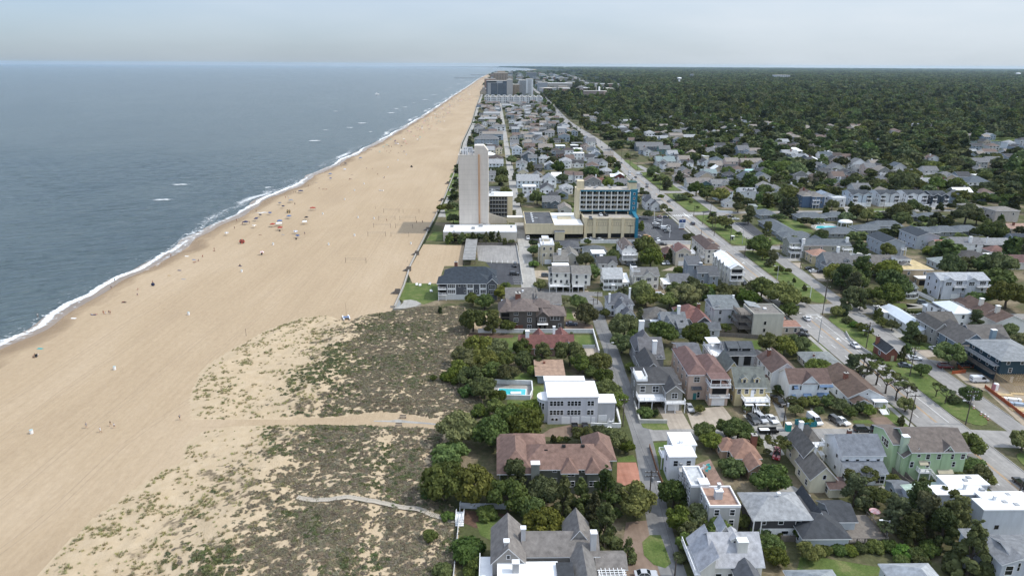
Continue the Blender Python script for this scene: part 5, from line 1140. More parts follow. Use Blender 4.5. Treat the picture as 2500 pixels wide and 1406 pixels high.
house('e',62,990,430,'gambrel grey house','blue-grey house with broad grey gambrel roof and white chimney by the frontage road','#8f979c','#6b6b6c',[B(0,.62,0,12,4.4,'gx',4.6,f=[4]),B(.6,1.0,2,12,4.2,'gx',2.8),B(-.05,.2,-1,4,4,'gy',2)],[('chim',.36,6,1.2,1.2,11.5,WH),('dorm',.5,1,5,2.4,1.2,3)])
house('d',1885,955,2365,'long olive rowhouse','long olive-grey rowhouse with blue-grey roof and white decks at both ends','#99998a','#5b646b',[B(0.03,1,0,9,7,'gx',2.2,f=[3,4]),B(-.22,.1,3,12,7.4,'gx',2,l=[2,2]),B(.35,.6,5,13,7.2,'gy',2)],[('deck',-.24,-.03,-.5,3,2.8,'fl',True),('deck',-.24,-.03,-.5,3,5.4,'fl',False),('deck',.82,1.02,-2.2,0,5.0,'flr',True),('deck',.82,1.02,-2.2,0,2.6,'flr',False),('chim',.02,1,1.3,1,10,WH),('chim',.95,2,1.3,1,10.5,WH),('win','f',.4,0,5.2,.9,1.8)])
house('d',1995,1012,2190,'salmon-roofed cube house','cream square house with a salmon pyramid roof','#cbb98f','#b0795a',[B(0,1,0,9,4.4,'hip',2.2,f=[0,1])])
for(ax,ay,bx,l,s,c)in[(575,832,758,'blue-grey two-storey house with navy gable roof behind the long olive rowhouse','left navy-roofed house','#a3aab2'),(875,772,1065,'blue-grey house with navy gable roof left of the salmon-roofed cream house','right navy-roofed house','#a9b0b8')]:
 house('e',ax,ay,bx,s,l,c,'#38434e',[B(-.05,1,0,17,7,'gy',2.2,f=[1,0],l=[4,4])],[('deck',.8,1.05,-1.2,0,3.6,'flr',True)])
for q in[('e',1065,812,1220,'cream house with a salmon roof','cream house with a salmon-red hip roof behind a bright green tree','#d2c3a2','#a2674f',[B(0,1,0,9,4,'gx',2.4)]),
('e',1212,805,1468,'white house with wide chimney','white house with grey roof and a wide white chimney',WH,'#757679',[B(0,1,0,10,5,'gx',2.4,f=[2,2])],[('chim',.55,1,1.4,1.2,8.6,WH)]),
('e',1478,805,1725,'dark green-brown house','dark brown house with a light grey gable roof','#59564c','#86888a',[B(0,1,0,10,4.6,'gx',2.3,f=[1,2])],[('chim',.1,1,.5,.5,8.2,WH)]),
('e',1075,960,1300,'pale teal hip-roofed house','low house with a pale teal-grey hip roof among leafy trees','#b4bab8','#8b9694',[B(0,1,0,10,3.2,'hip',2.2)]),
('e',1290,900,1540,'low charcoal hip-roofed house','low house with a broad charcoal hip roof right of the pale teal roof','#8d8880','#4d4a49',[B(0,1,0,12,3,'hip',2.2)]),
('e',1550,895,1735,'white canopy house','low house with a flat bright white roof canopy','#b0a695',ROOFWHITE,[B(0,.9,0,7,3,'flat',f=[3]),B(.4,1.2,7,14,4,'hip',2.4,rc='#8d5f52')]),
('e',1695,955,1848,'white house under a maroon roof','white house with a dark maroon roof at the right edge','#d4cfc8','#6d4a45',[B(0,1.3,0,9,3.6,'gx',2.6)]),
('e',1755,770,1960,'navy-blue roofed house','white-trimmed house with a navy-blue roof at the right edge','#8f9ba8','#38424f',[B(0,1,0,10,5,'gx',2.4)]),
('e',1575,525,1790,'big beige apartment house','big plain beige apartment house with low grey roof','#b3aaa0','#837c74',[B(0,1,0,12,7.2,'hip',1.6,f=[0,2],l=[2,2]),B(-.62,.1,12,24,7,'hip',1.6)]),
('e',1640,640,1960,'salmon-roofed low house','low beige house with a salmon roof and brick chimney at the right','#bcae9a','#a97f66',[B(0,1,0,10,3.6,'hip',2.0)],[('chim',.4,3,1,1,7,BRICK)]),
('d',1900,448,2108,'royal blue house','royal blue three-storey house with tan hip roof and white trim','#4f6785','#80786f',[B(.0,.5,2,14,8.2,'hip',2,f=0,l=[3,3,3]),B(.42,1.0,0,14,8.2,'hip',2,f=[1,2,2])],[('deck',.42,.75,-1.4,0,5.4,'flr',True),('deck',.42,.75,-1.4,0,2.7,'flr',False)]),
('d',2190,440,2325,'white stacked-deck house','white house with stacked roof decks and a pale blue roof','#d3d4d5','#7f92a6',[B(0,1,0,9,6.2,'par',f=[2,2]),B(-.7,.5,7,17,7,'gy',2.2)],[('deck',0,1,0,4,6.9,'flr',False)]),
('d',1262,372,1420,'tall white house','tall white house with grey roof and box dormer beside dark trees','#dadcde','#8d9298',[B(0,1,0,9,6.8,'gx',2.0,f=[1,1,3])],[('sdorm',.6,.6,6.6,5,1.4,3)]),
('d',1470,328,1685,'big white gabled house','big white house of three gables with taupe roof','#d6d6d4','#8c867e',[B(.1,.8,4,16,6.2,'gy',2.8),B(.25,.6,0,8,6.2,'gy',2.2,f=[2,2]),B(.6,1,1,9,5.6,'gy',2,f=[1,1])]),
('d',745,262,985,'teal-fronted gambrel house','house with a teal gambrel front and tan roofs by the frontage road','#c9c5bc','#847a72',[B(0,1,4,14,5,'gx',3),B(.42,1.0,0,8,4,'gy',3.2,wall='#4f6b70')]),
('d',990,272,1165,'grey cross-gabled house','pale grey cross-gabled house with grey roof beside the gambrel house','#c4c2bd','#7b7b7a',[B(0,1,2,12,5.2,'gx',2.8),B(.5,1,0,8,5,'gy',2.6)]),
('d',605,190,770,'pinkish tan house','pinkish tan house with tan gable roof near the avenue','#b9a497','#8d8075',[B(0,1,0,9,4.6,'gy',3)]),
('d',325,478,462,'white double-gabled house','white double-gabled house with charcoal roof beside the blue hotel wall','#cfd1d4','#54575e',[B(.0,.8,4,16,5,'gy',3.4),B(.35,1.0,0,7,4,'gy',2.8),B(.1,.6,12,22,5,'gx',3.2)]),
('d',1110,445,1222,'little white cottage','little white gabled cottage at the dark tree clump','#d2d3d2','#868a8c',[B(0,1,0,8,3,'gy',2)]),
('d',1370,475,1436,'green garden shed','small pale green garden shed beside the tree-shaded lawn','#9aa59f','#8a928f',[B(0,1,0,4,3,'sy',.6)],[],'shed'),
('k',595,490,600,'x','x',WH,WH,[])][:-1]:
 house(*q[:9],feats=q[9]if len(q)>9 else())
 # low motel: grey walls under blue-grey hip roofs round a court
for i,(fr,ax,ay,bx,d,l)in enumerate([('d',1860,585,2130,10,'motel cabin with hip roof directly behind the swimming pool'),('d',2150,580,2360,9,'motel cabin with hip roof right of the pool terrace'),('e',540,515,665,8,'motel cabin with hip roof left of a big dark tree'),('e',820,510,905,9,'short motel cabin between the big dark tree and a long cabin'),('e',905,525,1145,9,'long motel cabin at the far side of the court lawn'),('d',2175,750,2470,12,'motel cabin with hip roof in front of the pool'),
('e',345,640,590,10,'motel cabin with hip roof left of centre in the front row'),('e',480,600,745,7,'motel cabin with curved white roof edge'),('e',800,665,1075,10,'motel cabin with a small front gable in the front row'),('e',1040,655,1270,10,'motel cabin second from the right in the front row'),('e',1230,650,1475,10,'motel cabin at the right end of the front row'),('e',590,665,790,9,'motel cabin behind the navy-roofed houses'),
('d',1640,735,1830,30,'long motel wing with grey-blue roof along the frontage road'),('d',1470,560,1640,14,'motel wing at the corner behind dark pines'),('d',1700,790,2010,10,'motel office with pale blue-grey roof at the near corner')]):
 house(fr,ax,ay,bx,l.split(' with')[0].split(' in ')[0],l,'#8f9599','#5f686f',[B(0,1,0,d,2.9,'hip' if i not in(8,)else 'hip',2.2,ov=.7,f=None)]+([B(.3,.6,-1,4,2.9,'gy',1.6)]if i==8 else[]),cat='motel cabin',name='motel_cabin',group='low motel cabins with grey-blue roofs')
 # four three-storey townhouses
for i,(ax,bx,c,l)in enumerate([(290,462,'#b3c0cc','blue-grey townhouse pair, leftmost of the four gabled townhouses'),(538,712,'#c6cace','mid-grey townhouse pair, second of the four gabled townhouses'),(783,962,'#d8dbde','pale grey townhouse pair, third of the four gabled townhouses'),(1010,1152,'#33414d','dark navy townhouse, rightmost of the four gabled townhouses')]):
 W_=4
 house('e',ax,388 if i<3 else 395,bx,['leftmost blue-grey townhouse','mid-grey townhouse','pale grey townhouse','navy townhouse'][i],l,c,'#3e464e',[B(0,1,1.5,16,8.4,'gx',2.0,f=[0,2,2],l=[0,2,2]),B(.0,.48,0,6,8.2,'gy',1.4,f=[0,1,1]),B(.52,1,0,6,8.2,'gy',1.4,f=[0,1,1])],
[('band',0,1,-.03,0,2.8,WH),('gar',.06,.42,-.08,.05,2.3),('gar',.58,.94,-.08,.05,2.3),('open',.04,.22,-.03,3.1,2),('open',.04,.22,-.03,5.7,2),('open',.78,.96,-.03,3.1,2),('open',.78,.96,-.03,5.7,2)]+[('deck',a,b,-1.2,0,zz,'flr',False)for a,b in((.02,.24),(.76,.98))for zz in(3.0,5.6)],group='gabled townhouses in a row')
 # lower right corner
house('j',450,600,640,'white cube house','white modern house with broad white flat roof at the lane corner','#e4e7ea',ROOFWHITE,[B(0,1.15,0,4.8,6.4,'flat',f=[0,2],l=[1,1]),B(.38,1.4,4.8,10.5,6.7,'flat',f=0),B(.45,1.0,-1.6,0,3.4,'flat',rc='#b9b7b2',f=[1])],[('deck',-.12,.38,4.8,8,3.4,'lb',True),('box',.75,5.5,7,.8,.8,.8,WHITE),('box',.5,-.4,4.6,.7,.6,.5,STEEL)])
house('j',805,822,1070,'tan-roofed stacked house','tall grey house with tan roofs and a white-walled roof terrace holding teal chairs','#a5a4a0','#a3785b',[
B(.0,1.0,0,7,7.6,'par',f=[0,2,2],l=[2,2,2],rc='#ab7d5f'),B(-.3,.28,7,14.5,7.8,'par',rc='#b9bcbd',f=0,l=[3,4,4]),B(.28,.8,7,18,5.6,'sx',1.6,f=0),B(.02,.28,7.02,9,8.4,'flat',rc=ROOFWHITE,f=0)],
[('chim',.42,3.2,1.5,1.3,9.6,'#b5b8b9',7),('chim',.42,3.4,.5,.5,11,STEEL,10)]+[('box',.42+.03*(i%2),9+1.4*i,6.6,.5,.9,.1,BLACK)for i in range(5)],z=7.8)
for(x,y)in[(760,480),(790,470),(800,500),(780,520),(745,500)]:
 c=G('j',x,y,8.2);mb=MB();col=M('teal plastic',(.06,.42,.40),rough=.5,var=0)if x>770 else WHITE
 mb.box(-.3,-.3,.35,.3,.3,.43);mb.box(-.3,.24,.43,.3,.3,.95)
 for sx in(-.26,.26):
  for sy in(-.26,.26):mb.tube((sx,sy,0),(sx,sy,.35),.03,n=4)
 o=mb.build('terrace_chair',col,None,(c.x,c.y,7.93),random.uniform(0,6))
 tag(o,{760:'white chair at the back of the walled roof terrace',790:'teal chair at the back of the walled roof terrace',800:'teal chair at the right of the walled roof terrace',780:'teal chair at the front of the walled roof terrace',745:'white chair at the left of the walled roof terrace'}[x],'chair','chairs on the roof terrace')
house('j',1010,500,1225,'orange-brown bungalow','bungalow with orange-brown shingle hips half hidden by oaks','#a98b6f','#9b6b4f',[B(0,1,0,8,3.2,'hip',2.4,f=[2]),B(-.3,.3,4,9,3,'hip',1.6),B(.3,.9,-5,0,2.9,'gy',1.5,f=[2])],[('chim',1.05,6,1.3,1.2,6,BRICK)])
house('j',1170,1085,1610,'silver hip-roofed house','two-tone house with worn silver-grey hip roof, dark upper floor, white basement','#48474a','#94979a',[B(0,1,0,8,5.4,'hip',2.0,f=[0,3],l=[0,3],ov=.9),B(.95,1.2,2,8,5,'sx',-.8,rc=DARKR,f=0)],[('band',.1,1,0,0,2.4,WH),('win','f',.3,-.04,1.4,.9,.8),('win','f',.6,-.04,1.4,1.4,.8),('cover',-.06,.12,-.8,8,5.0,WHITE),('box',.55,4,8,.7,.7,.4,WHITE)])
house('j',820,1470,1235,'whitewashed house with dormer','house with whitewashed steep roof, white chimney and one gabled dormer','#d2cfc6','#a9aab0',[B(0,1,0,9,4.2,'gx',4.0,f=[4],ws=(1.1,1.5)),B(-.28,.0,-1,8,4.2,'sx',2.6,f=[2],l=[4]),B(.4,.85,-5,0,3.6,'gy',2,rc='#5d6066'),B(.28,.42,5,8,8.3,'gy',1.3,f=0)],[('chim',.62,2.2,1.9,1.4,8.2,'#d6d3c8',3),('dorm',.52,3,6.0,1.8,1.7,3,'#d2cfc6'),('deck',-.4,-.28,-1,9,3.0,'l',True)])
house('k',215,790,560,'blue-grey house with brick chimney','white house with blue-grey shingle roof and small brick chimney','#e6eaee','#6d747f',[B(0,1,3,13,6.2,'gx',2.8,f=[0,4],l=[2,2],ws=(.8,1.)),B(.02,.95,0,3,3.2,'sy',1.2,f=[2])],[('chim',.38,9,.9,.8,9.6,BRICK,7),('win','f',.82,0,1.5,2.0,2.0),('chim',-.05,8,.8,.8,6,WH)],z=-6)if False else None
house('k',215,640,570,'blue-grey roofed white house','white house with blue-grey shingle roof and a small brick chimney','#e6eaee','#6d747f',[B(0,1,3,12.5,6.4,'gx',2.8,f=[0,4],l=[2,2],ws=(.8,1.)),B(.02,.95,0,3,3.4,'sy',1.2,f=[1])],[('chim',.38,8.5,.9,.8,10,BRICK,8),('win','f',.82,0,1.5,2.0,2.0)])
house('k',740,590,1200,'mint green house','tall mint green house with taupe roof, white chimney and outside stair','#a6c392','#72645a',[B(0,1,0,11,7.9,'gx',2.8,f=0,l=[0,0,1],ov=.6),B(-.22,.06,3,12,8.0,'gx',1.5,f=0,l=[1,1,1]),B(.56,.72,-.12,4,8.0,'gy',1.3,f=0),B(-.1,.1,.6,4,6,'sx',2.0,f=0)],
[('chim',-.07,2.2,1.4,1.2,10.6,'#aebfa2')]+[('win','f',x,0,6.3,.9,1.3)for x in(.3,.5,.74,.94)]+[('win','f',.13,0,6.6,.7,.7),('win','f',.64,-.12,8.2,.6,.6),('win','f',.03,0,4.2,.8,1.5),('win','f',.33,0,4.2,.8,1.5),('win','f',.8,0,4.2,.7,1.3),('awn',.14,.3,0,5.3,TANAWN),('awn',.52,.8,0,2.8,TANAWN),('open',.55,.73,-.02,.1,1.8),('deck',.12,.34,-1.6,0,2.9,'fl',True),('stair',.5,-.9,.3,.33,-.9,2.9,1.1),('deck',.93,1.08,1,8,5.4,'fr',False),('win','l',-.22,6,6.6,2,1.8)])
house('k',660,790,760,'pale blue shed','pale blue garden shed with a plain grey gable roof','#a9b8c0','#6f757c',[B(-.1,1.1,0,5,2.6,'gx',1.2,f=0)],[('door',.3,0,0)],cat='shed',name='garden_shed')
house('k',1335,1080,1900,'white flat-roofed block','large white house of stepped bright flat roofs beside the avenue','#c3c9d0',ROOFWHITE,[B(0,1,0,3.6,6.8,'flat',f=0,l=0),B(.15,.85,3.6,5.8,6.9,'flat',f=0),B(-.45,.35,5.8,9,6.5,'flat',f=0,l=[1,1]),B(-.15,.5,9,12.5,6.7,'flat',f=0),B(-.68,-.15,8,12.5,4.2,'sx',.6,rc='#9db8a3',f=0)],
[('win','f',.25,0,2.6,.7,.8,'d')]+[('box',x,y,6.9,.9,.9,.4,STEEL)for x,y in((.55,1.5),(.42,2.4),(.2,10.5),(.3,7),(.3,11.5),(.6,5))]+[('chim',.05,7.5,.5,.5,8,'#cfd3d6',6),('chim',.3,3.2,.5,.5,8,'#cfd3d6',6)],z=0)
house('k',1500,1510,1800,'grey angular house','grey angular house with slanting roof and tall dark windows in the corner','#b9bec6','#7d8084',[B(.25,1.2,0,6.5,6.8,'gx',1.0,f=[3,3],ws=(1.2,1.8)),B(-.1,.35,-.6,5.5,6.2,'sx',1.2,f=[1,1],ws=(1.4,2.)),B(-.4,.3,5.6,8.5,6,'sy',.6,f=0)])
house('k',50,1110,330,'dark hip-roofed low house','low house with dark blue-grey roofs and a timber party deck','#aab3b8','#41454b',[B(-.9,.45,-3,6,3.2,'hip',2.4,f=0),B(.3,1.0,2,9,3.4,'gx',1.6,f=0,l=0),B(-.35,.1,2,11,3.2,'gy',2.6,f=0)],[('deck',.55,1.75,-2,7,1.2,'fr',True,WOOD),('win','f',.5,2,1.8,1,1)])
house('k',-60,560,60,'pale yellow gabled house','pale yellow house with grey gable roof and small white windows','#d5cdae','#6d675f',[B(-.75,.35,0,9.5,5.6,'gy',2.8,f=[1,2],l=[2,2],ws=(.7,1.)),B(.2,1.1,6,12,6.2,'hip',2,f=[1,2])],[('cover',.35,1.3,4,6,3.2,ROOFWHITE),('deck',.4,1.2,4,6,6.0,'fr',False),('chim',-.1,8.5,.9,.9,10,WH),('awn',.0,.3,-.02,2.9,roof_m('#7c6a5c'))])
house('k',30,745,200,'yellow cottage wing','cream gabled cottage with maroon lean-to roof by the pale yellow house','#d8d0b0','#67594f',[B(-.5,.75,2,10,3.8,'gy',3,f=[0],rc='#6d675f'),B(.3,1.1,0,3,2.4,'sy',.7,rc='#5e4640',f=0)],[('win','f',.15,2,4.2,.7,1.1),('chim',.25,9,.6,.6,8,WH)])
house('k',-20,1830,300,'pale roof at the bottom','pale grey hip roof cut by the bottom edge, left one','#bfc3c4','#8e979c',[B(-.3,1,0,10,3.4,'hip',2.6)])
house('k',800,1830,1230,'pale pyramid roof at the bottom','pale grey pyramid roof cut by the bottom edge, in front of the hedge','#bfc3c4','#a3a9ae',[B(0,1,0,12,3.2,'hip',2.8)])
# ------------------------------------------------------------------ hotels and the far resort
CONCW=wall_m('#c9c1b4');BEIGE=wall_m('#d6c59c');BLUEW=M('peacock blue render',(.018,.155,.235),rough=.6,var=.08,scale=.6)
RUST=M('rust stripe',(.46,.29,.18),rough=.8,var=.2,scale=.4,streak=(1,1,.15))
ROOFG=M('tar roof grey',(.085,.088,.095),rough=.9,var=.4,scale=.35,detail=7)
ROOFC=M('deck concrete',(.38,.35,.31),rough=.9,var=.18,scale=.4,detail=7)
def seam_wall(key,col):
 m,N,L,b=new_mat(key);p=N.new('ShaderNodeTexCoord').outputs['Object'];b.inputs['Roughness'].default_value=.85
 s=N.new('ShaderNodeSeparateXYZ');L.new(p,s.inputs[0])
 fr_=mathn(N,L,'FRACT',mathn(N,L,'MULTIPLY',s.outputs['Z'],1/2.9))
 line=mathn(N,L,'LESS_THAN',fr_,.045)
 st=ramp(N,L,noise(N,L,p,.5,6,.7,0,(1,1,.12)),[(.3,tuple(c*.88 for c in col)),(.7,tuple(c*1.08 for c in col))])
 L.new(mixc(N,L,mathn(N,L,'MULTIPLY',line,.35),st,(.25,.23,.21)),b.inputs['Base Color'])
 return m
TOWERW=seam_wall('tower_concrete',(.60,.55,.49))
def grid_part(name,root,cols,rows,x0,x1,z0,z1,y,mat,fx=.7,fz=.55,d=.05,face='f',skip=None):
 mb=MB();cw,ch=(x1-x0)/cols,(z1-z0)/rows
 for i in range(cols):
  for j in range(rows):
   if skip and skip(i,j):continue
   a,b_=x0+cw*(i+.5-fx/2),x0+cw*(i+.5+fx/2);c,e=z0+ch*(j+.5-fz/2),z0+ch*(j+.5+fz/2)
   if face=='f':mb.box(a,y-d,c,b_,y+.02,e)
   else:mb.box(y-d,a,c,y+.02,b_,e)
 o=mb.build(name,mat,root);o['kind']='stuff'
 return o
 # beachfront tower
ty=392.
tb=P(1122,571)
tw=empty('tower_hotel',(-21.8,ty,0),0,'tall blank concrete tower hotel with a rust stripe beside the beach','hotel')
hL=Hgt(1122,571,383);hR=Hgt(1180,571,356);hC=Hgt(1192,571,369)
LANDMARKS.append((-13,396,'concrete tower hotel'))
mb=MB();mb.box(0,0,-.2,11.6,30,hL);mb.build('wall',TOWERW,tw)
mb=MB();mb.box(.25,.25,hL+.004,11.4,29.7,hL+.12);mb.build('roof',ROOFC,tw)
mb=MB()
for a in((0,0,11.6,.25),(0,29.75,11.6,30),(0,.25,.25,29.75)):mb.box(a[0],a[1],hL+.002,a[2],a[3],hL+1.1)
mb.build('parapet',CONCW,tw)
sh=[(9.2,-.2),(17,-.2),(17,hC),(14.6,hR),(9.2,hR)]
mb=MB();mb.add([(x,.6,z)for x,z in sh]+[(x,9,z)for x,z in sh],[(0,1,2,3,4),(5,9,8,7,6)]+[(i,5+i,5+(i+1)%5,(i+1)%5)for i in range(5)]);mb.build('lift_shaft',TOWERW,tw)
mb=MB();mb.box(11.6,9.003,-.2,16.9,30,hL-2);mb.build('wall',TOWERW,tw)
mb=MB();mb.box(11.2,-.15,0,12.2,.62,hL+1.3);mb.build('rust_stripe',RUST,tw)
for i,(x,y,h)in enumerate([(2.5,6,4.5),(4,7,4),(5.2,5,5),(6.4,8,3.2),(7.6,9,4.6)]):
 mb=MB();mb.box(x-.35,y-.12,hL+.1,x+.35,y+.12,hL+h);mb.tube((x,y,hL+.1),(x,y,hL+h),.1,n=5);mb.build('aerial_panel',WHITE,tw)
for(x,y,w,d,h)in[(3,13,4,5,2.2),(8.5,16,3,3,1.6),(5,22,5,4,2.8)]:
 mb=MB();mb.box(x-w/2,y-d/2,hL+.1,x+w/2,y+d/2,hL+h);mb.build('roof_unit',STEEL,tw)
 # balconied annex behind
house('c',803,690,1042,'balconied hotel annex','hotel annex of dark balconies under a bright white roof beside the tower','#d6c59c',ROOFWHITE,[B(0,1,10,24,15.6,'flat',f=0,l=0,r=0)],
[('open',0.02,.76,9.98,2.6+2.6*j,2.2)for j in range(5)]+[('deck',.02,.76,8.9,10,2.6+2.6*j,'f',False,STEEL)for j in range(5)]+[('band',.02+.125*j-.01,.02+.125*j+.01,9.4,2.6,15.4,'#8b8577')for j in range(7)]+[('box',.15,13,15.9,2,2,1.6,WHITE),('box',.05,18,15.9,1.5,1.5,2,STEEL)],cat='hotel',name='hotel_annex')
o=empty('ramp_wall',G('c',800,690),0,'beige curved ramp wall at the foot of the balconied annex','wall')
mb=MB();mb.add([(-.5,0,-.1),(11.2,0,-.1),(11.2,0,3.2),(-.5,0,7.2),(-.5,.5,-.1),(11.2,.5,-.1),(11.2,.5,3.2),(-.5,.5,7.2)],[(0,1,2,3),(4,7,6,5),(3,2,6,7),(1,5,6,2),(0,3,7,4)]);mb.build('wall_face',CONCW,o)
# low white-roofed pavilion in front
house('c',342,868,1082,'low white pavilion','long low pavilion with white membrane roof at the foot of the tower','#c9c1b4',ROOFWHITE,[B(0,1,0,17,5.2,'par',f=0,l=0,r=0)],
[('box',.1,13,5.3,1.8,1.6,1.3),('box',.4,8,5.3,2,1.8,1.3),('box',.5,14,5.3,2.4,1.6,1.5),('box',.93,12,5.3,1.4,1.4,1.2),('box',.55,9,5.3,.25,.25,1.2),('box',.66,9.5,5.3,.3,.3,1),('box',.14,2,5.3,1.2,.8,.5),('box',.85,3,5.3,.3,.3,.6),('open',.04,.2,-.02,.1,2.8),('box',.72,4,5.3,2.5,.15,.3)],cat='pavilion',name='pavilion')
# beige banquet block, bridge and porch
house('c',1168,842,1456,'beige banquet block','beige windowless banquet block with stained tar roof between the two hotels','#d6c59c',ROOFG,[B(0,1,0,34,8.4,'par',z0=2.9,f=0,l=0,trim=BEIGE),B(.72,2.0,1,33,7.9,'flat',z0=2.9,f=0,l=0,rc=ROOFWHITE),B(1.0,2.02,.4,10,7.2,'par',z0=2.8,f=0,trim=BEIGE,rc=ROOFG),B(.02,1.0,8,34,2.9,'flat',f=0,l=0),B(1.02,1.35,-3.4,2,4.8,'flat',f=0)],
[('open',.02,.98,7.98,0,2.8),('open',1.4,2.0,3,0,2.8),('band',1.35,1.38,.3,0,2.8,BEIGE)]+[('box',.28,6+5.5*j,8.5,1.1,1.1,.8,WHITE)for j in range(5)]+[('box',.42,16,8.5,2,1.5,.5)]+[('box',1.45,18,8.1,8,6,.9,BEIGE)]+[('box',1.75+.1*j,5,7.3,1.2,1.2,.8)for j in range(3)],cat='hotel',name='banquet_block')
house('c',990,762,1166,'beige link bridge','beige link bridge spanning the hotel driveway','#d6c59c',ROOFWHITE,[B(0,1,4,8,7.4,'flat',z0=4.2,f=0,l=0)],[('band',0,.05,4,0,4.2,BEIGE)],cat='bridge',name='link_bridge')
# blue and beige balcony hotel on its parking deck
g0=P(*px('x',372,1250));g1=P(*px('x',1440,1250));HW=g1.x-g0.x
hb=empty('balcony_hotel',(g0.x,g0.y,0),0,'beige and peacock blue hotel, four rows of balconies above a parking deck','hotel')
LANDMARKS.append((g0.x+15,g0.y+5,'balcony hotel'))
u=HW/1068.
X_=lambda x:(x-372)*u
HD=11.0;HT=25.4;TB=13.6
mb=MB();mb.box(0,.35,2.6,X_(1395),13,HD-.3);mb.build('deck_wall',BEIGE,hb)
mb=MB();mb.box(-.1,.0,HD-.3+.003,X_(1400),24,HD);mb.build('parking_deck',ROOFC,hb)
mb=MB();mb.box(0,-.05,HD+.003,X_(1395),.25,HD+.75);mb.box(-.2,.25,HD+.003,.1,13,HD+.75);mb.build('parapet',BEIGE,hb)
mb=MB();mb.box(.2,13.003,-.1,X_(1395),24,HD-.31);mb.build('wall',BEIGE,hb)
for a,b_ in((372,432),(550,606),(860,916),(1120,1180)):
 mb=MB();mb.box(X_(a),-.35,-.1,X_(b_),.34,HD+.95);mb.build('pilaster',BEIGE,hb)
for a,b_ in((432,550),(606,860),(916,1120),(1180,1395)):
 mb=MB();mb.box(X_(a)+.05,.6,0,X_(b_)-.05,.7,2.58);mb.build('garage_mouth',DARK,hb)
 mb=MB();n=max(2,int((X_(b_)-X_(a))/1.25));x0,x1=X_(a)+.25,X_(b_)-.25
 for zz in(7.2,9.1):mb.box(x0,.26,zz,x1,.36,zz+.1)
 for k in range(n+1):xx=x0+(x1-x0)*k/n;mb.box(xx-.06,.27,7.3,xx+.06,.36,9.1)
 o=mb.build('vent_lattice',M('brown lattice',(.28,.22,.17),var=.1),hb);o['kind']='stuff'
bx0,bx1=X_(328),X_(1350);ny0=13.0
mb=MB();mb.box(bx0,ny0+1.6,TB,bx1,ny0+11,HT);mb.build('room_block',BEIGE,hb)
mb=MB();mb.box(bx0-.1,ny0-.1,HT+.003,bx1+.1,ny0+11.1,HT+.35);mb.build('roof',ROOFC,hb)
mb=MB();mb.box(bx0,ny0-.02,TB-.5,bx1,ny0+11,TB-.004);mb.build('underside_slab',BLUEW,hb)
mb=MB();mb.box(bx0,ny0-.14,HT-.75,bx1,ny0+1.5,HT-.003);mb.build('fascia',BLUEW,hb)
fh=(HT-.75-TB)/4;bw=(bx1-bx0)/8
slab=MB();slab.box(.16,0,0,bw-.16,1.6,.16);slab.box(.16,0,1.0,bw-.16,.1,1.1,1)
for k in range(12):slab.box(.2+(bw-.5)*k/11,.02,.16,.34+(bw-.5)*k/11,.08,1.0,1)
slabm=slab.mesh('balcony',[wall_m('#c9cbc8'),M('balcony rail',(.58,.60,.60),var=0)])
dk=MB();dk.box(.2,1.5,.16,bw-.2,1.57,fh-.25);dkm=dk.mesh('balcony_door',GLASS)
fr_m=MB();fr_m.box(bw*.55,1.44,.16,bw*.6,1.52,fh-.3);fr_m.box(bw*.78,1.44,.16,bw*.82,1.52,fh-.3);fr_m.box(bw*.6,1.44,fh-.7,bw*.78,1.5,fh-.3);frm=fr_m.mesh('door_frame',BEIGE)
for j in range(4):
 for i in range(8):
  o=inst('balcony',slabm,hb,(bx0+bw*i,ny0,TB+fh*j));d_=inst('balcony_door',dkm,o);inst('door_frame',frm,o)
for i in range(9):
 mb=MB();mb.box(bx0+bw*i-.22,ny0-.3,TB,bx0+bw*i+.22,ny0+1.59,HT-.76);mb.build('divider',wall_m('#dedcd4'),hb)
for i in range(5):
 mb=MB();xx=bx0+.6+(bx1-bx0-1.2)*i/4;mb.box(xx-.25,ny0+.6,HD,xx+.25,ny0+1.1,TB-.5);mb.build('column',BEIGE,hb)
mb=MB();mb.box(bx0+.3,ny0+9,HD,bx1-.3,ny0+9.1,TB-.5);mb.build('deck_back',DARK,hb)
mb=MB();mb.box(X_(252),ny0+.3,-.1,bx0-.005,ny0+11,HT+.4);mb.build('end_wall',BEIGE,hb)
mb=MB();mb.box(X_(268),ny0+1,HT+.36,X_(405),ny0+6,HT+5.2);mb.build('stair_tower',BEIGE,hb)
mb=MB();mb.box(X_(1320),ny0+1,HT+.36,X_(1480),ny0+6,HT+4.2);mb.build('stair_tower',BEIGE,hb)
mb=MB();mb.box(X_(1314),ny0+.8,HT+4.203,X_(1486),ny0+6.2,HT+4.7);mb.build('tower_cap',M('green cap',(.03,.09,.08),var=.1),hb)
mb=MB();mb.box(X_(1354),ny0-.25,HD-1.0,X_(1500),ny0+11.3,HT+.3);mb.build('blue_wall',BLUEW,hb)
mb=MB();mb.add([(X_(1396),-.5,-.1),(X_(1456),-.5,-.1),(X_(1456),ny0-.26,-.1),(X_(1396),ny0-.26,-.1),(X_(1396),-.5,11.8),(X_(1456),-.5,11.8),(X_(1470),ny0-.26,HD+2),(X_(1396),ny0-.26,HD+2)],[(0,3,2,1),(4,5,6,7),(0,1,5,4),(1,2,6,5),(2,3,7,6),(3,0,4,7)]);mb.build('blue_fin',BLUEW,hb)
for j in range(4):window(hb,X_(1432),ny0-.25,TB+1.4+fh*j,'f',1.0,1.3,'w',False)
for(x,y)in[(430,6),(560,9),(700,9),(830,10),(960,10),(1090,10),(640,4),(960,4.5)]:
 mb=MB();mb.box(X_(x)-.7,ny0+y-.6,HT+.35,X_(x)+.7,ny0+y+.6,HT+1.3);mb.build('roof_unit',STEEL,hb)
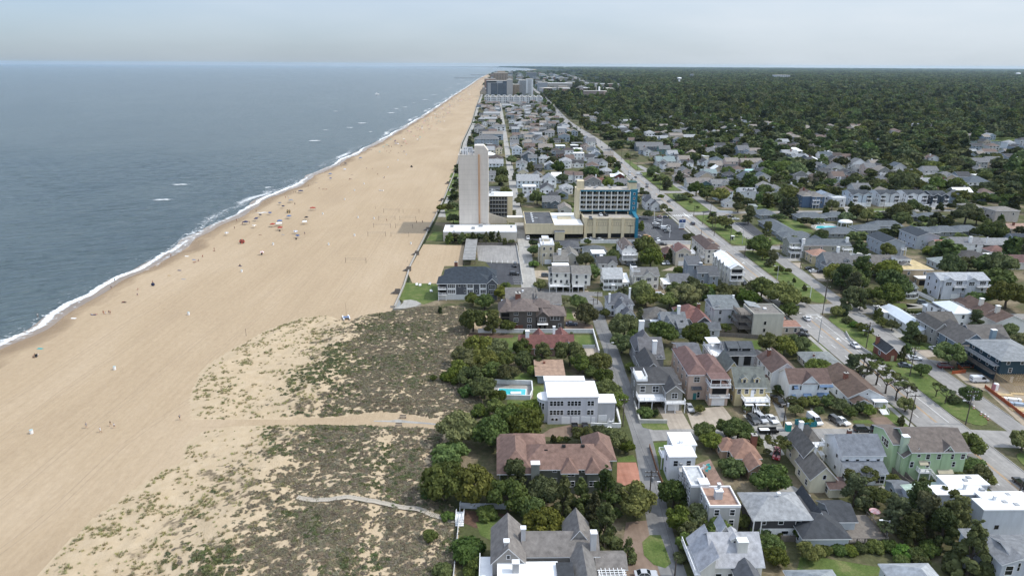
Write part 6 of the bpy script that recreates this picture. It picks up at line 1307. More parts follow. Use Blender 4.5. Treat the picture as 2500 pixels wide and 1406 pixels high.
FOOT+=[(g0.x+15,g0.y+10,22),(-13,405,20),(-18,380,26),(24,395,30),(2,410,14)]
# hotel pylon sign by its parking lot: blue head over a white panel with blue lines
o=empty('pylon_sign',G('w',905,560),0,'blue and white pylon sign at the hotel parking entrance','sign')
mb=MB();mb.box(-1.9,-.25,.6,1.9,.25,4.2);mb.build('panel',WHITE,o)
mb=MB();mb.box(-1.9,-.3,4.203,1.9,.3,6.0);mb.build('sign_head',M('sign blue',(.035,.07,.19),rough=.5,var=0),o)
mb=MB();mb.box(-1.6,-.2,0,1.6,.2,.6);mb.build('sign_base',BRICK,o)
mb=MB();mb.prism([(-.35,0),(.35,0),(0,.6)],-.02,.0);e_=mb.build('emblem',WHITE,o,(0,-.33,4.9));e_.rotation_euler=(rad(90),0,0)
for k in range(4):
 mb=MB();mb.box(-1.2,-.28,1.2+.65*k,1.2-.4*(k%2),-.252,1.5+.65*k);mb.build('text_line',M('sign grey',(.16,.2,.25),rough=.5,var=0),o)
 # covered walk on the beach lot
o=empty('covered_walk',G('c',535,1112),0,'long grey ribbed roof of a covered walk beside the sand lot','canopy')
W_=abs(G('c',668,1112,3).x-G('c',535,1112,3).x);D_=G('c',565,870,3).y-G('c',535,1112,3).y
RIB=M('grey ribbed roof',(.25,.245,.235),rough=.7,var=.2,scale=.5)
for k in range(14):
 mb=MB();mb.box(.0,D_*k/14+.03,3,W_,D_*(k+1)/14-.03,3.12+.05*(k%2));mb.build('roof_panel',RIB,o)
for k in range(6):
 for x in(.25,W_-.25):
  mb=MB();mb.box(x-.12,D_*(k+.3)/6,0,x+.12,D_*(k+.3)/6+.24,3);mb.build('post',WOOD,o)
  # ---------------- the far resort
def block(fr,x0,x1,yb,yt,depth,wall,label,cols,rows,wmat=GLASS,fx=.7,fz=.5,cat='building',name='resort_tower',roofm=None,group=None,wx=(0,1)):
 bp_,tp=px(fr,x0,yb),px(fr,x0,yt)
 a=P(*bp_);b_=P(*px(fr,x1,yb));H_=Hgt(bp_[0],bp_[1],tp[1]);W=b_.x-a.x
 o=empty(name,(a.x,a.y,0),0,label,cat,group)
 mb=MB();mb.box(0,0,-.2,W,depth,H_);mb.build('wall',wall_m(wall)if isinstance(wall,str)else wall,o)
 mb=MB();mb.box(-.3,-.3,H_+.01,W+.3,depth+.3,H_+1.2);mb.build('roof',roofm or CONCW,o)
 if cols:grid_part('window_band',o,cols,rows,W*wx[0],W*wx[1],H_*.04,H_*.97,0,wmat,fx,fz,.3)
 FOOT.append((a.x+W/2,a.y+depth/2,max(W,depth)*.6))
 LANDMARKS.append((a.x+W/2,a.y,label.split(' with')[0].split(',')[0]))
 return o,W,H_
BLUEGLASS=M('tinted hotel glass',(.07,.095,.13),rough=.2,var=.2,scale=.05,spec=.6)
o,W,H_=block('r',235,545,476,238,30,'#b3b5b8','dark glass beachfront hotel with a pale side wing',0,1)
LANDMARKS[-1]=(LANDMARKS[-1][0],LANDMARKS[-1][1],'dark glass hotel')
for a,b_,z0,z1,m_ in((0,.05,0,1,BLUEGLASS),(.22,.54,0,.86,BLUEGLASS),(.56,.8,0,.86,BLUEGLASS),(.8,1.0,0,1,BLUEGLASS)):
 mb=MB();mb.box(W*a,-.8,H_*z0,W*b_,.02,H_*z1);mb.build('glass_bay',m_,o)
grid_part('window_band',o,22,14,W*.05,W*.98,H_*.03,H_*.85,-.8,M('pale mullion',(.30,.31,.33),var=.1),.12,1.0,.3)
mb=MB();mb.box(W*.04,-.9,H_*.9,W*.5,.02,H_*.98);mb.build('sign_band',DARK,o)
block('r',545,635,472,222,30,'#a9a7a6','pale side wing joined to the dark glass hotel, set to its right',0,1)
block('r',635,737,465,296,30,'#ab977c','tan slab between the dark glass hotel and the white tower',5,10,fx=.5)
block('r',737,838,462,230,24,'#b6bac0','grey-blue apartment slab left of the white banded tower',8,14,fx=.55,fz=.6)
o,W,H_=block('r',838,945,450,212,28,'#dfe0e1','bright white tower with stacked dark openings',3,13,M('opening dark',(.10,.10,.10),var=0),.72,.42,wx=(.22,.78))
o,W,H_=block('r',205,1075,576,480,26,'#d9dadb','long white stepped condominium row across the shore end',30,3,M('recess dark',(.055,.055,.06),var=0),.55,.5,name='condominium')
for k in range(10):
 mb=MB();x=W*(.02+.1*k);mb.box(x,1,H_+1.2,x+W*.055,16,H_+3.8);mb.build('penthouse',wall_m('#d9dadb'),o)
 mb=MB();mb.box(x+W*.012,.9,H_+1.5,x+W*.045,1.02,H_+3.2);mb.build('opening',DARK,o)
 mb=MB();mb.box(x+W*.075,-2.5,-.2,x+W*.098,.0,H_*.96);mb.build('stair_bay',wall_m('#d2d4d6'),o)
block('r',345,560,300,118,60,'#aa957f','tan twin-topped beachfront tower beyond the dark hotel',9,14,fx=.4,fz=.6)
block('r',410,520,296,92,40,'#a38f7b','taller tan slab with rooftop drum rising behind the tan tower',4,16,fx=.4,fz=.6)
block('r',850,995,205,108,60,'#9ba0a6','distant grey twin block on the skyline with white ends',8,8,fx=.6,fz=.6)
o,W,H_=block('r',1020,1165,390,262,40,'#aeb3ba','grey mid-rise apartments just right of the avenue',10,6,fx=.5,fz=.5)
o,W,H_=block('r',1165,1595,352,275,50,'#c0b6aa','long beige mid-rise apartments with a white roof right of the avenue',26,4,fx=.4,fz=.5,roofm=ROOFWHITE)
block('r',1000,1410,262,232,60,'#b6aa98','long low beige building beyond the mid-rise apartments',18,2,fx=.5)
block('r',1160,1285,232,180,60,'#8d6a58','reddish brick block near the skyline',8,4,fx=.5)
block('r',1110,1232,452,352,30,'#6b5249','brown flat-topped building on the avenue with white end',5,3,fx=.6)
block('r',1245,1430,476,424,40,'#9fa2a4','low grey-roofed market hall right of the avenue',6,1,fx=.5,roofm=roof_m('#7d7f82'))
o,W,H_=block('r',1718,2062,536,395,20,'#8f7b6f','historic long brick hotel with a pale balustrade among trees',18,6,M('pale sash',(.42,.40,.37),var=.1),.35,.55,name='brick_hotel')
LANDMARKS[-1]=(LANDMARKS[-1][0],LANDMARKS[-1][1],'long brick hotel')
mb=MB();mb.box(W*.85,-8,0,W*1.0,0,H_*.93);mb.build('wing',wall_m('#b09c8c'),o)
mb=MB();mb.tube((W*.55,10,H_),(W*.55,10,H_+16),.9,.7,6);mb.build('chimney',CONCW,o)
mb=MB();mb.ball((W*.68,10,H_+8),3,8,5,0,(1,1,1.5));mb.tube((W*.68,10,H_),(W*.68,10,H_+6),3,3,8);mb.build('cupola',WHITE,o)
block('r',1905,2185,330,285,40,'#95705c','long reddish flat building in the trees beyond the brick hotel',14,2,fx=.5)
block('r',1600,1900,318,298,40,'#bdb4a8','low pale flat building left of the reddish one',12,1,fx=.5)
block('r',1620,1720,432,398,20,'#cfcfcc','small bright flat roof left of the brick hotel',4,1,roofm=ROOFWHITE)
block('r',1510,1580,440,398,14,'#5d6d70','small dark pavilion with a white lantern',3,1)
block('b',820,902,158,122,80,'#c6c8ca','white ribbed high-rise cluster far inland',6,4,fx=.25,fz=.95)
block('b',185,480,162,148,150,'#b9bdc1','very long pale warehouse far inland',14,1,fx=.4,roofm=ROOFWHITE)
block('b',860,955,207,198,60,'#bcbcb8','pale low school in the woods below the high-rise cluster',8,1)
block('b',686,762,158,150,80,'#c4c6c8','small pale shed left of the high-rise cluster',6,1)
block('b',210,325,203,184,60,'#9aa0a4','grey low roofs below the white water tower',8,1)
block('b',242,258,150,116,40,'#9da2a8','slim grey tower above the long pale warehouse',2,5)
block('b',1380,1470,203,194,60,'#b5b6b5','pale roofs in woods right of the school',6,1)
block('b',395,432,196,182,30,'#c9c9c6','little white church-like block right of the grey low roofs',2,1)
for(fr,x,yb,yt,r,l)in[('b',158,202,136,9,'white mushroom water tower standing above the woods'),('b',2456,132,110,10,'tiny white ball water tower on the skyline at the right edge'),('a',1392,140,117,9,'tiny pale water tower on the skyline above the resort')]:
 a=P(*px(fr,x,yb));H_=Hgt(px(fr,x,yb)[0],px(fr,x,yb)[1],px(fr,x,yt)[1]);k=FPX/math.hypot(a.x,a.y)
 r=r*FR[fr][2]**0*1.0;R_={9:11 if fr=='b' else 16,10:24}[r]
 o=empty('water_tower',(a.x,a.y,0),0,l,'water tower')
 mb=MB();mb.tube((0,0,0),(0,0,H_*.8),R_*.5,R_*.42,12);mb.build('shaft',WHITE,o)
 mb=MB();mb.ball((0,0,H_*.88),R_,14,8,0,(1,1,.42));mb.build('tank',WHITE,o)
 # crowd of low resort buildings along the far strand
cols_=['#c9c4ba','#d7d7d4','#b9a58e','#a5adb5','#b58f78','#8fa3b0','#cbb9a0','#9a9a98','#d0d3d6','#86705f']
cw=['sand-coloured','white','tan','blue-grey','terracotta','pale blue','cream','grey','bright pale','brown']
R2=random.Random(4);k=0;RL={}
y=2330.
while y<7200:
 for sx in(-30,30,75,150,215,285,360):
  if R2.random()<.15:continue
  xx=sx*(1+(y-2300)/9000)+R2.uniform(-12,12)+(y-2300)*.018+(20 if sx>60 else 0)
  if abs(xx-avx(min(y,AVs[-1][1])))<24 and y<2800:continue
  if any(math.hypot(xx-f[0],y-f[1])<f[2]+14 for f in FOOT):continue
  ci=R2.randrange(10);w=R2.uniform(18,46);d=R2.uniform(18,40);h=R2.choice([9,10,12,14,16,20,30 if sx<60 else 14,40 if sx<0 else 10])
  lb=f"{cw[ci]} {'high-rise' if h > 25 else 'mid-rise' if h > 11 else 'low'} resort block {'on the beach side' if sx < 0 else 'by the avenue' if sx < 80 else 'inland'}";RL[lb]=RL.get(lb,0)+1
  lb=(['nearest ','second ','third ','fourth ','fifth ','sixth ','seventh ','eighth ','ninth ','tenth ','eleventh ','twelfth ','thirteenth ','one of the farthest '][min(13,RL[lb]-1)]+lb+' of the far town')
  o=empty('resort_building',(xx,y,0),0,lb,'building','far resort blocks along the strand')
  mb=MB();mb.box(-w/2,0,-.2,w/2,d,h);mb.build('wall',wall_m(cols_[ci]),o)
  mb=MB();mb.box(-w/2-.3,-.3,h+.01,w/2+.3,d+.3,h+1);mb.build('roof',R2.choice([ROOFWHITE,CONCW,ROOFG,roof_m('#8b8580')]),o)
  grid_part('window_band',o,max(3,int(w/5)),max(1,int(h/3.3)),-w/2,w/2,.5,h,0,GLASS,.6,.45,.25)
  FOOT.append((xx,y+d/2,max(w,d)*.7));k+=1
 y+=R2.uniform(30,50)*(1+(y-2300)/2500)
print('FAR',k)
# lake with a green island
sheet('lake',LAKE_PTS_ if 'LAKE_PTS_' in globals()else[tuple(P(*q)[:2])for q in[(2366,345),(2400,341),(2470,345),(2560,336),(2700,345),(2600,374),(2470,369),(2420,358),(2376,354)]],.04,WATER)
sheet('shore_lawn',[tuple(P(*q)[:2])for q in[(2368,340),(2376,332),(2440,330),(2500,332),(2500,337),(2470,344),(2420,345),(2380,343)]],.05,LAWN)
# ------------------------------------------------------------------ houses further off, read from the photograph
PAL={'w':('#e8e8e6','white'),'bw':('#d8e0e6','bluish white'),'pw':('#c9dbe0','pale ice-blue'),'lg':('#c6c5c1','light grey'),'bg':('#95a2ad','blue-grey'),'g':('#8f8f8c','grey'),'slate':('#5f6b75','slate'),'dk':('#55534f','dark'),'tan':('#c2b096','tan'),'cream':('#ddd2b4','cream'),'br':('#86695a','brown'),'brick':('#7d4a3c','brick-red'),'pink':('#cab3a6','pinkish'),'teal':('#5f8482','teal'),'barn':('#6f2f2a','barn-red'),'aqua':('#7fc0bd','aqua'),'navy':('#33414d','navy'),'salmon':('#b98a72','salmon')}
RPAL={'g':('#6f7072','grey'),'lg':('#989b9e','pale grey'),'dg':('#48494d','charcoal'),'dbr':('#544843','dark brown'),'br':('#735c50','brown'),'tan':('#8d8174','taupe'),'w':('#d8d8d6','white'),'slate':('#56636d','slate-blue'),'teal':('#7b9192','grey-teal'),'rust':('#84573f','rust'),'red':('#83493c','red'),'salmon':('#a5705a','salmon'),'pink':('#a08d83','pinkish'),'orange':('#a9704a','orange'),'aqua':('#8fcfca','aqua'),'dk':('#454547','charcoal')}
SHAPE={'gx':'side-gabled','gy':'front-gabled','hip':'hip-roofed','flat':'flat-roofed'}
MIDS=[]
def mids(fr,lst):
 for q in lst:MIDS.append((fr,)+q)
mids('s',[(680,720,830,6,'gx','w','g'),(720,880,890,8,'gy','bw','lg'),(790,1120,980,7,'hip','w','g'),(310,985,560,4,'hip','cream','dbr'),(310,1090,560,5,'gx','bw','lg'),(430,840,545,6,'gy','cream','br'),(300,820,430,7,'gx','w','dbr'),(60,700,480,9,'hip','bg','g'),(200,590,560,8,'gx','navy','orange'),(220,200,500,8,'flat','w','w'),(230,270,450,5,'gx','w','g'),(270,330,420,6,'hip','dk','dbr'),(370,430,600,6,'gx','bg','g'),(760,215,880,5,'gx','tan','br'),(800,240,1000,6,'gy','g','g'),(880,330,1040,6,'gx','tan','g'),(900,420,1080,4,'hip','tan','salmon'),(1030,400,1190,6,'gx','w','lg'),(1200,350,1310,6,'gx','tan','dbr'),(1130,250,1230,5,'hip','w','g'),(1350,380,1480,7,'gx','brick','teal'),(870,560,1010,6,'gx','lg','g'),(1050,570,1235,6,'gx','w','g'),(1290,540,1450,6,'gx','lg','g'),(1510,500,1660,9,'gx','tan','g'),(1530,620,1720,8,'gy','bw','w'),(1720,520,1860,6,'gy','w','br'),(1440,640,1560,3,'flat','w','w'),(900,680,1100,4,'hip','lg','tan'),(930,760,1110,4,'gx','br','br'),(1180,800,1420,5,'gx','lg','tan'),(1480,770,1640,5,'flat','bg','w'),(1740,760,1870,5,'flat','dk','w'),(1960,770,2070,5,'gy','pink','br'),(1980,660,2060,7,'gy','lg','g'),(1490,900,1630,5,'gx','br','dg'),(1790,940,1970,7,'flat','w','w'),(1640,950,1750,5,'gy','lg','lg'),(1190,1000,1390,5,'hip','w','lg'),(1000,1020,1150,7,'gx','bg','g'),(1550,1080,1750,7,'hip','w','lg'),(1760,1070,1960,4,'gx','w','dk'),(1990,1000,2140,6,'gx','w','dg'),(2120,930,2260,6,'gy','bg','lg'),(2050,1060,2240,4,'gx','lg','g'),(2240,1070,2380,5,'gy','w','g'),(2320,930,2480,5,'gx','tan','tan'),(1320,1110,1440,5,'gy','bg','lg'),(1090,1140,1240,4,'gx','dk','dg')])
mids('c',[(1090,210,1195,3.5,'gy','cream','g'),(1085,330,1310,6,'gx','bw','lg'),(1145,395,1275,6,'flat','w','w'),(1360,330,1480,7,'gy','w','lg'),(1320,430,1455,6.5,'gy','w','dg'),(1515,390,1645,5,'hip','w','lg'),(1490,440,1600,4,'gy','bg','g'),(1345,535,1520,5,'gx','slate','g'),(1245,260,1340,4.5,'gy','tan','g'),(1570,280,1655,7,'gx','w','br'),(1665,285,1745,7,'gx','w','br'),(1770,300,1870,3.5,'gy','cream','tan'),(1860,310,1960,3.2,'gx','w','red'),(2075,255,2165,4,'gy','barn','w'),(1930,195,2040,3.5,'hip','lg','lg'),(1415,455,1500,3,'gx','slate','dg'),(1180,475,1240,4,'gy','lg','lg'),(800,265,860,6,'gx','lg','g'),(800,375,910,3,'flat','g','dg'),(2060,315,2200,3,'gx','lg','g'),(2230,375,2320,4,'gx','w','g')])
mids('t',[(610,230,740,5,'hip','lg','g'),(800,260,930,5,'flat','lg','lg'),(620,385,800,4,'flat','g','lg'),(1080,325,1230,5,'gy','w','lg'),(1250,315,1430,5,'gy','w','g'),(970,475,1190,8,'gx','br','tan'),(860,455,960,6,'gy','bg','g'),(900,545,1050,4,'gy','w','g'),(1210,475,1440,6,'gx','dk','g'),(1340,525,1540,4,'hip','bg','g'),(1540,565,1740,6,'hip','w','tan'),(380,645,840,6,'gx','slate','g'),(780,695,970,6,'gx','teal','g'),(440,695,560,5,'gx','bg','g'),(540,725,650,5,'gy','w','g'),(640,775,780,4,'gx','tan','g'),(930,785,1100,6,'gx','pw','lg'),(1080,655,1280,5,'gx','br','dbr'),(1190,695,1370,3.5,'gx','tan','tan'),(1280,725,1470,3,'hip','tan','pink'),(1760,645,1940,6,'gx','w','dg'),(1980,645,2190,6,'hip','dk','dbr'),(2150,765,2340,9,'gx','bg','g'),(1490,375,1600,4,'hip','w','g'),(2190,455,2500,4,'hip','tan','tan'),(740,905,1060,5,'gx','lg','teal'),(840,965,930,5,'gy','w','dg'),(940,1005,1160,5,'gx','tan','tan'),(1160,955,1370,6,'gx','w','dg'),(1550,835,1640,6,'flat','cream','w'),(1540,915,1660,5,'gy','bw','dg'),(1680,955,1880,4,'gx','pink','tan'),(1860,835,2020,5,'flat','aqua','aqua'),(1940,945,2160,7,'gx','pink','tan'),(2210,955,2420,7,'gx','pink','tan'),(2430,950,2560,7,'gx','pink','tan'),(1940,1015,2170,4,'gx','dk','dg'),(2250,1060,2500,4,'flat','bw','aqua'),(1520,1125,1780,5,'gx','lg','teal'),(160,170,290,5,'flat','w','w'),(250,520,420,5,'gx','w','g'),(1160,1090,1330,5,'gy','pink','g')])
mids('u',[(440,215,550,6,'flat','bw','w'),(1180,295,1390,6,'flat','w','w'),(1610,215,1720,5,'gy','bg','lg'),(550,600,640,6,'gx','bg','g'),(630,645,860,6,'gx','w','g'),(770,695,1020,7,'gx','slate','dbr'),(880,765,1120,8,'hip','w','w'),(790,795,1050,6,'gx','w','lg'),(810,915,1060,5,'hip','cream','g'),(550,745,680,4,'gx','dk','br'),(1150,565,1310,5,'gx','cream','g'),(1420,625,1620,4,'gx','cream','g'),(1670,895,1900,5,'flat','cream','w'),(1810,805,2000,3,'gx','w','br'),(1440,1025,1540,7,'gy','bg','g'),(1450,1085,1600,5,'gx','lg','dg'),(1890,1135,2000,6,'gy','slate','dg'),(2000,1165,2170,5,'gy','slate','dg'),(1080,1135,1300,5,'gy','w','dbr'),(1300,1165,1520,4,'hip','tan','br'),(2070,1015,2260,4,'gx','lg','g'),(1130,140,1240,5,'hip','g','g'),(1380,160,1530,5,'gx','lg','g')])
mids('v',[(1450,695,1690,6,'gy','bg','slate'),(1370,485,1550,5,'gy','w','slate'),(1540,605,1670,6,'gx','br','rust'),(1680,640,1800,6,'gx','br','br'),(1790,605,2020,6,'gx','w','lg'),(1610,795,1850,6,'gx','lg','g'),(1870,785,2120,6,'gx','tan','g'),(2190,700,2480,6,'gx','salmon','salmon'),(2180,590,2420,5,'gx','lg','g'),(1590,480,1760,5,'gx','lg','g'),(1880,480,2060,5,'hip','lg','g'),(740,965,980,7,'gx','lg','g'),(590,985,720,5,'gy','tan','g'),(1000,1105,1310,8,'hip','tan','g'),(1340,1065,1560,6,'gx','bg','dg'),(1480,1085,1570,6,'gy','bg','g'),(1640,1000,1840,4,'flat','w','w'),(1510,1145,1900,5,'hip','w','slate'),(0,1085,140,4,'gy','pink','g'),(1660,905,1830,5,'hip','tan','g'),(1800,240,1900,5,'gx','w','w'),(2200,235,2330,4,'hip','w','w'),(2300,770,2500,5,'gx','bg','g'),(340,1030,500,3.5,'flat','br','w')])
mids('r',[(85,640,190,6,'hip','lg','g'),(230,620,420,7,'hip','bg','g'),(200,700,330,6,'gx','bg','g'),(330,700,460,6,'gx','lg','g'),(240,750,420,5,'hip','g','dg'),(470,640,560,5,'gx','lg','g'),(590,640,650,6,'gy','w','g'),(660,640,750,6,'gx','bg','g'),(670,710,780,6,'gy','bg','g'),(780,670,850,6,'gy','w','dg'),(1010,690,1085,6,'gx','w','g'),(1100,700,1170,6,'gy','w','g'),(940,745,1030,3,'gx','lg','lg'),(1200,780,1290,6,'gx','lg','g'),(1060,590,1090,6,'gy','w','w'),(1450,560,1530,6,'gy','w','g'),(1530,590,1610,5,'gx','w','lg'),(1350,580,1450,5,'gx','w','lg'),(1230,560,1330,7,'hip','bg','dg'),(1650,560,1740,4,'flat','lg','lg'),(1730,590,1790,4,'gx','w','w'),(1840,560,1900,4,'gx','lg','lg'),(1700,690,1800,5,'gx','cream','g'),(1840,660,1910,5,'gx','lg','g'),(1570,660,1690,4,'gx','lg','g'),(1670,735,1740,5,'gy','w','lg'),(1600,740,1680,4,'flat','lg','lg'),(1800,840,1880,5,'gx','lg','g'),(2110,870,2230,5,'gx','lg','g'),(2330,870,2440,5,'flat','w','w'),(2120,760,2200,5,'gx','w','g'),(2380,750,2450,4,'gx','lg','g'),(2080,225,2130,9,'gx','w','w'),(2435,215,2560,10,'flat','lg','w'),(2240,310,2270,6,'gx','w','w')])
taken=[]
import collections as _c
mid_lab=_c.Counter();MIDSPEC=[]
RH=random.Random(21)
def mid_house(x,y,W,d,h,kind,wc,rc,label,group):
 root=empty('house',(x,y,.015),rad(RH.uniform(-2,2)),label,'house',group)
 dist=math.hypot(x,y)
 rise=(W if kind=='gy' else d)*RH.uniform(.24,.34)if kind!='hip' else min(W,d)*.26
 rise=min(rise,4.0);wm=wall_m(PAL[wc][0]);rm=ROOFWHITE if rc=='w' else roof_m(RPAL[rc][0])
 def blk(x0,x1,y0,y1,z1,k,rs,wins=True):
  wall_mb(k,x0,x1,y0,y1,-.2,z1,rs).build('wall',wm,root)
  roof_mesh(k,x0,x1,y0,y1,z1,rs,.45,.22).build('roof',[rm,WHITE],root)
  if not wins or dist>1500:return
  nf=max(1,round(z1/2.9));n=max(1,int((x1-x0)/3.3))
  for f in range(nf):
   for i in range(n):
    zz=z1*(f+.55)/nf
    if RH.random()<.12:continue
    window(root,x0+(x1-x0)*(i+.5)/n,y0,zz,'f',RH.choice([1,1.4,1.8]),1.4,'w',False)
   if dist<900:
    m_=max(1,int((y1-y0)/4))
    for i in range(m_):
     if RH.random()<.25:continue
     window(root,x0,y0+(y1-y0)*(i+.5)/m_,z1*(f+.55)/nf,'l' if x>0 else 'l',1,1.3,'w',False)
 blk(0,W,0,d,h,kind,rise)
 if kind in('gx','hip')and W>9 and RH.random()<.65:
  a=RH.uniform(.05,.45)*W;w2=RH.uniform(.35,.5)*W;blk(a,a+w2,-RH.uniform(.6,3),d*.5,h-RH.uniform(0,1),'gy',w2*.3)
 elif kind=='gy' and RH.random()<.6:
  a=-RH.uniform(2,4);blk(a,.3,3,d*.8,h*.75,'gx',1.8)
 if RH.random()<.4 and kind!='flat':
  mb=MB();cx,cy=W*RH.uniform(.2,.8),d*RH.uniform(.3,.7);mb.box(cx-.5,cy-.45,h,cx+.5,cy+.45,h+rise+1.3);mb.build('chimney',RH.choice([BRICK,wm,WHITE]),root)
 if RH.random()<.45 and h>5 and dist<1100:
  mb=MB();mb.box(W*.1,-1.5,2.8,W*.75,0,2.98);mb.box(W*.1,-1.5,3.0,W*.75,-1.42,3.9);mb.build('balcony',WHITE,root)
 FOOT.append((x+W/2,y+d/2,max(W,d)*.6+1));taken.append((x+W/2,y+d/2,max(W,d)/2))
 return root
for fr,x0,yb,x1,h,kind,wc,rc in MIDS:
 a,b_=G(fr,x0,yb),G(fr,x1,yb)
 W=max(5.5,b_.x-a.x);d=min(max(9,W*RH.uniform(.75,1.1)),15)if kind!='gy' else RH.uniform(11,15)
 if any(math.hypot(a.x+W/2-t[0],a.y+d/2-t[1])<.55*(t[2]+max(W,d)/2)for t in taken):continue
 MIDSPEC.append((a.x,a.y,W,d,h,kind,wc,rc));taken.append((a.x+W/2,a.y+d/2,max(W,d)/2))
 # more houses of the same streets, filling the blocks between
RF=random.Random(3)
def clear(x,y,r):
 if abs(x-avx(y))<6.6+r+2:return False
 if y<700 and abs(x-148)<5+r:return False
 if abs(x-13)<4+r*.8:return False
 if 352<y<366 or 444<y<458 or 526<y<538:return False if x>115 else True
 return all(math.hypot(x-f[0],y-f[1])>r+f[2]*.72 for f in FOOT)and all(math.hypot(x-t[0],y-t[1])>r+t[2]*.95 for t in taken)
far_spec=[]
def fill(xa,xb,ya,yb,tries,target):
 n=0
 for _ in range(tries):
  if n>=target:break
  y=RF.uniform(ya,yb);x=RF.uniform(xa,xb(y)if callable(xb)else xb);W=RF.uniform(8,13.5);d=RF.uniform(9,13)
  if not clear(x+W/2,y+d/2,max(W,d)/2):continue
  sp=(x,y,W,d,RF.choice([3.2,5.6,6,6.2,7]),RF.choice(['gx','gx','gy','gy','hip','hip','flat']),RF.choice(['w','w','lg','bg','tan','cream','lg','bw','g','pink','slate']),RF.choice(['g','g','lg','dg','tan','br','g','dbr','slate','w']))
  taken.append((x+W/2,y+d/2,max(W,d)/2));n+=1
  far_spec.append(sp)
fill(-32,lambda y:avx(y)-18,440,900,1500,38)
fill(-34,lambda y:avx(y)-18,900,1850,2500,165)
fill(160,360,470,800,700,60)
fill(160,480,800,1300,700,80)
fill(150,400,1300,2200,500,60)
fill(330,700,600,1500,500,60)
fill(500,1000,900,2000,200,24)
MIDSPEC+=far_spec
MIDSPEC.sort(key=lambda s:math.hypot(s[0],s[1]))
n_named=300-sum(1 for o in bpy.data.objects if o.get('category')=='house')
def placew(x,y):
 b_=min(LANDMARKS,key=lambda q:math.hypot(q[0]-x,q[1]-y));dx,dy=x-b_[0],y-b_[1]
 return(('right of' if dx>0 else 'left of')if abs(dx)>abs(dy)*.8 else('behind' if dy>0 else 'before'))+' the '+b_[2]
seen=_c.Counter();L0=list(LANDMARKS)
labs=[]
for s in MIDSPEC[:n_named]:
 st='' if s[4]<4.5 else 'two-storey ' if s[4]<7.5 else 'tall '
 big='long ' if s[2]>17 else ''
 labs.append(f"{big}{PAL[s[6]][1]} {st}{SHAPE[s[5]]} house with {RPAL[s[7]][1]} roof {placew(s[0] + s[2] / 2, s[1])}")
cnt=_c.Counter(labs);k_=_c.Counter()
ORD=['nearest','second nearest','third nearest','fourth nearest','fifth nearest','sixth nearest','seventh nearest','eighth nearest','ninth nearest','tenth nearest']
for s,l in zip(MIDSPEC[:n_named],labs):
 if cnt[l]>1:
  i=k_[l];k_[l]+=1;l=(ORD[i]if i<len(ORD)else 'far')+' '+l
 mid_house(*s,l,'houses in the streets towards the resort')
 # the smallest and farthest of them, a few pixels each, as one mass
mats_=[wall_m(PAL[k][0])for k in('w','lg','bg','tan','g')]+[roof_m(RPAL[k][0])for k in('g','lg','dg','tan','br')]+[WHITE,GLASS]
mb=MB()
for i,s in enumerate(MIDSPEC[n_named:]):
 x,y,W,d,h,kind=s[:6];kind='gx' if kind=='flat' else kind
 for sub,mm in((wall_mb(kind,x,x+W,y,y+d,-.2,h,2.6),RF.randrange(5)),(roof_mesh(kind,x,x+W,y,y+d,h,2.6,.4),5+RF.randrange(5))):
  mb.add(sub.v,sub.f,[mm if q==0 or mm<5 else 10 for q in sub.m])
 for j in range(3):
  for zz in(1.6,4.4)[:1 if h<4 else 2]:mb.box(x+W*(j+.3)/3,y-.1,zz-.7,x+W*(j+.7)/3,y+.02,zz+.7,11)
 FOOT.append((x+W/2,y+d/2,max(W,d)*.6+1))
if mb.v:tag(mb.build('distant_rooftops',mats_),kind='stuff')
print('MID',len(MIDSPEC),n_named)
# ------------------------------------------------------------------ fences, walls, pools, poles
def fence(fr,pts,h,mat,label,name='fence',seg=2.4,cat='fence',t=.06,post=True,capped=False,z=0.):
 W=[G(fr,*q)for q in pts]
 root=empty(name,(W[0].x,W[0].y,z),0,label,cat)
 pm={}
 for a,b in zip(W,W[1:]):
  L=(b-a).length;n=max(1,round(L/seg));s=L/n;ang=math.atan2(b.y-a.y,b.x-a.x)
  k=round(s,2)
  if k not in pm:
   mb=MB();g=.02 if post else.0;mb.box(g,-t,.05 if post else-.1,s-g,t,h)
   if capped:mb.box(0,-t-.05,h+.003,s,t+.05,h+.1)
   pm[k]=mb.mesh('panel',mat)
  for i in range(n):
   p=a+(b-a)*(i/n)-W[0];inst('panel',pm[k],root,(p.x,p.y,0),ang)
 if post:
  mb=MB();mb.box(-.07,-.09,-.1,.07,.09,h+.12);pme=mb.mesh('post',mat)
  for a,b in zip(W,W[1:]):
   L=(b-a).length;n=max(1,round(L/seg))
   for i in range(n+1):
    p=a+(b-a)*(i/n)-W[0];inst('post',pme,root,(p.x,p.y,0),math.atan2(b.y-a.y,b.x-a.x))
 return root
WWALL=wall_m('#d6d6d4');GWALL=wall_m('#b7b4ab')
fence('f',[(690,545),(1050,548),(1850,550)],1.5,WWALL,'long white garden wall in front of the dark shingled mansion','garden_wall',4,'wall',.12,False,True)
fence('f',[(1850,545),(1912,768)],1.5,WWALL,'white wall beside the lane right of the red-roofed cottage','garden_wall',4,'wall',.12,False,True)
fence('f',[(1745,705),(1868,705)],1.4,M('pale blue gate',(.42,.46,.48)),'pale driveway gate behind the red-roofed cottage','driveway_gate',2.6,'gate')
fence('d',[(190,812),(470,815),(770,815)],2.0,WWALL,'white wall along the hotel parking lot','parking_wall',4,'wall',.12,False,True)
fence('c',[(1725,888),(1960,885),(2370,892)],2.0,WWALL,'white wall behind the cottages below the balcony hotel','parking_wall',4,'wall',.12,False,True)
fence('i',[(425,832),(640,840),(770,838),(1000,850)],1.5,M('pale blue-white fence',(.55,.58,.62)),'pale fence panels under the trees behind the shingled house lawn','garden_fence')
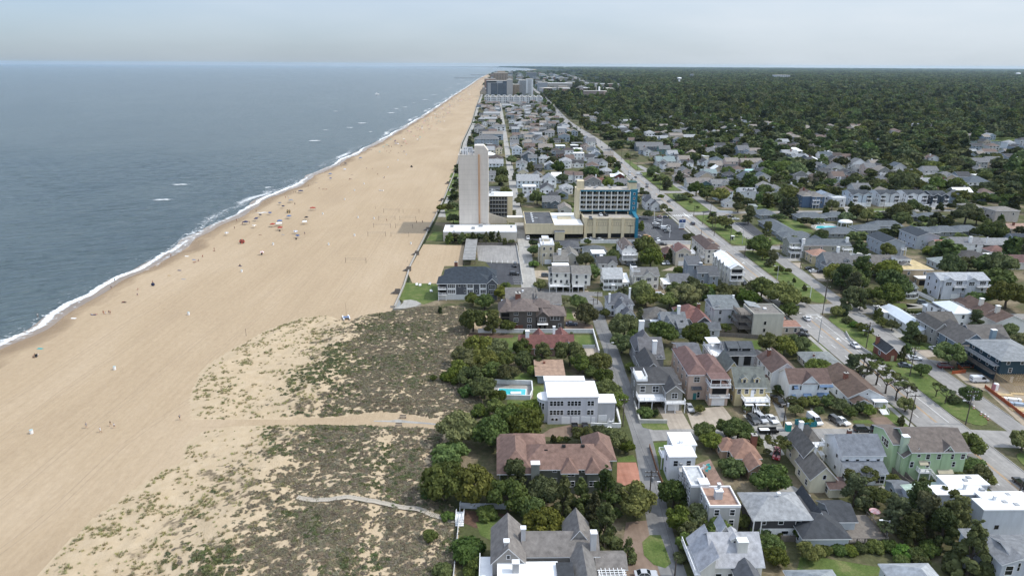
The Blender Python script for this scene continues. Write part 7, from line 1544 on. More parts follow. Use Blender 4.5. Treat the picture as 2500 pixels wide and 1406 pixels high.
fence('i',[(432,815),(415,980),(375,1400),(350,1600)],1.3,WHITE,'thin white post fence between the dunes and the shingled house garden','dune_fence',2.2,'fence',.03)
fence('j',[(297,320),(350,500),(408,640)],1.0,M('orange-brown fence',(.25,.13,.07)),'low brown fence beside the lane at the white cube house','garden_fence')
fence('j',[(630,1222),(675,1330),(735,1500)],1.1,WWALL,'white wall beside the lane at the bottom edge','garden_wall',3,'wall',.1,False,True)
fence('g',[(176,1132),(228,1305),(475,1308)],1.1,GWALL,'pale garden wall round the flower bed at the lane corner','garden_wall',3,'wall',.14,False,True)
fence('i',[(1530,148),(1640,152),(1782,152),(1745,10)],1.3,WWALL,'white yard wall right of the flat-roofed white house','garden_wall',3,'wall',.12,False,True)
fence('g',[(1,1340),(55,1345),(18,1180)],1.2,WWALL,'white wall end at the lane beside the yard wall','garden_wall',3,'wall',.1,False,True)
fence('k',[(575,432),(700,560),(790,650)],1.8,WOOD,'dark timber fence left of the mint green house','timber_fence')
fence('k',[(560,480),(660,580),(770,660)],1.6,WOOD,'second dark timber fence beside the pale blue shed','timber_fence')
fence('k',[(330,1110),(560,1085),(330,925)],1.0,WOOD,'grey timber rail round the party deck','deck_rail')
fence('h',[(905,60),(1000,105),(1088,148)],1.7,WHITE,'white panel fence stepping down beside the grey townhouses','panel_fence')
ORANGE=M('orange barrier mesh',(.36,.09,.035),rough=.7,var=.2,scale=2)
fence('h',[(1265,832),(1392,822),(1322,772),(1530,772)],1.1,ORANGE,'orange barrier fence folded in front of the teal house','barrier_fence',2)
fence('h',[(1578,965),(1760,1100),(1953,1250),(2100,1370)],1.1,ORANGE,'long orange barrier fence along the building site','barrier_fence',2)
fence('h',[(252,442),(300,525),(500,655)],.9,GWALL,'grey guard wall on the median at the turn lane','guard_wall',3,'wall',.1,False)
fence('e',[(1500,1148),(1640,1170)],1.8,M('rust timber fence',(.27,.115,.045)),'rust-brown timber fence right of the grey townhouses','timber_fence')
fence('f',[(835,1062),(1232,1075),(1240,1165),(1215,1225),(930,1218)],1.5,WWALL,'white wall round the turquoise garden pool','pool_wall',3,'wall',.12,False,True)
fence('g',[(1262,765),(1340,840),(1440,905)],1.5,M('raw timber fence',(.25,.18,.11)),'raw timber fence beside the white garden garage','timber_fence')
fence('g',[(870,520),(1100,530),(1330,548)],1.6,WOOD,'grey timber fence in front of the concrete block house','timber_fence')
fence('j',[(1405,1115),(1560,1112),(1700,1118)],1.5,WOOD,'brown timber fence behind the silver hip-roofed house garden','timber_fence')
fence('d',[(1030,490),(1190,498)],1.4,WHITE,'white fence in front of the dark trees at the side street','panel_fence')
fence('d',[(670,235),(765,292)],1.2,WHITE,'white fence on the bend of the frontage road','panel_fence')
fence('c',[(680,905),(1090,905)],1.6,WOOD,'dark fence behind the hotel beach lot','timber_fence')
fence('c',[(1080,905),(1112,1090),(1145,1300)],.9,GWALL,'low grey wall beside the back lane at the lot','low_wall',4,'wall',.12,False)
# seawall between town and beach
sw=empty('seawall',(0,0,0),0,'low concrete seawall between the sand and the town','wall')
swp=[(x,y)for x,y in[(wall[-1][0]-1.5,wall[-1][1])]+wall[::-1]if y<5400]
for i,(a,b_)in enumerate(zip(swp,swp[1:])):
 L=math.hypot(b_[0]-a[0],b_[1]-a[1]);n=max(1,int(L/(6 if a[1]<700 else 60)))
 if L<.5:continue
 for k in range(n):
  p=(a[0]+(b_[0]-a[0])*k/n,a[1]+(b_[1]-a[1])*k/n);q=(a[0]+(b_[0]-a[0])*(k+1)/n,a[1]+(b_[1]-a[1])*(k+1)/n)
  mb=MB();mb.prism([(p[0],p[1]+.02),(q[0],q[1]-.02),(q[0]+.5,q[1]-.02),(p[0]+.5,p[1]+.02)],-.3,1.0);mb.build('wall_panel',CONC,sw)
ramp_=empty('beach_ramp',G('m',1745,1275),0,'curved pale concrete end of the seawall at the dune edge','ramp')
mb=MB();c0=[(0,0),(2.2,2.5),(3.4,7),(3.2,10),(5.8,11),(8.5,9.5),(11,6),(9,2.5),(5,.3)];mb.prism(c0,-.2,.9);mb.build('ramp_slab',PAVG,ramp_)
# pools
POOLW=M('pool water',(.06,.46,.50),rough=.05,var=.12,scale=.8,spec=.5);POOLB=M('blue pool water',(.03,.20,.42),rough=.05,var=.1,scale=.8,spec=.5)
def pool(fr,pts,deckpts,mat,label,deckm=PAVG):
 g=[G(fr,*q)for q in pts];o=empty('swimming_pool',(g[0].x,g[0].y,0),0,label,'swimming pool')
 if deckpts:
  d=[G(fr,*q)for q in deckpts];mb=MB();mb.prism([(q.x-g[0].x,q.y-g[0].y)for q in d[::-1]]if(d[1].x-d[0].x)*(d[2].y-d[1].y)-(d[1].y-d[0].y)*(d[2].x-d[1].x)<0 else[(q.x-g[0].x,q.y-g[0].y)for q in d],-.05,.10);mb.build('pool_deck',deckm,o)
 lo=[(q.x-g[0].x,q.y-g[0].y)for q in g]
 cx,cy=sum(p[0]for p in lo)/len(lo),sum(p[1]for p in lo)/len(lo)
 big=[(cx+(x-cx)*1.06,cy+(y-cy)*1.1)for x,y in lo]
 for nm,pp,z,m_ in(('coping',big,.125,WHITE),('pool_water',lo,.14,mat)):
  vs=[(x,y,z)for x,y in pp];tr=[t if(vs[t[1]][0]-vs[t[0]][0])*(vs[t[2]][1]-vs[t[0]][1])-(vs[t[1]][1]-vs[t[0]][1])*(vs[t[2]][0]-vs[t[0]][0])>0 else t[::-1]for t in tessellate_polygon([[Vector(v)for v in vs]])]
  mb=MB();mb.add(vs,tr);mb.build(nm,m_,o)
 return o
o=pool('f',[(890,1182),(1168,1184),(1172,1118),(905,1112)],[(860,1205),(1215,1212),(1232,1082),(850,1072)],POOLW,'rectangular turquoise pool behind the white flat-roofed house')
mb=MB();c=G('f',1020,1175)-o.location;mb.box(c.x,c.y,.16,c.x+3.2,c.y+1.4,.5);mb.build('pool_cover_box',WHITE,o)
pool('d',[(2030,650),(2130,662),(2240,650),(2250,636),(2150,628),(2045,630)],[(1980,640),(2080,690),(2240,690),(2290,640),(2200,605),(2000,605)],POOLW,'light turquoise motel pool on its pale terrace')
pool('e',[(288,850),(350,856),(362,838),(300,824)],[(240,850),(420,880),(470,815),(300,800)],POOLB,'small deep blue pool beside the gambrel house',ROOFWHITE)
pool('d',[(2380,905),(2460,935),(2490,905),(2420,895)],None,POOLB,'small blue pool behind the olive rowhouse fence')if False else None
for(x,y)in[(2010,612),(2035,610),(2060,612),(2085,614),(2120,612)]:
 c=G('d',x,y);mb=MB();mb.box(-.3,-.9,.25,.3,.4,.35);mb.add([(-.3,.4,.25),(.3,.4,.25),(.3,.85,.8),(-.3,.85,.8)],[(0,1,2,3)])
 for sx in(-.26,.26):
  for sy in(-.8,.35):mb.tube((sx,sy,0),(sx,sy,.27),.03,n=4)
 tag(mb.build('sun_lounger',WHITE,None,(c.x,c.y,.1)),{2010:'leftmost white sun lounger behind the motel pool',2035:'second white sun lounger from the left at the motel pool',2060:'middle white sun lounger behind the motel pool',2085:'fourth white sun lounger from the left at the motel pool',2120:'rightmost white sun lounger behind the motel pool'}[x],'sun lounger','sun loungers at the motel pool')
c=G('d',2285,640);o=empty('gazebo',c,0,'white open gazebo with a rounded roof beside the motel pool','gazebo')
for x in(0,3.4,6.8):
 for y in(0,4):mb=MB();mb.box(x-.15,y-.15,0,x+.15,y+.15,3);mb.build('post',WHITE,o)
mb=MB();mb.ball((3.4,2,3),4.4,14,6,0,(1,.75,.3));mb.build('roof',WHITE,o)
c=G('k',450,960);RUMB=M('red and white sunshade',(.55,.16,.15),rough=.7,var=.5,scale=1.5,col2=(.8,.6,.58))
o=empty('garden_umbrella',(c.x,c.y,1.2),0,'red and white garden umbrella on the timber party deck','umbrella')
mb=MB();mb.tube((0,0,0),(0,0,2.4),.04,n=5);mb.build('pole',WHITE,o)
mb=MB();mb.tube((0,0,2.0),(0,0,2.5),1.15,.05,10,cap=False);mb.build('canopy',RUMB,o)
# dune fence stair
c=G('i',425,950);o=empty('dune_stair',c,0,'small white railed stair over the fence where the boardwalk ends','stair')
for k in range(5):mb=MB();mb.box(-.9,-1.6+.4*k,.15+.18*k,.9,-1.2+.4*k,.3+.18*k);mb.build('tread',WHITE,o)
mb=MB();mb.box(-.9,.4,1.0,.9,2.2,1.15);mb.build('landing',WHITE,o)
for x in(-.85,.85):rail_mb(x,-1.6,x+.001,2.2,1.0,.9).build('railing',WHITE,o)
# boardwalk through the dunes, board by board
BW=smooth_line([G('p',*q)[:2]for q in[(790,780),(960,800),(1100,800),(1230,800),(1400,820),(1600,842),(1800,868),(1950,915),(2080,945),(2125,942)]],10)
bo=empty('boardwalk',(0,0,0),0,'narrow weathered boardwalk winding through the lower dunes','boardwalk')
BWM=M('bleached boards',(.40,.36,.30),rough=.9,var=.2,scale=1.2)
mb=MB();mb.box(-.085,-.75,0,.085,.75,.05);bm1=mb.mesh('plank',BWM)
acc,last,npk=0,None,0
for a,b_ in zip(BW,BW[1:]):
 L=math.hypot(b_[0]-a[0],b_[1]-a[1]);ang=math.atan2(b_[1]-a[1],b_[0]-a[0]);n=max(1,int(L/.235))
 for k in range(n):
  x,y=a[0]+(b_[0]-a[0])*k/n,a[1]+(b_[1]-a[1])*k/n
  if npk<298:inst('plank',bm1,bo,(x,y,zdune(x,y)+.22),ang+random.uniform(-.02,.02));npk+=1
mb=MB()
for a,b_ in zip(BW,BW[1:]):
 za,zb_=zdune(*a)+.2,zdune(*b_)+.2
 mb.tube((a[0],a[1],za-.08),(b_[0],b_[1],zb_-.08),.5,.5,4,cap=False)if False else mb.add([(a[0],a[1]-.7,za),(b_[0],b_[1]-.7,zb_),(b_[0],b_[1]+.7,zb_),(a[0],a[1]+.7,za)],[(0,1,2,3)])
mb.build('walk_bed',BWM,bo)
# sandy foot trail in the upper dunes is left bare by the plants; two benches and a mat on the beach path
for i,(x,y,l)in enumerate([(1675,72,'grey bench on the far side of the beach path'),(1640,140,'grey bench on the near side of the beach path')]):
 c=G('p',x,y);z=.06;o=empty('bench',(c.x,c.y,z),0,l,'bench')
 for k in range(3):mb=MB();mb.box(-.9,-.25+.17*k,.42,.9,-.1+.17*k,.48);mb.build('slat',WOOD,o)
 for k in range(2):mb=MB();mb.box(-.9,.26,.6+.2*k,.9,.31,.74+.2*k);mb.build('back_slat',WOOD,o)
 for s in(-.8,.8):mb=MB();mb.box(s-.06,-.22,-.05,s+.06,.32,.42);mb.build('leg',WOOD,o)
 # --- poles
def pole(fr,x,yb,yt,kind,label,group=None):
 bx_,by_=px(fr,x,yb);h=max(4,min(16,Hgt(bx_,by_,px(fr,x,yt)[1])));g=P(bx_,by_)
 o=empty('street_lamp' if kind in('lamp','white')else 'utility_pole',g,0,label,'street lamp' if kind in('lamp','white')else 'utility pole',group)
 pm={'white':WHITE,'lamp':STEEL if kind=='lamp' else POLE}.get(kind,POLE)
 mb=MB();mb.tube((0,0,-.1),(0,0,h),.17,.11,7);mb.build('shaft',pm,o)
 if kind in('cross','both','trans'):
  for k in range(2 if kind=='both' else 1):
   mb=MB();mb.box(-1.5,-.07,h-.6-1.1*k,1.5,.07,h-.42-1.1*k);ca=mb.build('crossarm',POLE,o)
   for xx in(-1.35,-.6,.6,1.35):mb=MB();mb.tube((xx,0,h-.42-1.1*k),(xx,0,h-.2-1.1*k),.06,.04,6);mb.build('insulator',WHITE,ca)
 if kind in('trans','both'):
  mb=MB();mb.tube((.42,0,h-3),(.42,0,h-1.9),.3,.3,9);mb.build('transformer',STEEL,o)
 if kind in('lamp','both','white'):
  s=-1 if g.x>60 else 1
  zz=h-.2 if kind!='both' else h-3.4
  mb=MB();mb.tube((0,0,zz),(s*1.6,0,zz+.35),.05,.04,5);a=mb.build('lamp_arm',pm if kind=='white' else STEEL,o)
  mb=MB();mb.box(min(s*1.5,s*2.3),-.14,zz+.28,max(s*1.5,s*2.3),.14,zz+.42);mb.build('lamp_head',WHITE,a)
 return g,h
POLES=[('g',1840,580,360,'lamp','lamp pole beside the avenue before the concrete block house'),('g',1878,330,0,'cross','tall timber pole at the avenue junction corner'),('h',445,590,330,'both','timber pole with lamp on the median behind the brick house'),('h',400,872,660,'plain','plain timber pole among the windswept pines'),('h',862,855,560,'both','big double-armed timber pole on the median near the small brick house'),('h',855,1350,1010,'cross','timber pole on the verge by the brown-roofed bungalow'),('h',1395,1315,970,'both','double-armed pole with lamp at the median tip'),('h',1645,970,770,'plain','thin timber pole in front of the dark teal house'),('h',1320,200,50,'cross','timber pole beside the grey townhouses driveway'),('h',1128,165,0,'plain','timber pole in front of the white panel fence'),('h',400,130,0,'plain','timber pole among pines at the junction corner'),('g',1525,1335,1060,'trans','timber pole with white transformer by the portable toilet'),('g',75,1335,1080,'cross','timber pole at the lane beside the yard wall'),
('d',1312,942,740,'cross','timber pole at the median end left of the round trees'),('d',1165,812,590,'plain','timber pole beside the white bus shelter box'),('d',1005,735,500,'cross','middle one of three timber poles on the median'),('d',960,600,375,'cross','tallest timber pole at the side-street mouth'),('d',985,690,500,'plain','timber pole close behind the middle median pole'),('d',1290,812,660,'lamp','lamp pole on the near right of the median lawn'),('d',1665,932,760,'plain','timber pole at the frontage road by parked dark cars'),('d',1875,1062,880,'cross','timber pole beside the sandy driveway'),('d',1640,1182,1030,'lamp','lamp pole on the long median lawn'),('d',1975,1352,1240,'white','white lamp pole at the lower end of the median'),('d',2125,1390,1230,'cross','timber pole where the frontage road meets the cross street'),('d',890,612,490,'plain','slim pole on the left rim of the median'),('d',398,602,460,'white','white light mast, left one in the hotel parking lot'),('d',475,655,530,'white','white light mast, middle one in the hotel parking lot'),('d',556,745,620,'white','white light mast, right one in the hotel parking lot'),('d',875,735,660,'plain','short pole beside the avenue behind the brown townhouse row'),('d',800,530,420,'plain','slim pole at the upper median tip'),('d',455,290,130,'plain','slim pole beside the upper median lawn'),
('c',775,862,690,'white','white flag mast in front of the pavilion shrubs'),('c',1340,1112,990,'lamp','lamp pole on the back lane beside the tan tower house'),('c',1370,782,690,'plain','slim pole in front of the beige banquet block'),('c',2222,830,700,'cross','timber pole before the balcony hotel garage'),('c',1760,235,130,'cross','timber pole behind the balcony hotel'),('c',2225,120,-60,'cross','timber pole on the avenue verge beyond the balcony hotel'),('j',300,700,510,'both','timber pole with lamp on the lane beside the terracotta drive'),('j',510,1405,1270,'plain','plain timber pole on the lane at the bottom edge'),('f',1985,812,650,'lamp','lamp pole on the lane right of the red-roofed cottage'),('f',1850,335,200,'cross','timber pole at the top bend of the lane'),('f',1895,260,130,'cross','second timber pole behind the lane bend'),('k',1670,782,590,'plain','dark pole beside the avenue at the right edge'),('k',570,1070,985,'lamp','short lamp post beside the timber party deck'),('t',120,792,610,'cross','timber pole on the avenue median, farthest of three'),('t',265,862,710,'cross','timber pole on the avenue median, middle of three'),('t',402,972,830,'cross','timber pole on the avenue median, nearest of three'),('s',2255,640,330,'plain','tall slim mast right of the far avenue'),('s',2390,742,570,'cross','timber pole right of the far avenue'),('s',700,640,500,'cross','timber pole on the back lane beyond the tower hotel'),('e',175,425,330,'cross','timber pole before the white stacked-deck house'),('e',575,432,325,'cross','timber pole before the mid-grey townhouse'),('e',965,642,565,'cross','timber pole between motel cabins in the front row'),('e',1425,692,570,'cross','timber pole right of the front-row motel cabins'),('e',480,625,555,'plain','timber pole behind the navy-roofed houses'),('e',385,1215,1110,'lamp','lamp pole under the trees at the cross street')]
PG={}
for q in POLES:PG[q[5]]=pole(*q)
def wire(a,b_,sag=.8):
 (g,h),(g2,h2)=PG[a],PG[b_]
 o=empty('overhead_wires',(g.x,g.y,0),0,f'thin dark wires from the {a.split(" beside")[0].split(" on the")[0].split(" at the")[0]}'[:80],'wires')if False else None
 # lane wires: three hanging lines between the lane poles
def cable(p,q,name='overhead_wire',label=None):
 mb=MB();n=8;L=(q-p).length;last=p
 for i in range(1,n+1):
  t=i/n;c=p+(q-p)*t-Vector((0,0,4*t*(1-t)*L*.022));mb.tube(last,c,.022,.022,4,cap=False);last=c
 tag(mb.build(name,BLACK),label,'wire','overhead wires')
pairs=[('timber pole with lamp on the lane beside the terracotta drive','plain timber pole on the lane at the bottom edge','overhead wire along the lane at the bottom edge'),('timber pole with lamp on the lane beside the terracotta drive','timber pole at the lane beside the yard wall','overhead wire along the lane past the white cube house'),('timber pole at the lane beside the yard wall','lamp pole on the lane right of the red-roofed cottage','overhead wire along the lane past the tall grey house'),('lamp pole on the lane right of the red-roofed cottage','timber pole at the top bend of the lane','overhead wire at the upper lane'),
('double-armed pole with lamp at the median tip','big double-armed timber pole on the median near the small brick house','overhead wire over the median shrubs'),('big double-armed timber pole on the median near the small brick house','timber pole with lamp on the median behind the brick house','overhead wire above the small brick house'),('timber pole with white transformer by the portable toilet','timber pole on the verge by the brown-roofed bungalow','overhead wire across the gravel parking')]
pairs+=[(POLES[i][5],POLES[j][5],l)for i,j,l in((13,20,'overhead wire on the median above the round trees'),(20,19,'overhead wire along the frontage road'),(15,16,'overhead wire at the side-street mouth'),(19,22+1,'overhead wire toward the frontage road bend'),(1,2,'overhead wire over the avenue turn lane'),(4,5,'overhead wire above the big median pole'),(43,44,'overhead wire on the upper avenue verge'),(44,45,'overhead wire on the upper avenue verge, nearer span'))]
for a,b_,l in pairs:
 (g,h),(g2,h2)=PG[a],PG[b_];cable(g+Vector((0,0,h-.3)),g2+Vector((0,0,h2-.3)),label=l)
 # ------------------------------------------------------------------ cars
CARP={'white':(.72,.73,.74),'silver':(.42,.43,.45),'black':(.012,.012,.014),'dark grey':(.05,.052,.056),'navy':(.018,.025,.06),'red':(.33,.02,.03),'maroon':(.13,.025,.03),'yellow':(.55,.27,.03),'slate':(.10,.12,.14),'grey-green':(.10,.125,.12)}
def paint(c):
 k='car paint '+c
 if k in MATS:return MATS[k]
 m=M(k,CARP[c],rough=.25,var=0,spec=.5);m.node_tree.nodes['Principled BSDF'].inputs['Coat Weight'].default_value=.6
 return m
TAIL=M('tail lamp',(.25,.01,.01),rough=.3,var=0);HEAD=M('head lamp',(.6,.6,.6),rough=.2,var=0)
CARM={}
PROF={  # side profile of the lower body (y, z), cabin foot/top (y0, y1, y2, y3), heights
'sedan':dict(L=4.6,W=1.8,body=[(-2.3,.38),(-2.3,.72),(-2.1,.86),(-.95,.95),(1.5,.98),(2.2,.95),(2.3,.7),(2.3,.38)],cab=(-.95,-.2,1.05,1.75),zc=.95,zt=1.43),
'suv':dict(L=4.8,W=1.92,body=[(-2.4,.42),(-2.4,.85),(-2.2,1.02),(-1.1,1.1),(2.3,1.12),(2.4,1.0),(2.4,.42)],cab=(-1.1,-.45,2.0,2.35),zc=1.1,zt=1.74),
'van':dict(L=5.4,W=2.0,body=[(-2.7,.42),(-2.7,.95),(-2.4,1.12),(-1.9,1.2),(2.65,1.2),(2.7,.42)],cab=(-1.9,-1.1,2.6,2.68),zc=1.2,zt=2.1),
'truck':dict(L=5.7,W=1.95,body=[(-2.85,.5),(-2.85,.95),(-2.6,1.1),(-1.3,1.15),(2.8,1.12),(2.85,.5)],cab=(-1.3,-.65,.75,1.05),zc=1.13,zt=1.85)}
def car_meshes(kind):
 if kind in CARM:return CARM[kind]
 p=PROF[kind];W=p['W']/2;mb=MB();b=p['body'];n=len(b)
 inset=lambda z:W-(.10 if z>.9 else.04 if z<.5 else 0)
 vs=[(-inset(z),y,z)for y,z in b]+[(inset(z),y,z)for y,z in b]
 mb.add(vs,[list(range(n)),list(range(n,2*n))[::-1]]+[(i,n+i,n+(i+1)%n,(i+1)%n)for i in range(n)])
 y0,y1,y2,y3=p['cab'];zc,zt=p['zc'],p['zt'];wt=W-.28;wb=W-.09
 mb.add([(-wt,y1,zt),(wt,y1,zt),(wt,y2,zt),(-wt,y2,zt),(-wt+.04,y1+.05,zt+.06),(wt-.04,y1+.05,zt+.06),(wt-.04,y2-.05,zt+.06),(-wt+.04,y2-.05,zt+.06)],[(4,5,6,7),(0,1,5,4),(1,2,6,5),(2,3,7,6),(3,0,4,7),(0,3,2,1)])
 for(ya,yb)in((y0,y1),(y3,y2)):
  for s in(-1,1):mb.tube((s*wb,ya,zc),(s*wt,yb,zt),.05,.05,4)
 for s in(-1,1):mb.tube((s*wb,(y1+y2)/2,zc),(s*wt,(y1+y2)/2,zt),.045,.045,4)
 if kind=='truck':
  for s in(-1,1):mb.box(*((-W+.1,1.1,1.13,-W+.2,2.8,1.4)if s<0 else(W-.2,1.1,1.13,W-.1,2.8,1.4)))
  mb.box(-W+.2,2.7,1.13,W-.2,2.8,1.4)
 body=mb
 g=MB();e=.015
 g.add([(-wb+e,y0,zc),(wb-e,y0,zc),(wb-e,y3,zc),(-wb+e,y3,zc),(-wt+e,y1,zt-.004),(wt-e,y1,zt-.004),(wt-e,y2,zt-.004),(-wt+e,y2,zt-.004)],[(0,1,5,4),(1,2,6,5),(2,3,7,6),(3,0,4,7)])
 if kind=='van':
  body.box(-wb+.02,-.2,zc,wb-.02,y3-.02,zt-.003)
 wl_=MB();wl_.tube((-.11,0,0),(.11,0,0),.34,.34,12);wl_.tube((-.12,0,0),(.12,0,0),.2,.2,8,1)
 hl=MB();hl.box(-.18,-.03,-.07,.18,.03,.07)
 CARM[kind]=(body,g.mesh('windows',GLASS),wl_.mesh('wheel',[BLACK,STEEL]),hl.mesh('headlight',HEAD),hl.mesh('taillight',TAIL),p,{})
 return CARM[kind]
def car(fr,x,y,head,kind,col,label,z=0.07,group=None):
 body,g,wl_,hl,tl,p,cache=car_meshes(kind)
 if col not in cache:cache[col]=body.mesh('body',paint(col))
 c=G(fr,x,y,z)
 o=empty({'sedan':'car','suv':'suv','van':'van','truck':'pickup_truck'}[kind],(c.x,c.y,z),rad(head),label,{'sedan':'car','suv':'car','van':'van','truck':'pickup truck'}[kind],group)
 inst('body',cache[col],o);gl=inst('windows',g,o);gl.name='window_glass'
 for sx in(-1,1):
  for sy in(-1,1):inst('wheel',wl_,o,(sx*(p['W']/2-.1),sy*p['L']*.31,.34))
  inst('headlight',hl,o,(sx*(p['W']/2-.3),-p['L']/2-.01,.68));inst('taillight',tl,o,(sx*(p['W']/2-.3),p['L']/2+.01,.75))
 return o
 # heading 0: nose towards the viewer, 180: driving away, 90: nose to the right
for q in[('g',1735,372,180,'sedan','white','white car on the avenue at the junction stop line'),('h',340,572,0,'sedan','white','white car on the avenue beside the guard wall'),('d',550,388,0,'sedan','dark grey','dark car on the avenue before the crosswalk'),('w',1280,400,180,'suv','navy','dark blue car on the avenue past the crosswalk'),('d',152,88,0,'sedan','white','white car in the middle of the upper avenue, farther of two'),('d',152,118,0,'sedan','white','white car in the middle of the upper avenue, nearer of two'),('d',213,142,180,'sedan','black','black car on the upper avenue behind the white cars'),('d',330,210,180,'sedan','silver','silver car at the upper side-street mouth'),('d',327,238,180,'sedan','dark grey','dark car behind the silver one on the upper avenue'),('d',252,112,90,'van','white','white van crossing the upper median'),('t',48,835,0,'sedan','black','black car far up the avenue, farther one'),('t',122,855,0,'sedan','dark grey','dark car far up the avenue'),('t',330,1125,0,'sedan','white','white car low on the far avenue'),('k',1712,640,180,'suv','black','dark car on the avenue at the right edge'),
('d',468,540,90,'sedan','maroon','maroon car at the back of the hotel parking'),('d',520,545,90,'sedan','navy','navy car at the back of the hotel parking'),('d',440,582,90,'sedan','silver','silver car in the hotel parking row'),('d',417,612,90,'sedan','white','white car in the hotel parking row'),('d',425,652,90,'suv','black','black suv in the hotel parking row'),('d',510,660,90,'van','white','white van in the hotel parking row'),('d',525,678,90,'sedan','black','black car in front of the parked white van'),('d',540,695,90,'sedan','dark grey','dark grey car nearest the parking shrubs'),('d',325,745,90,'suv','yellow','yellow suv below the blue hotel fin'),('d',440,776,0,'sedan','white','white car beside the white parking wall'),('d',250,545,0,'sedan','dark grey','dark car behind the blue hotel wall'),('d',250,742,90,'sedan','slate','grey car at the foot of the blue hotel fin'),('d',490,822,90,'sedan','black','black car in the driveway below the white parking wall'),('d',212,812,90,'sedan','navy','navy car below the balcony hotel corner'),
('x',718,800,0,'sedan','white','white car on the hotel parking deck',11.0),('x',510,862,0,'sedan','slate','slate-blue car at the parking deck edge',11.0),('x',805,800,30,'sedan','black','black car beside the white one on the parking deck',11.0),('x',160,1180,0,'van','white','white van under the beige banquet block'),
('c',1195,842,0,'truck','white','white pickup in the hotel driveway'),('c',1790,858,60,'sedan','white','white car parked before the garage columns'),('c',1835,852,60,'sedan','silver','silver car parked before the garage columns'),('c',1875,856,60,'sedan','dark grey','dark car parked before the garage columns'),('c',1922,856,60,'sedan','white','second white car parked before the garage columns'),('c',1975,858,60,'sedan','black','black car parked before the garage columns'),
('c',1065,1118,0,'suv','black','black suv at the back of the dark lot'),('c',1058,1205,90,'suv','black','black suv across the striped bays of the dark lot'),('c',1378,1222,90,'suv','slate','grey suv beside the stilted houses'),('d',168,1028,90,'suv','slate','grey suv before the white balconied house'),('d',442,1342,90,'van','white','white van under trees on the brick drive'),('d',490,1012,0,'sedan','white','white car in the tree shade by the bungalow'),('d',535,1010,0,'sedan','silver','silver car beside the beige house'),('d',1038,888,0,'suv','black','black suv at the avenue kerb by the brown townhouse row'),('d',1308,1215,0,'suv','black','black suv right of the white-roofed townhouse'),('d',1172,538,90,'sedan','black','black car at the frontage road bend'),('d',1225,566,90,'sedan','white','white car at the frontage road bend'),('d',1820,925,90,'suv','white','white suv beside the olive rowhouse'),('d',1715,855,90,'sedan','black','black car under the rowhouse decks'),('d',1535,775,90,'sedan','maroon','maroon car before the motel office'),('d',2012,1095,90,'sedan','white','white car in the gambrel house drive'),('d',1968,1068,90,'sedan','black','black car in the gambrel house drive'),('d',2085,1098,90,'sedan','dark grey','dark car close to the gambrel house'),
('f',1635,472,90,'sedan','navy','navy car on the forecourt of the dark mansion'),('i',1400,190,0,'truck','black','black pickup before the three garage doors'),('i',1487,165,0,'sedan','black','black car right of the pickup'),('i',1995,1412,90,'sedan','silver','silver car at the bottom edge on the brown drive'),('g',678,1180,0,'sedan','silver','silver car beside the pink house'),('g',1250,1290,10,'suv','dark grey','dark car left of two pale cars'),('g',1325,1280,10,'suv','silver','silver car between a dark and a white one'),('g',1420,1285,10,'sedan','white','white sedan, rightmost of the three before the yellow house'),('g',1482,1125,10,'truck','black','black pickup with white load between two houses'),('g',1805,1295,10,'van','white','white van beside the teal dumpster'),('g',2000,1300,15,'suv','dark grey','dark suv on the gravel parking'),('g',2055,1302,20,'sedan','white','white car close beside the dark suv'),('g',395,165,90,'van','white','white van under the trees behind the red roof'),('g',1640,455,80,'sedan','white','white car behind the terracotta sheds'),('g',1685,478,80,'sedan','dark grey','dark grey car by the terracotta sheds'),('g',1702,518,80,'sedan','black','black car nearest the avenue by the sheds'),
('h',990,165,50,'suv','grey-green','grey-green suv on the pale drive by the panel fence'),('h',820,765,75,'sedan','slate','slate car near the small brick house'),('h',912,695,80,'sedan','white','white car right of the dark juniper'),('h',1108,610,10,'sedan','white','white car at the taupe house'),('h',1200,775,90,'suv','maroon','dark maroon suv at the kerb under the oak'),('h',1385,760,90,'suv','dark grey','dark suv behind the orange barrier'),('h',1520,905,90,'van','white','white work van with roof ladder by the teal house'),('h',410,1375,90,'suv','black','black suv, left of two parked end to end'),('h',575,1380,90,'suv','black','black suv, right of two parked end to end'),('h',1470,1000,90,'sedan','black','black car behind the median oak'),('h',632,240,90,'sedan','white','white car hidden by a hedge at the side street'),('j',1370,395,-25,'suv','red','red suv on the pale drive by the yellow house'),('j',588,280,90,'sedan','black','black car behind the white cube house'),('e',978,395,90,'van','white','white van before the navy townhouse'),('e',325,378,90,'suv','black','black suv before the blue-grey townhouse')]:
 car(*q[:7],z=q[7]if len(q)>7 else.085)
 # ladder van's green-clad ladder
for i,(x,y,kk)in enumerate([(1665,268,'white'),(1770,350,'dark grey'),(1845,372,'black'),(1910,395,'dark grey'),(1700,255,'silver'),(1600,180,'white'),(1580,165,'dark grey'),(1530,110,'silver'),(2180,660,'black'),(2280,720,'dark grey')]):
 car('s',x,y,0,'sedan',kk,['farthest','distant','small distant','tiny','tiny distant','minute','minute distant','remotest','near-end','last'][i]+f' {kk} car on the far avenue',group='far cars on the avenue')
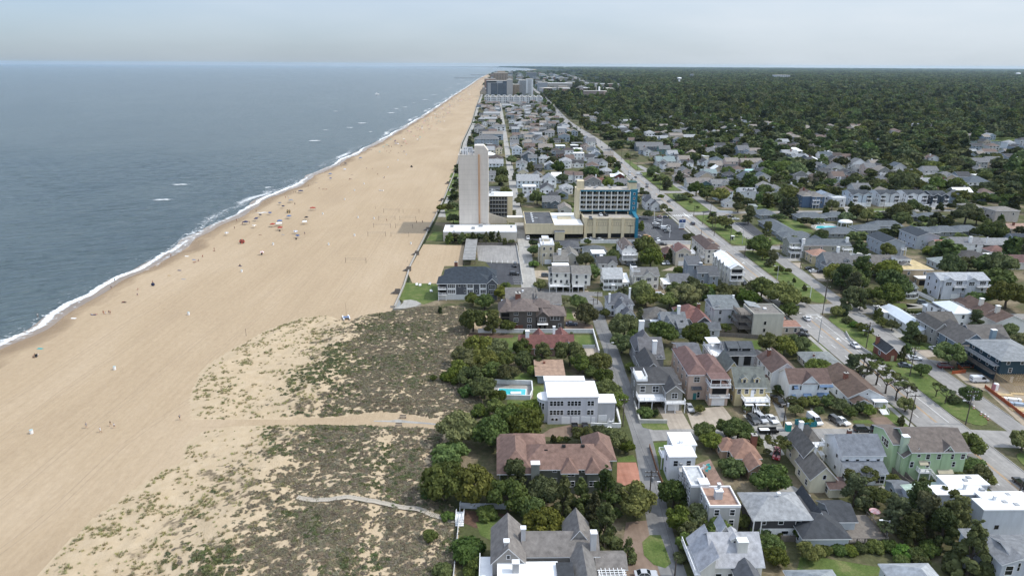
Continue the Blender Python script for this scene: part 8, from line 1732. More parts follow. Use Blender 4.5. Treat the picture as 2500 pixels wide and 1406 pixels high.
 # --- street things of the building site and gravel parking
TEALP=M('teal plastic skin',(.02,.30,.27),rough=.5,var=.1)
c=G('g',1565,1372);o=empty('portable_toilet',c,0,'teal portable toilet with white roof at the road edge','portable toilet')
mb=MB();mb.box(-.65,-.65,0,.65,.65,2.1);mb.build('cabin',TEALP,o);mb=MB();mb.prism([(-.7,-.7),(.7,-.7),(.7,.7),(-.7,.7)],2.103,2.3);mb.build('roof',WHITE,o);mb=MB();mb.box(-.45,-.7,.1,.45,-.64,1.95);mb.build('door',M('teal door panel',(.015,.24,.22),var=0),o)
c=G('h',1675,985);o=empty('portable_toilet',c,0,'pink portable toilet with white roof on the building site','portable toilet')
mb=MB();mb.box(-.65,-.65,0,.65,.65,2.1);mb.build('cabin',M('pink plastic',(.5,.25,.27),var=.1),o);mb=MB();mb.ball((0,0,2.1),.75,10,6,0,(1,1,.5));mb.build('roof',WHITE,o);mb=MB();mb.box(-.45,-.7,.1,.45,-.64,1.95);mb.build('door',WHITE,o)
c=G('g',1725,1328);o=empty('dumpster',c,rad(8),'teal open dumpster heaped with green cuttings','dumpster')
DUM=M('dumpster teal',(.02,.17,.21),rough=.6,var=.2)
mb=MB()
for a in((-2.6,-1.2,-2.6+.1,1.2),(2.5,-1.2,2.6,1.2),(-2.5,-1.2,2.5,-1.1),(-2.5,1.1,2.5,1.2)):mb.box(a[0],a[1],.2,a[2],a[3],1.6)
mb.box(-2.5,-1.1,.2,2.5,1.1,.3);mb.build('bin',DUM,o)
for k in range(7):mb=MB();xx=-2.4+.8*k;mb.box(xx-.06,-1.28,.2,xx+.06,-1.203,1.6);mb.build('rib',DUM,o)
me=mound('cuttings',LEAF_BUSH,5,300,.12);cu=inst('cuttings',me,o,(0,0,1.0),0,(3.2,1.5,2.0));cu['kind']='stuff'
c=G('g',1385,1392);o=empty('utility_trailer',c,0,'black flat trailer with pale sheeting at the road edge','trailer')
mb=MB();mb.box(-2.6,-1,.5,2.6,1,.7);mb.box(-2.6,-1,.7,2.6,-.92,1.3);mb.box(-2.6,.92,.7,2.6,1,1.3);mb.box(-2.6,-.92,.7,-2.5,.92,1.3);mb.build('bed',BLACK,o)
mb=MB();mb.box(-2.3,-.8,.7,.3,.8,1.1);mb.build('load',WHITE,o);mb=MB();mb.tube((2.6,0,.55),(4,0,.5),.06,n=5);mb.build('drawbar',BLACK,o)
for s in(-1.05,1.05):
 for t_ in(-.5,.5):inst('wheel',car_meshes('sedan')[2],o,(t_,s,.34),rad(90))
OB=M('traffic orange',(.6,.13,.03),rough=.5,var=0)
for i,(x,y)in enumerate([(1540,1225),(1575,1245),(1605,1268),(1470,1165)]):
 c=G('h',x,y);o=empty('traffic_barrel',c,0,['left','middle','right','lone'][i]+(' orange and white traffic barrel on the median tip' if i<3 else ' orange traffic barrel at the median oak'),'traffic barrel','traffic barrels')
 mb=MB();mb.tube((0,0,0),(0,0,.12),.36,.36,8);mb.build('base',BLACK,o)
 for k in range(4):mb=MB();mb.tube((0,0,.12+.25*k),(0,0,.37+.25*k),.29-.02*k,.27-.02*k,10);mb.build('band',OB if k%2==0 else WHITE,o)
LUM=M('fresh lumber',(.52,.39,.22),rough=.8,var=.15,scale=2)
for i,(x,y,w,n,l)in enumerate([(1760,1030,5,6,'topmost stack of pale lumber behind the barrier'),(1850,1075,5,6,'second stack of pale lumber behind the barrier'),(1790,1060,4,5,'short lumber stack left of the white wrap'),(1930,1180,6,8,'long lumber stack at the right edge'),(1850,1110,4.5,5,'lumber stack beside the orange fence'),(1900,1020,5,5,'lumber stack under the house frame')]):
 c=G('h',x,y);o=empty('lumber_stack',c,rad(-10),l,'lumber stack')
 mb=MB();mb.box(-w/2,-.12,0,w/2,.12,.08);bm_=mb.mesh('board',LUM)
 for k in range(n):
  for j in range(3):inst('board',bm_,o,(random.uniform(-.1,.1),-.9+.27*k,.09*j),0)
for i,(x,y,l)in enumerate([(1840,1085,'white wrapped bundle on the building site'),(1900,1130,'bluish wrapped bundle at the right edge of the site')]):
 c=G('h',x,y);o=empty('wrapped_bundle',c,rad(-15),l,'bundle');mb=MB();mb.prism([(-2.2,-.6),(2.2,-.6),(2.3,0),(2.2,.6),(-2.2,.6),(-2.3,0)],0,.8);mb.build('wrap',WHITE if i==0 else M('blue wrap',(.35,.42,.5)),o)
 for xx in(-1.3,1.3):mb=MB();mb.box(xx-.05,-.66,0,xx+.05,.66,.83);mb.build('strap',BLACK,o)
c=G('h',1842,1015);o=empty('timber_frame_house',c,0,'open timber wall frame of a house under construction at the right edge','house frame')
mb=MB();mb.box(-.045,-.05,0,.045,.05,2.7);st=mb.mesh('stud',LUM)
for k in range(22):inst('stud',st,o,(.5*k,0,0));inst('stud',st,o,(.5*k,8,0))
for k in range(16):inst('stud',st,o,(0,.5*k,0),rad(90))
for a in((0,-.06,10.6,.06),(0,7.94,10.6,8.06),(-.06,0,.06,8)):
 for zz in(0,2.7):mb=MB();mb.box(a[0],a[1],zz,a[2],a[3],zz+.1);mb.build('plate',LUM,o)
for k in range(14):mb=MB();mb.box(.75*k,-.3,2.8,.75*k+.06,8.3,3.05);mb.build('joist',LUM,o)
c=G('i',1690,178);o=empty('fountain',c,0,'white stone fountain bowl on the verge by the yard wall','fountain')
for r0,r1,z0,z1,nm in((.9,1.1,0,.35,'basin'),(.2,.15,.35,.9,'stem'),(.25,.6,.9,1.1,'bowl'),(.12,.04,1.1,1.6,'finial')):mb=MB();mb.tube((0,0,z0),(0,0,z1),r0,r1,12);mb.build(nm,WHITE,o)
c=G('d',1180,775);o=empty('bus_shelter',c,0,'small white bus shelter on the median lawn','bus shelter')
for x in(0,1.6):
 for y in(0,1.4):mb=MB();mb.box(x-.05,y-.05,0,x+.05,y+.05,2.5);mb.build('post',WHITE,o)
mb=MB();mb.box(-.2,-.2,2.5,1.8,1.6,2.62);mb.build('roof',WHITE,o);mb=MB();mb.box(.05,1.35,.3,1.55,1.38,2.4);mb.build('pane',GLASS,o)
for(x,y,l)in[(1930,1085,'white garden chair on the inn lawn, left of the pair'),(1955,1090,'white garden chair on the inn lawn, right of the pair'),(2028,1080,'white lounger at the inn hedge'),(2040,1135,'white lounger nearest the inn')]:
 c=G('m',x,y);mb=MB();mb.box(-.5,-.5,.35,.5,.3,.43);mb.add([(-.5,.3,.4),(.5,.3,.4),(.5,.65,1.05),(-.5,.65,1.05)],[(0,1,2,3)]);mb.box(-.6,-.5,.6,-.45,.4,.66);mb.box(.45,-.5,.6,.6,.4,.66)
 for sx in(-.45,.45):
  for sy in(-.45,.25):mb.tube((sx,sy,0),(sx,sy,.6),.05,n=4)
 tag(mb.build('garden_chair',WHITE,None,(c.x,c.y,.06),random.uniform(-.6,.6),),l,'chair')
 # parking bay lines (parts of the lots)
hp=[o for o in bpy.data.objects if o.name=='hotel_parking'][0]
for k in range(16):
 a=G('d',280+8*k,600+9.2*k);sheet('bay_line',[(a.x-3,a.y),(a.x+5,a.y),(a.x+5,a.y+.16),(a.x-3,a.y+.16)],.062,PAINT,parent=hp)
a,b_=G('d',405,600),G('d',560,745)
pl=[o for o in bpy.data.objects if o.name=='parking_lot.001'][0]
for k in range(7):
 a=G('c',1035+3*k,1195+17*k);sheet('bay_line',[(a.x,a.y),(a.x+5,a.y),(a.x+5,a.y+.15),(a.x,a.y+.15)],.058,PAINT,parent=pl)
for k in range(7):
 a=G('c',825+55*k,1085);sheet('bay_line',[(a.x,a.y),(a.x+.15,a.y),(a.x+.15,a.y+5),(a.x,a.y+5)],.058,PAINT,parent=pl)
 # ------------------------------------------------------------------ people and things on the beach
SKIN=[M('skin light',(.48,.29,.20),rough=.6,var=0),M('skin tan',(.33,.18,.115),rough=.6,var=0),M('skin dark',(.10,.055,.038),rough=.6,var=0)]
HAIR=[M('hair dark',(.02,.014,.01),rough=.6,var=0),M('hair fair',(.25,.16,.07),rough=.6,var=0)]
CLOTH={c:M('cloth '+c,v,rough=.85,var=0)for c,v in{'white':(.75,.75,.75),'navy':(.02,.03,.09),'red':(.33,.06,.04),'black':(.015,.015,.015),'pink':(.6,.2,.25),'teal':(.03,.3,.3),'yellow':(.34,.24,.12),'blue':(.09,.15,.28),'grey':(.25,.25,.26),'green':(.05,.2,.06)}.items()}
def skin_body(pose):
 """one continuous figure grown over a jointed skeleton; metres, facing -Y"""
 J={}
 if pose=='stand':
  J=dict(pel=(0,0,.93),waist=(0,0,1.08),chest=(0,-.01,1.32),neck=(0,0,1.5),head=(0,-.02,1.64),crown=(0,-.01,1.76),
hl=(-.1,0,.9),kl=(-.11,-.02,.5),al=(-.11,.02,.09),tl=(-.12,-.15,.04),hr=(.1,0,.9),kr=(.12,-.02,.5),ar=(.13,.03,.09),tr=(.14,-.14,.04),
sl=(-.19,0,1.43),el=(-.26,.03,1.15),wl=(-.27,-.04,.91),fl=(-.27,-.07,.8),sr=(.19,0,1.43),er=(.26,.03,1.15),wr=(.27,-.05,.91),fr=(.27,-.09,.8))
 elif pose=='walk':
  J=dict(pel=(0,0,.92),waist=(0,-.01,1.08),chest=(0,-.04,1.32),neck=(0,-.05,1.5),head=(0,-.09,1.63),crown=(0,-.08,1.75),
hl=(-.1,0,.9),kl=(-.1,-.2,.53),al=(-.1,-.28,.1),tl=(-.1,-.46,.06),hr=(.1,0,.9),kr=(.1,.05,.5),ar=(.1,.36,.16),tr=(.1,.3,.03),
sl=(-.19,-.03,1.43),el=(-.25,.16,1.19),wl=(-.25,.12,.94),fl=(-.25,.06,.85),sr=(.19,-.03,1.43),er=(.25,-.14,1.18),wr=(.24,-.33,1.02),fr=(.23,-.42,.98))
 elif pose=='sit':
  J=dict(pel=(0,0,.16),waist=(0,.04,.32),chest=(0,.08,.56),neck=(0,.06,.74),head=(0,.02,.88),crown=(0,.02,1.0),
hl=(-.1,-.03,.16),kl=(-.16,-.38,.45),al=(-.15,-.66,.08),tl=(-.15,-.82,.05),hr=(.1,-.03,.16),kr=(.16,-.4,.42),ar=(.16,-.7,.08),tr=(.16,-.86,.05),
sl=(-.19,.07,.67),el=(-.27,-.05,.45),wl=(-.22,-.28,.42),fl=(-.2,-.38,.43),sr=(.19,.07,.67),er=(.27,-.05,.45),wr=(.22,-.28,.42),fr=(.2,-.38,.43))
 elif pose=='lie':
  J=dict(pel=(0,0,.12),waist=(0,.16,.11),chest=(0,.4,.12),neck=(0,.6,.12),head=(0,.74,.14),crown=(0,.86,.13),
hl=(-.1,-.03,.11),kl=(-.14,-.43,.13),al=(-.15,-.84,.08),tl=(-.16,-.92,.18),hr=(.1,-.03,.11),kr=(.15,-.4,.3),ar=(.14,-.74,.08),tr=(.15,-.86,.1),
sl=(-.19,.51,.12),el=(-.36,.34,.09),wl=(-.3,.1,.08),fl=(-.27,0,.08),sr=(.19,.51,.12),er=(.36,.34,.09),wr=(.3,.1,.08),fr=(.27,0,.08))
 R=dict(pel=.135,waist=.12,chest=.15,neck=.058,head=.105,crown=.07,hl=.1,kl=.062,al=.042,tl=.035,hr=.1,kr=.062,ar=.042,tr=.035,sl=.075,el=.045,wl=.032,fl=.038,sr=.075,er=.045,wr=.032,fr=.038)
 E=[('pel','waist'),('waist','chest'),('chest','neck'),('neck','head'),('head','crown'),('pel','hl'),('hl','kl'),('kl','al'),('al','tl'),('pel','hr'),('hr','kr'),('kr','ar'),('ar','tr'),('chest','sl'),('sl','el'),('el','wl'),('wl','fl'),('chest','sr'),('sr','er'),('er','wr'),('wr','fr')]
 ks=list(J);me=bpy.data.meshes.new('body_'+pose);me.from_pydata([J[k]for k in ks],[(ks.index(a),ks.index(b))for a,b in E],[])
 o=bpy.data.objects.new('tmp',me);COL.objects.link(o)
 o.modifiers.new('s','SKIN');sub=o.modifiers.new('u','SUBSURF');sub.levels=1
 for i,k in enumerate(ks):
  v=me.skin_vertices[0].data[i];v.radius=(R[k],R[k]);v.use_root=(k=='pel')
 dg=bpy.context.evaluated_depsgraph_get();dg.update()
 out=bpy.data.meshes.new_from_object(o.evaluated_get(dg));bpy.data.objects.remove(o)
 out.name='person'
 # materials by body region: 0 skin, 1 hair, 2 top, 3 shorts
 idx=[]
 names={k:Vector(J[k])for k in ks}
 for p in out.polygons:
  c=Vector(p.center);k=min(names,key=lambda q:(names[q]-c).length/(R[q]+.12))
  mi=0
  if k=='crown' or(k=='head' and(c-names['head']).y>.035):mi=1
  elif k in('waist','chest','sl','sr'):mi=2
  elif k in('pel','hl','hr'):mi=3
  idx.append(mi)
 return out,idx
BODY={k:skin_body(k)for k in('stand','walk','sit','lie')}
BM={}
def person(fr,x,y,pose,head,top,shorts,label,skin=0,hair=0,z=0.01,group=None):
 me,idx=BODY[pose];key=(pose,top,shorts,skin,hair)
 if key not in BM:
  m2=me.copy();m2.materials.clear()
  for mm in(SKIN[skin],HAIR[hair],CLOTH.get(top,SKIN[skin]),CLOTH.get(shorts,SKIN[skin])):m2.materials.append(mm)
  m2.polygons.foreach_set('material_index',idx);m2.update();scatter_smooth(m2);BM[key]=m2
 c=G(fr,x,y)
 return tag(inst('person',BM[key],None,(c.x,c.y,z),rad(head),random.uniform(.95,1.05)),label,'person',group)
PEOPLE=[('o',388,156,'walk',-90,'grey','grey','person in grey walking alone left of the group on the sand'),('o',505,192,'walk',100,'white','white','person in white clothes walking on the near sand',1),('o',590,138,'walk',150,'black','yellow','person in dark top behind the white-shirted walker'),('o',622,156,'walk',150,'white','navy','white-shirted walker carrying a dark bag'),('o',1176,86,'walk',70,'grey','black','person in dark clothes near the dune path mouth'),
('l',325,606,'stand',0,'white','black','bather in white standing in the shallow water',1,0,-.35),('l',957,374,'stand',90,'black','black','person in black at the foam edge'),('l',985,302,'stand',0,'teal','navy','bather in teal out in the shallows',0,0,-.35),('l',890,588,'stand',40,'none','red','person at the left end of the tan group by the sea',1),('l',908,585,'sit',-20,'white','white','person in white sitting in the middle of the seaside group'),('l',938,585,'stand',0,'none','blue','standing person in the seaside group',1),('l',950,585,'stand',90,'none','black','person at the right end of the seaside group',0),('l',790,590,'lie',80,'navy','white','sunbather lying on a purple towel'),('l',825,590,'lie',85,'black','pink','second sunbather on the purple towel',1),('l',300,945,'sit',-30,'none','black','person seated by the lone beach chair on the near left',1),('l',325,945,'sit',20,'white','grey','person in white beside the seated one on the near left'),('l',290,960,'lie',60,'black','black','person lying near the beach chair on the left'),
('l',1065,482,'lie',85,'red','black','sunbather on a brown mat below the wet sand',1),('l',1185,380,'sit',0,'none','white','person sitting above the lying pair',0),('l',1180,425,'sit',30,'navy','white','person in navy sitting on the sand',0),('l',1313,330,'stand',30,'none','navy','standing person beside a folded shade',1),('l',1468,98,'stand',60,'none','black','person at the wet sand edge',1),('l',1665,145,'lie',60,'black','none','sunbather near two lying towels',1),('l',1705,132,'sit',0,'grey','black','person sitting beside the towels',0),('l',1740,95,'sit',0,'red','black','person in red sitting in a chair group',1),('l',1840,42,'walk',60,'none','black','person walking up the sand',1),('l',2060,172,'sit',20,'black','black','dark seated person near a white barrel',2),
('m',540,655,'walk',30,'black','black','dark-clad person walking near the purple tent',1),('m',655,612,'stand',0,'none','blue','person right of the purple tent',1),('m',600,622,'stand',0,'pink','black','person left of the purple tent',0),('m',993,382,'stand',0,'none','black','left one of two people behind the purple canopy',1),('m',1007,382,'stand',0,'none','navy','right one of two people behind the purple canopy',2),('m',928,420,'stand',0,'none','red','person left of a lone pair at the sea',1),('m',952,420,'stand',0,'white','blue','person right of a lone pair at the sea'),('m',1000,472,'stand',0,'black','black','dark figure behind a brown umbrella',2),('m',1185,352,'stand',0,'navy','black','standing figure left of the seated row'),('m',1215,354,'sit',0,'black','red','first figure of the seated row',1),('m',1230,354,'sit',0,'red','black','second figure of the seated row'),('m',1243,354,'sit',0,'none','navy','third figure of the seated row',1),('m',1415,282,'stand',0,'red','black','figure left in a standing trio',1),('m',1422,282,'stand',0,'black','black','figure centre in a standing trio',1),('m',1433,280,'stand',0,'none','blue','figure right in a standing trio'),('m',1548,200,'walk',0,'grey','black','far walker, left of a pair',1),('m',1590,202,'walk',0,'none','navy','far walker, right of a pair'),('m',1632,243,'walk',0,'black','black','lone walker high on the sand',1),('m',1676,270,'stand',0,'white','black','one of two figures high on the sand'),('m',1683,269,'stand',0,'black','navy','other of two figures high on the sand',1),('m',1103,333,'walk',0,'none','black','walker at the wet sand beyond the seated row',1),('m',1700,595,'walk',0,'none','black','volleyball player left of the tower shadow',1),('m',1928,610,'stand',0,'black','black','player in the tower shadow, left',1),('m',1973,610,'stand',0,'navy','black','player in the tower shadow, right'),('m',1075,697,'stand',0,'grey','navy','figure standing right of a white barrel',1),('m',705,527,'stand',0,'none','black','wader at the foam near the tents',1),('m',556,596,'stand',0,'red','black','figure at the water edge left of the purple tent',1),('m',240,905,'lie',70,'pink','black','sunbather low on the left sand'),('m',265,896,'sit',0,'black','black','sitter beside the low left sunbather',1),('m',385,822,'lie',60,'red','black','sunbather under a tilted dark shade',1),('m',735,700,'lie',90,'black','none','lying figure on the mid sand',1),('w',955,180,'walk',-80,'black','navy','pedestrian crossing the avenue on the crosswalk',1),('w',935,185,'walk',-80,'grey','black','second pedestrian on the crosswalk')]
for q in PEOPLE:person(*q[:8],skin=q[8]if len(q)>8 else 0,hair=q[9]if len(q)>9 else 0,z=q[10]if len(q)>10 else.01)
# umbrellas and tents
UMB={}
def umbrella(fr,x,y,cols,label,R_=1.1,tilt=12,head=0):
 c=G(fr,x,y);o=empty('beach_umbrella',c,rad(head),label,'beach umbrella')
 mb=MB();mb.tube((0,0,-.2),(0,0,1.9),.03,n=5);mb.build('pole',STEEL,o)
 mb=MB();n=8;vs=[(0,0,2.15)]+[(R_*math.cos(2*math.pi*i/n),R_*math.sin(2*math.pi*i/n),1.7)for i in range(n)]
 mb.add(vs,[(0,i+1,(i+1)%n+1)for i in range(n)],[i%2 for i in range(n)])
 k=mb.build('canopy',[CLOTH[cols[0]],CLOTH[cols[1]]],o);k.rotation_euler=(rad(tilt),rad(tilt*.6),0)
def tent(fr,x,y,col,label,W=3.,d=2.6,leg=True):
 c=G(fr,x,y);o=empty('shade_canopy',c,rad(random.uniform(-15,15)),label,'shade canopy')
 mb=MB();vs=[(-W/2,-d/2,1.9),(W/2,-d/2,1.9),(W/2,d/2,1.9),(-W/2,d/2,1.9),(0,0,2.5)]
 mb.add(vs,[(0,1,4),(1,2,4),(2,3,4),(3,0,4)]);mb.add([(a,b,z-.25)for a,b,z in vs[:4]]+vs[:4],[(0,1,5,4),(1,2,6,5),(2,3,7,6),(3,0,4,7)])
 mb.build('canopy',CLOTH[col],o)
 for sx in(-1,1):
  for sy in(-1,1):mb=MB();mb.tube((sx*W/2,sy*d/2,0),(sx*W/2,sy*d/2,1.9),.035,n=4);mb.build('leg',STEEL,o)
def towel(fr,x,y,col,label,head=0):
 c=G(fr,x,y);mb=MB();mb.box(-.5,-.95,0,.5,.95,.03);mb.box(-.5,.7,.03,.5,.95,.09)
 tag(mb.build('beach_towel',CLOTH[col],None,(c.x,c.y,.005),rad(head)),label,'towel')
tent('m',625,620,'navy','purple-blue shade canopy near the foam, left of the tent cluster');tent('m',1045,380,'navy','purple-blue canopy with people behind it',3.4);tent('m',880,632,'white','white shade canopy in the tent cluster',3.6);tent('m',885,612,'blue','blue shade canopy in the tent cluster',3);tent('m',830,638,'red','red shade canopy at the left of the tent cluster',2.4);tent('m',1137,512,'red','flat red shade canopy higher up the sand',3.6,2.2);tent('m',1088,585,'black','dark maroon cube tent alone on the sand',2.0,2.0);tent('m',1075,618,'white','white cabana box below the dark tent',2.8);tent('m',888,664,'red','red-orange canopy over a dark cart',2.6);tent('m',955,575,'blue','small blue-grey canopy above the cluster',2.4);tent('m',1270,248,'blue','far blue canopy near the foam',2.4);tent('m',1500,124,'blue','farther blue canopy near the foam',3);tent('m',705,594,'navy','dark blue canopy right of the purple one',2);tent('m',970,452,'grey','grey-brown low canopy on the seaside sand',2.8)
umbrella('m',596,760,('red','black'),'tilted red and black umbrella standing alone',1.5,40);umbrella('m',950,530,('yellow','black'),'tilted brown umbrella with black panels',1.5,40);umbrella('m',750,850,('red','white'),'red umbrella over a dark cart alone on the sand',1.2,10);umbrella('m',1005,690,('white','blue'),'white umbrella at the mid sand',1.2);umbrella('m',1020,722,('navy','blue'),'dark blue umbrella at the mid sand',1.2);umbrella('m',810,546,('navy','blue'),'dark blue umbrella right of the foam',1.2);umbrella('m',736,562,('black','navy'),'small dark umbrella at the wet sand',1.0);umbrella('m',885,470,('black','grey'),'dark umbrella left of the grey canopy',1.2);umbrella('m',690,645,('white','yellow'),'pale yellow umbrella below the canopies',1.2);umbrella('l',1318,335,('black','navy'),'furled dark shade beside a standing person',.8,60);umbrella('m',1272,280,('blue','navy'),'far dark umbrella behind the seated row',1.2);umbrella('m',480,702,('white','grey'),'grey and white umbrella low on the left',1.1)
umbrella('m',910,495,('navy','black'),'low dark umbrella in the middle of the seaside',1.1);umbrella('m',1385,165,('black','navy'),'distant dark umbrella near the foam',1.3);umbrella('m',1380,210,('blue','white'),'distant blue and white umbrella',1.3)
for q in[('l',632,622,'white','pale striped towel by the water, left of the seaside group',80),('l',805,592,'navy','purple towel under two sunbathers',85),('l',1065,486,'black','brown mat below the wet sand',85),('l',1540,212,'navy','purple towel on the left sand',70),('l',1603,90,'white','white towel near the foam',80),('l',1665,120,'blue','pale blue towel near two sitters',75),('l',1452,256,'yellow','brownish towel on the left sand',60),('l',1575,287,'grey','grey towel on the left sand',80),('l',345,882,'teal','teal float lying on the near left sand',80),('m',910,697,'grey','grey towel on the mid sand',60),('m',1162,300,'navy','far dark towel near the foam',80),('m',1435,242,'black','far black towel above the seated row',80),('m',582,936,'navy','dark towel below the purple umbrella line',60)]:towel(*q)
# beach chairs of the near-left group
for(x,y,l)in[(310,955,'low beach chair beside the seated pair on the near left'),(1010,735,'dark low beach chair under the dark blue umbrella'),(748,850,'dark beach cart under the lone red umbrella'),(885,672,'black beach cart under the red-orange canopy')]:
 fr='l' if x==310 else 'm'
 c=G(fr,x,y);o=empty('beach_chair',c,rad(20),l,'beach chair')
 mb=MB();mb.box(-.4,-.4,.25,.4,.3,.32);mb.build('seat',CLOTH['black'],o)
 mb=MB();mb.add([(-.4,.3,.28),(.4,.3,.28),(.4,.7,.9),(-.4,.7,.9)],[(0,1,2,3)]);mb.build('backrest',CLOTH['black'],o)
 for sx in(-.38,.38):mb=MB();mb.tube((sx,-.4,0),(sx,.45,.3),.03,n=4);mb.tube((sx,.3,0),(sx,-.3,.3),.03,n=4);mb.build('leg',STEEL,o)
 # barrels
BARR=[('l',985,1062,'white barrel alone on the wide near sand'),('l',1620,592,'white barrel with dark side on the open sand'),('l',2075,226,'white barrel below the sitting dark person'),('m',835,775,'white barrel right of the red and black umbrella'),('m',1257,777,'white barrel in the middle of the upper sand'),('m',1455,707,'white barrel left of the volleyball posts'),('m',1213,543,'white barrel right of the red canopy'),('m',1482,570,'white barrel above the volleyball posts, left'),('m',1603,578,'white barrel above the volleyball posts, right'),('m',1527,313,'far white barrel in the middle of the sand'),('m',1455,363,'far white barrel left of a white heap'),('m',1710,187,'farthest white barrel on the open sand'),('m',1885,770,'white barrel near the seawall ramp'),('m',1380,432,'white barrel above the red canopy'),('o',-78,200,'teal-lidded white barrel at the near left edge'),('m',1850,90,'far white barrel near the seawall'),('m',1785,133,'far white barrel high on the sand'),('l',168,368,'white float out on the water')][:17]
mb=MB();mb.tube((0,0,0),(0,0,.95),.36,.40,12);mb.tube((0,0,.95),(0,0,1.02),.42,.38,12,1)
brl=mb.mesh('litter_barrel',[WHITE,M('barrel lid',(.35,.45,.45),var=0)])
for fr,x,y,l in BARR:
 c=G(fr,x,y);tag(inst('litter_barrel',brl,None,(c.x,c.y,0),random.uniform(0,6),1.15),l,'barrel','white barrels on the beach')
 # volleyball courts: pairs of posts with a net
VB=[((1387,910),(1543,912)),((1557,708),(1692,708)),((1733,710),(1869,712)),((1601,642),(1730,645)),((1768,645),(1898,648)),((1640,585),(1764,585)),((1800,586),(1922,586)),((1677,529),(1795,529)),((1825,530),(1947,530))]
NET=M('net cord',(.18,.18,.17),rough=.9,var=0)
for i,(a,b_)in enumerate(VB):
 A_,B_=G('m',*a),G('m',*b_);o=empty('volleyball_court',A_,0,['lone volleyball net low on the sand','near left volleyball net','near right volleyball net, end in the tower shadow','second-row left volleyball net','second-row volleyball net inside the tower shadow','third-row left volleyball net','third-row right volleyball net','far-row left volleyball net','far-row volleyball net with yellow tape'][i],'volleyball net')
 for q in(A_,B_):mb=MB();mb.tube(q-A_,q-A_+Vector((0,0,2.6)),.09,.08,6);mb.build('post',POLE,o)
 d_=B_-A_;mb=MB()
 for zz in(2.43,1.6):mb.tube(Vector((0,0,zz)),d_+Vector((0,0,zz)),.03,.03,4,cap=False)
 nn=int(d_.length/.45)
 for k in range(nn):p=d_*((k+.5)/nn);mb.tube(p+Vector((0,0,1.6)),p+Vector((0,0,2.43)),.008,.008,3,cap=False)
 t=mb.build('net',CLOTH['yellow']if i==8 else NET,o)
for fr,x,yb,yt,l in[('q',540,285,225,'lone thin stake on the sand by the dune'),('q',778,268,235,'thin stake at the dune grass edge'),('m',1615,500,485,'lone post above the volleyball nets'),('m',1857,905,892,'post near the seawall')]:
 c=G(fr,x,yb);h=Hgt(*px(fr,x,yb),px(fr,x,yt)[1]);mb=MB();mb.tube((0,0,-.2),(0,0,h),.07,.05,6);mb.box(-.09,-.09,h,.09,.09,h+.06);tag(mb.build('stake',POLE,None,c),l,'stake')
 # catamaran on the sand
c=G('q',1412,135);o=empty('catamaran',(c.x,c.y,.35),rad(-70),'small beached catamaran with a bare mast at the dune edge','boat')
for s in(-1.1,1.1):
 mb=MB();n=8;pts_=[(-2.5,0),(-2.2,.22),(0,.28),(1.8,.2),(2.6,0)]
 vs=[(x,w,.35)for x,w in pts_]+[(x,-w,.35)for x,w in pts_[::-1]];lo_=[(x*.93,y*.4,-.3)for x,y,_ in vs]
 mb.add(vs+lo_,[list(range(10)),list(range(10,20))[::-1]]+[(i,10+i,10+(i+1)%10,(i+1)%10)for i in range(10)][::1]);mb.build('hull',WHITE,o,(0,s,0))
mb=MB();mb.box(-.9,-1.1,.36,1.1,1.1,.42);mb.build('trampoline',CLOTH['blue'],o)
for x in(-.9,1.1):mb=MB();mb.tube((x,-1.2,.38),(x,1.2,.38),.06,n=6);mb.build('beam',STEEL,o)
mb=MB();mb.tube((1.0,0,.4),(.8,0,Hgt(*px('q',1412,135),px('q',1400,-2)[1])),.07,.05,6);mb.build('mast',M('mast tan',(.35,.28,.2),var=0),o)
# lifeguard stands and steps at the seawall
for i,(x,y,l)in enumerate([(1775,1145,'dark stair landing at the seawall by the lawn'),(1862,972,'dark stair landing at the seawall above the lawn'),(1925,850,'dark stair landing at the seawall by the sand lot'),(2010,665,'grey beach kiosk in the tower shadow'),(2165,310,'dark stair landing far along the seawall'),(2120,440,'small stair landing at the seawall below the hedge')]):
 c=G('m',x,y);o=empty('beach_stair',(c.x-.5,c.y,0),0,l,'stair')
 for k in range(5):mb=MB();mb.box(-2.0+.35*k,-.7,0,-1.65+.35*k,.7,.2*(k+1));mb.build('step',WOOD,o)
 mb=MB();mb.box(-.2,-1,0,2.0,1,1.0);mb.build('landing',WOOD,o)
 for y_ in(-.95,.95):mb=MB();mb.box(-.2,y_-.04,1,2,y_+.04,1.9);mb.build('railing',WOOD,o)
c=G('m',1890,183);o=empty('beach_buggy',c,rad(20),'small dark buggy parked high on the far sand','buggy')
mb=MB();mb.box(-.7,-1.2,.35,.7,1.2,.85);mb.box(-.6,-.2,.85,.6,.8,1.5);mb.build('body',BLACK,o)
for sx in(-.75,.75):
 for sy in(-.8,.8):inst('wheel',car_meshes('sedan')[2],o,(sx,sy,.34))
mb=MB();mb.box(-.7,-.3,1.5,.7,.9,1.58);mb.build('roof',CLOTH['black'],o)
c=G('m',1660,362);o=empty('sand_boat',c,rad(70),'small white and yellow dinghy on the far sand','boat')
mb=MB();mb.prism([(-.7,-1.8),(.7,-1.8),(.8,0),(0,2.2),(-.8,0)],.05,.5);mb.build('hull',WHITE,o);mb=MB();mb.prism([(-.5,-1.5),(.5,-1.5),(.55,0),(0,1.5),(-.55,0)],.503,.53);mb.build('inside',CLOTH['yellow'],o)
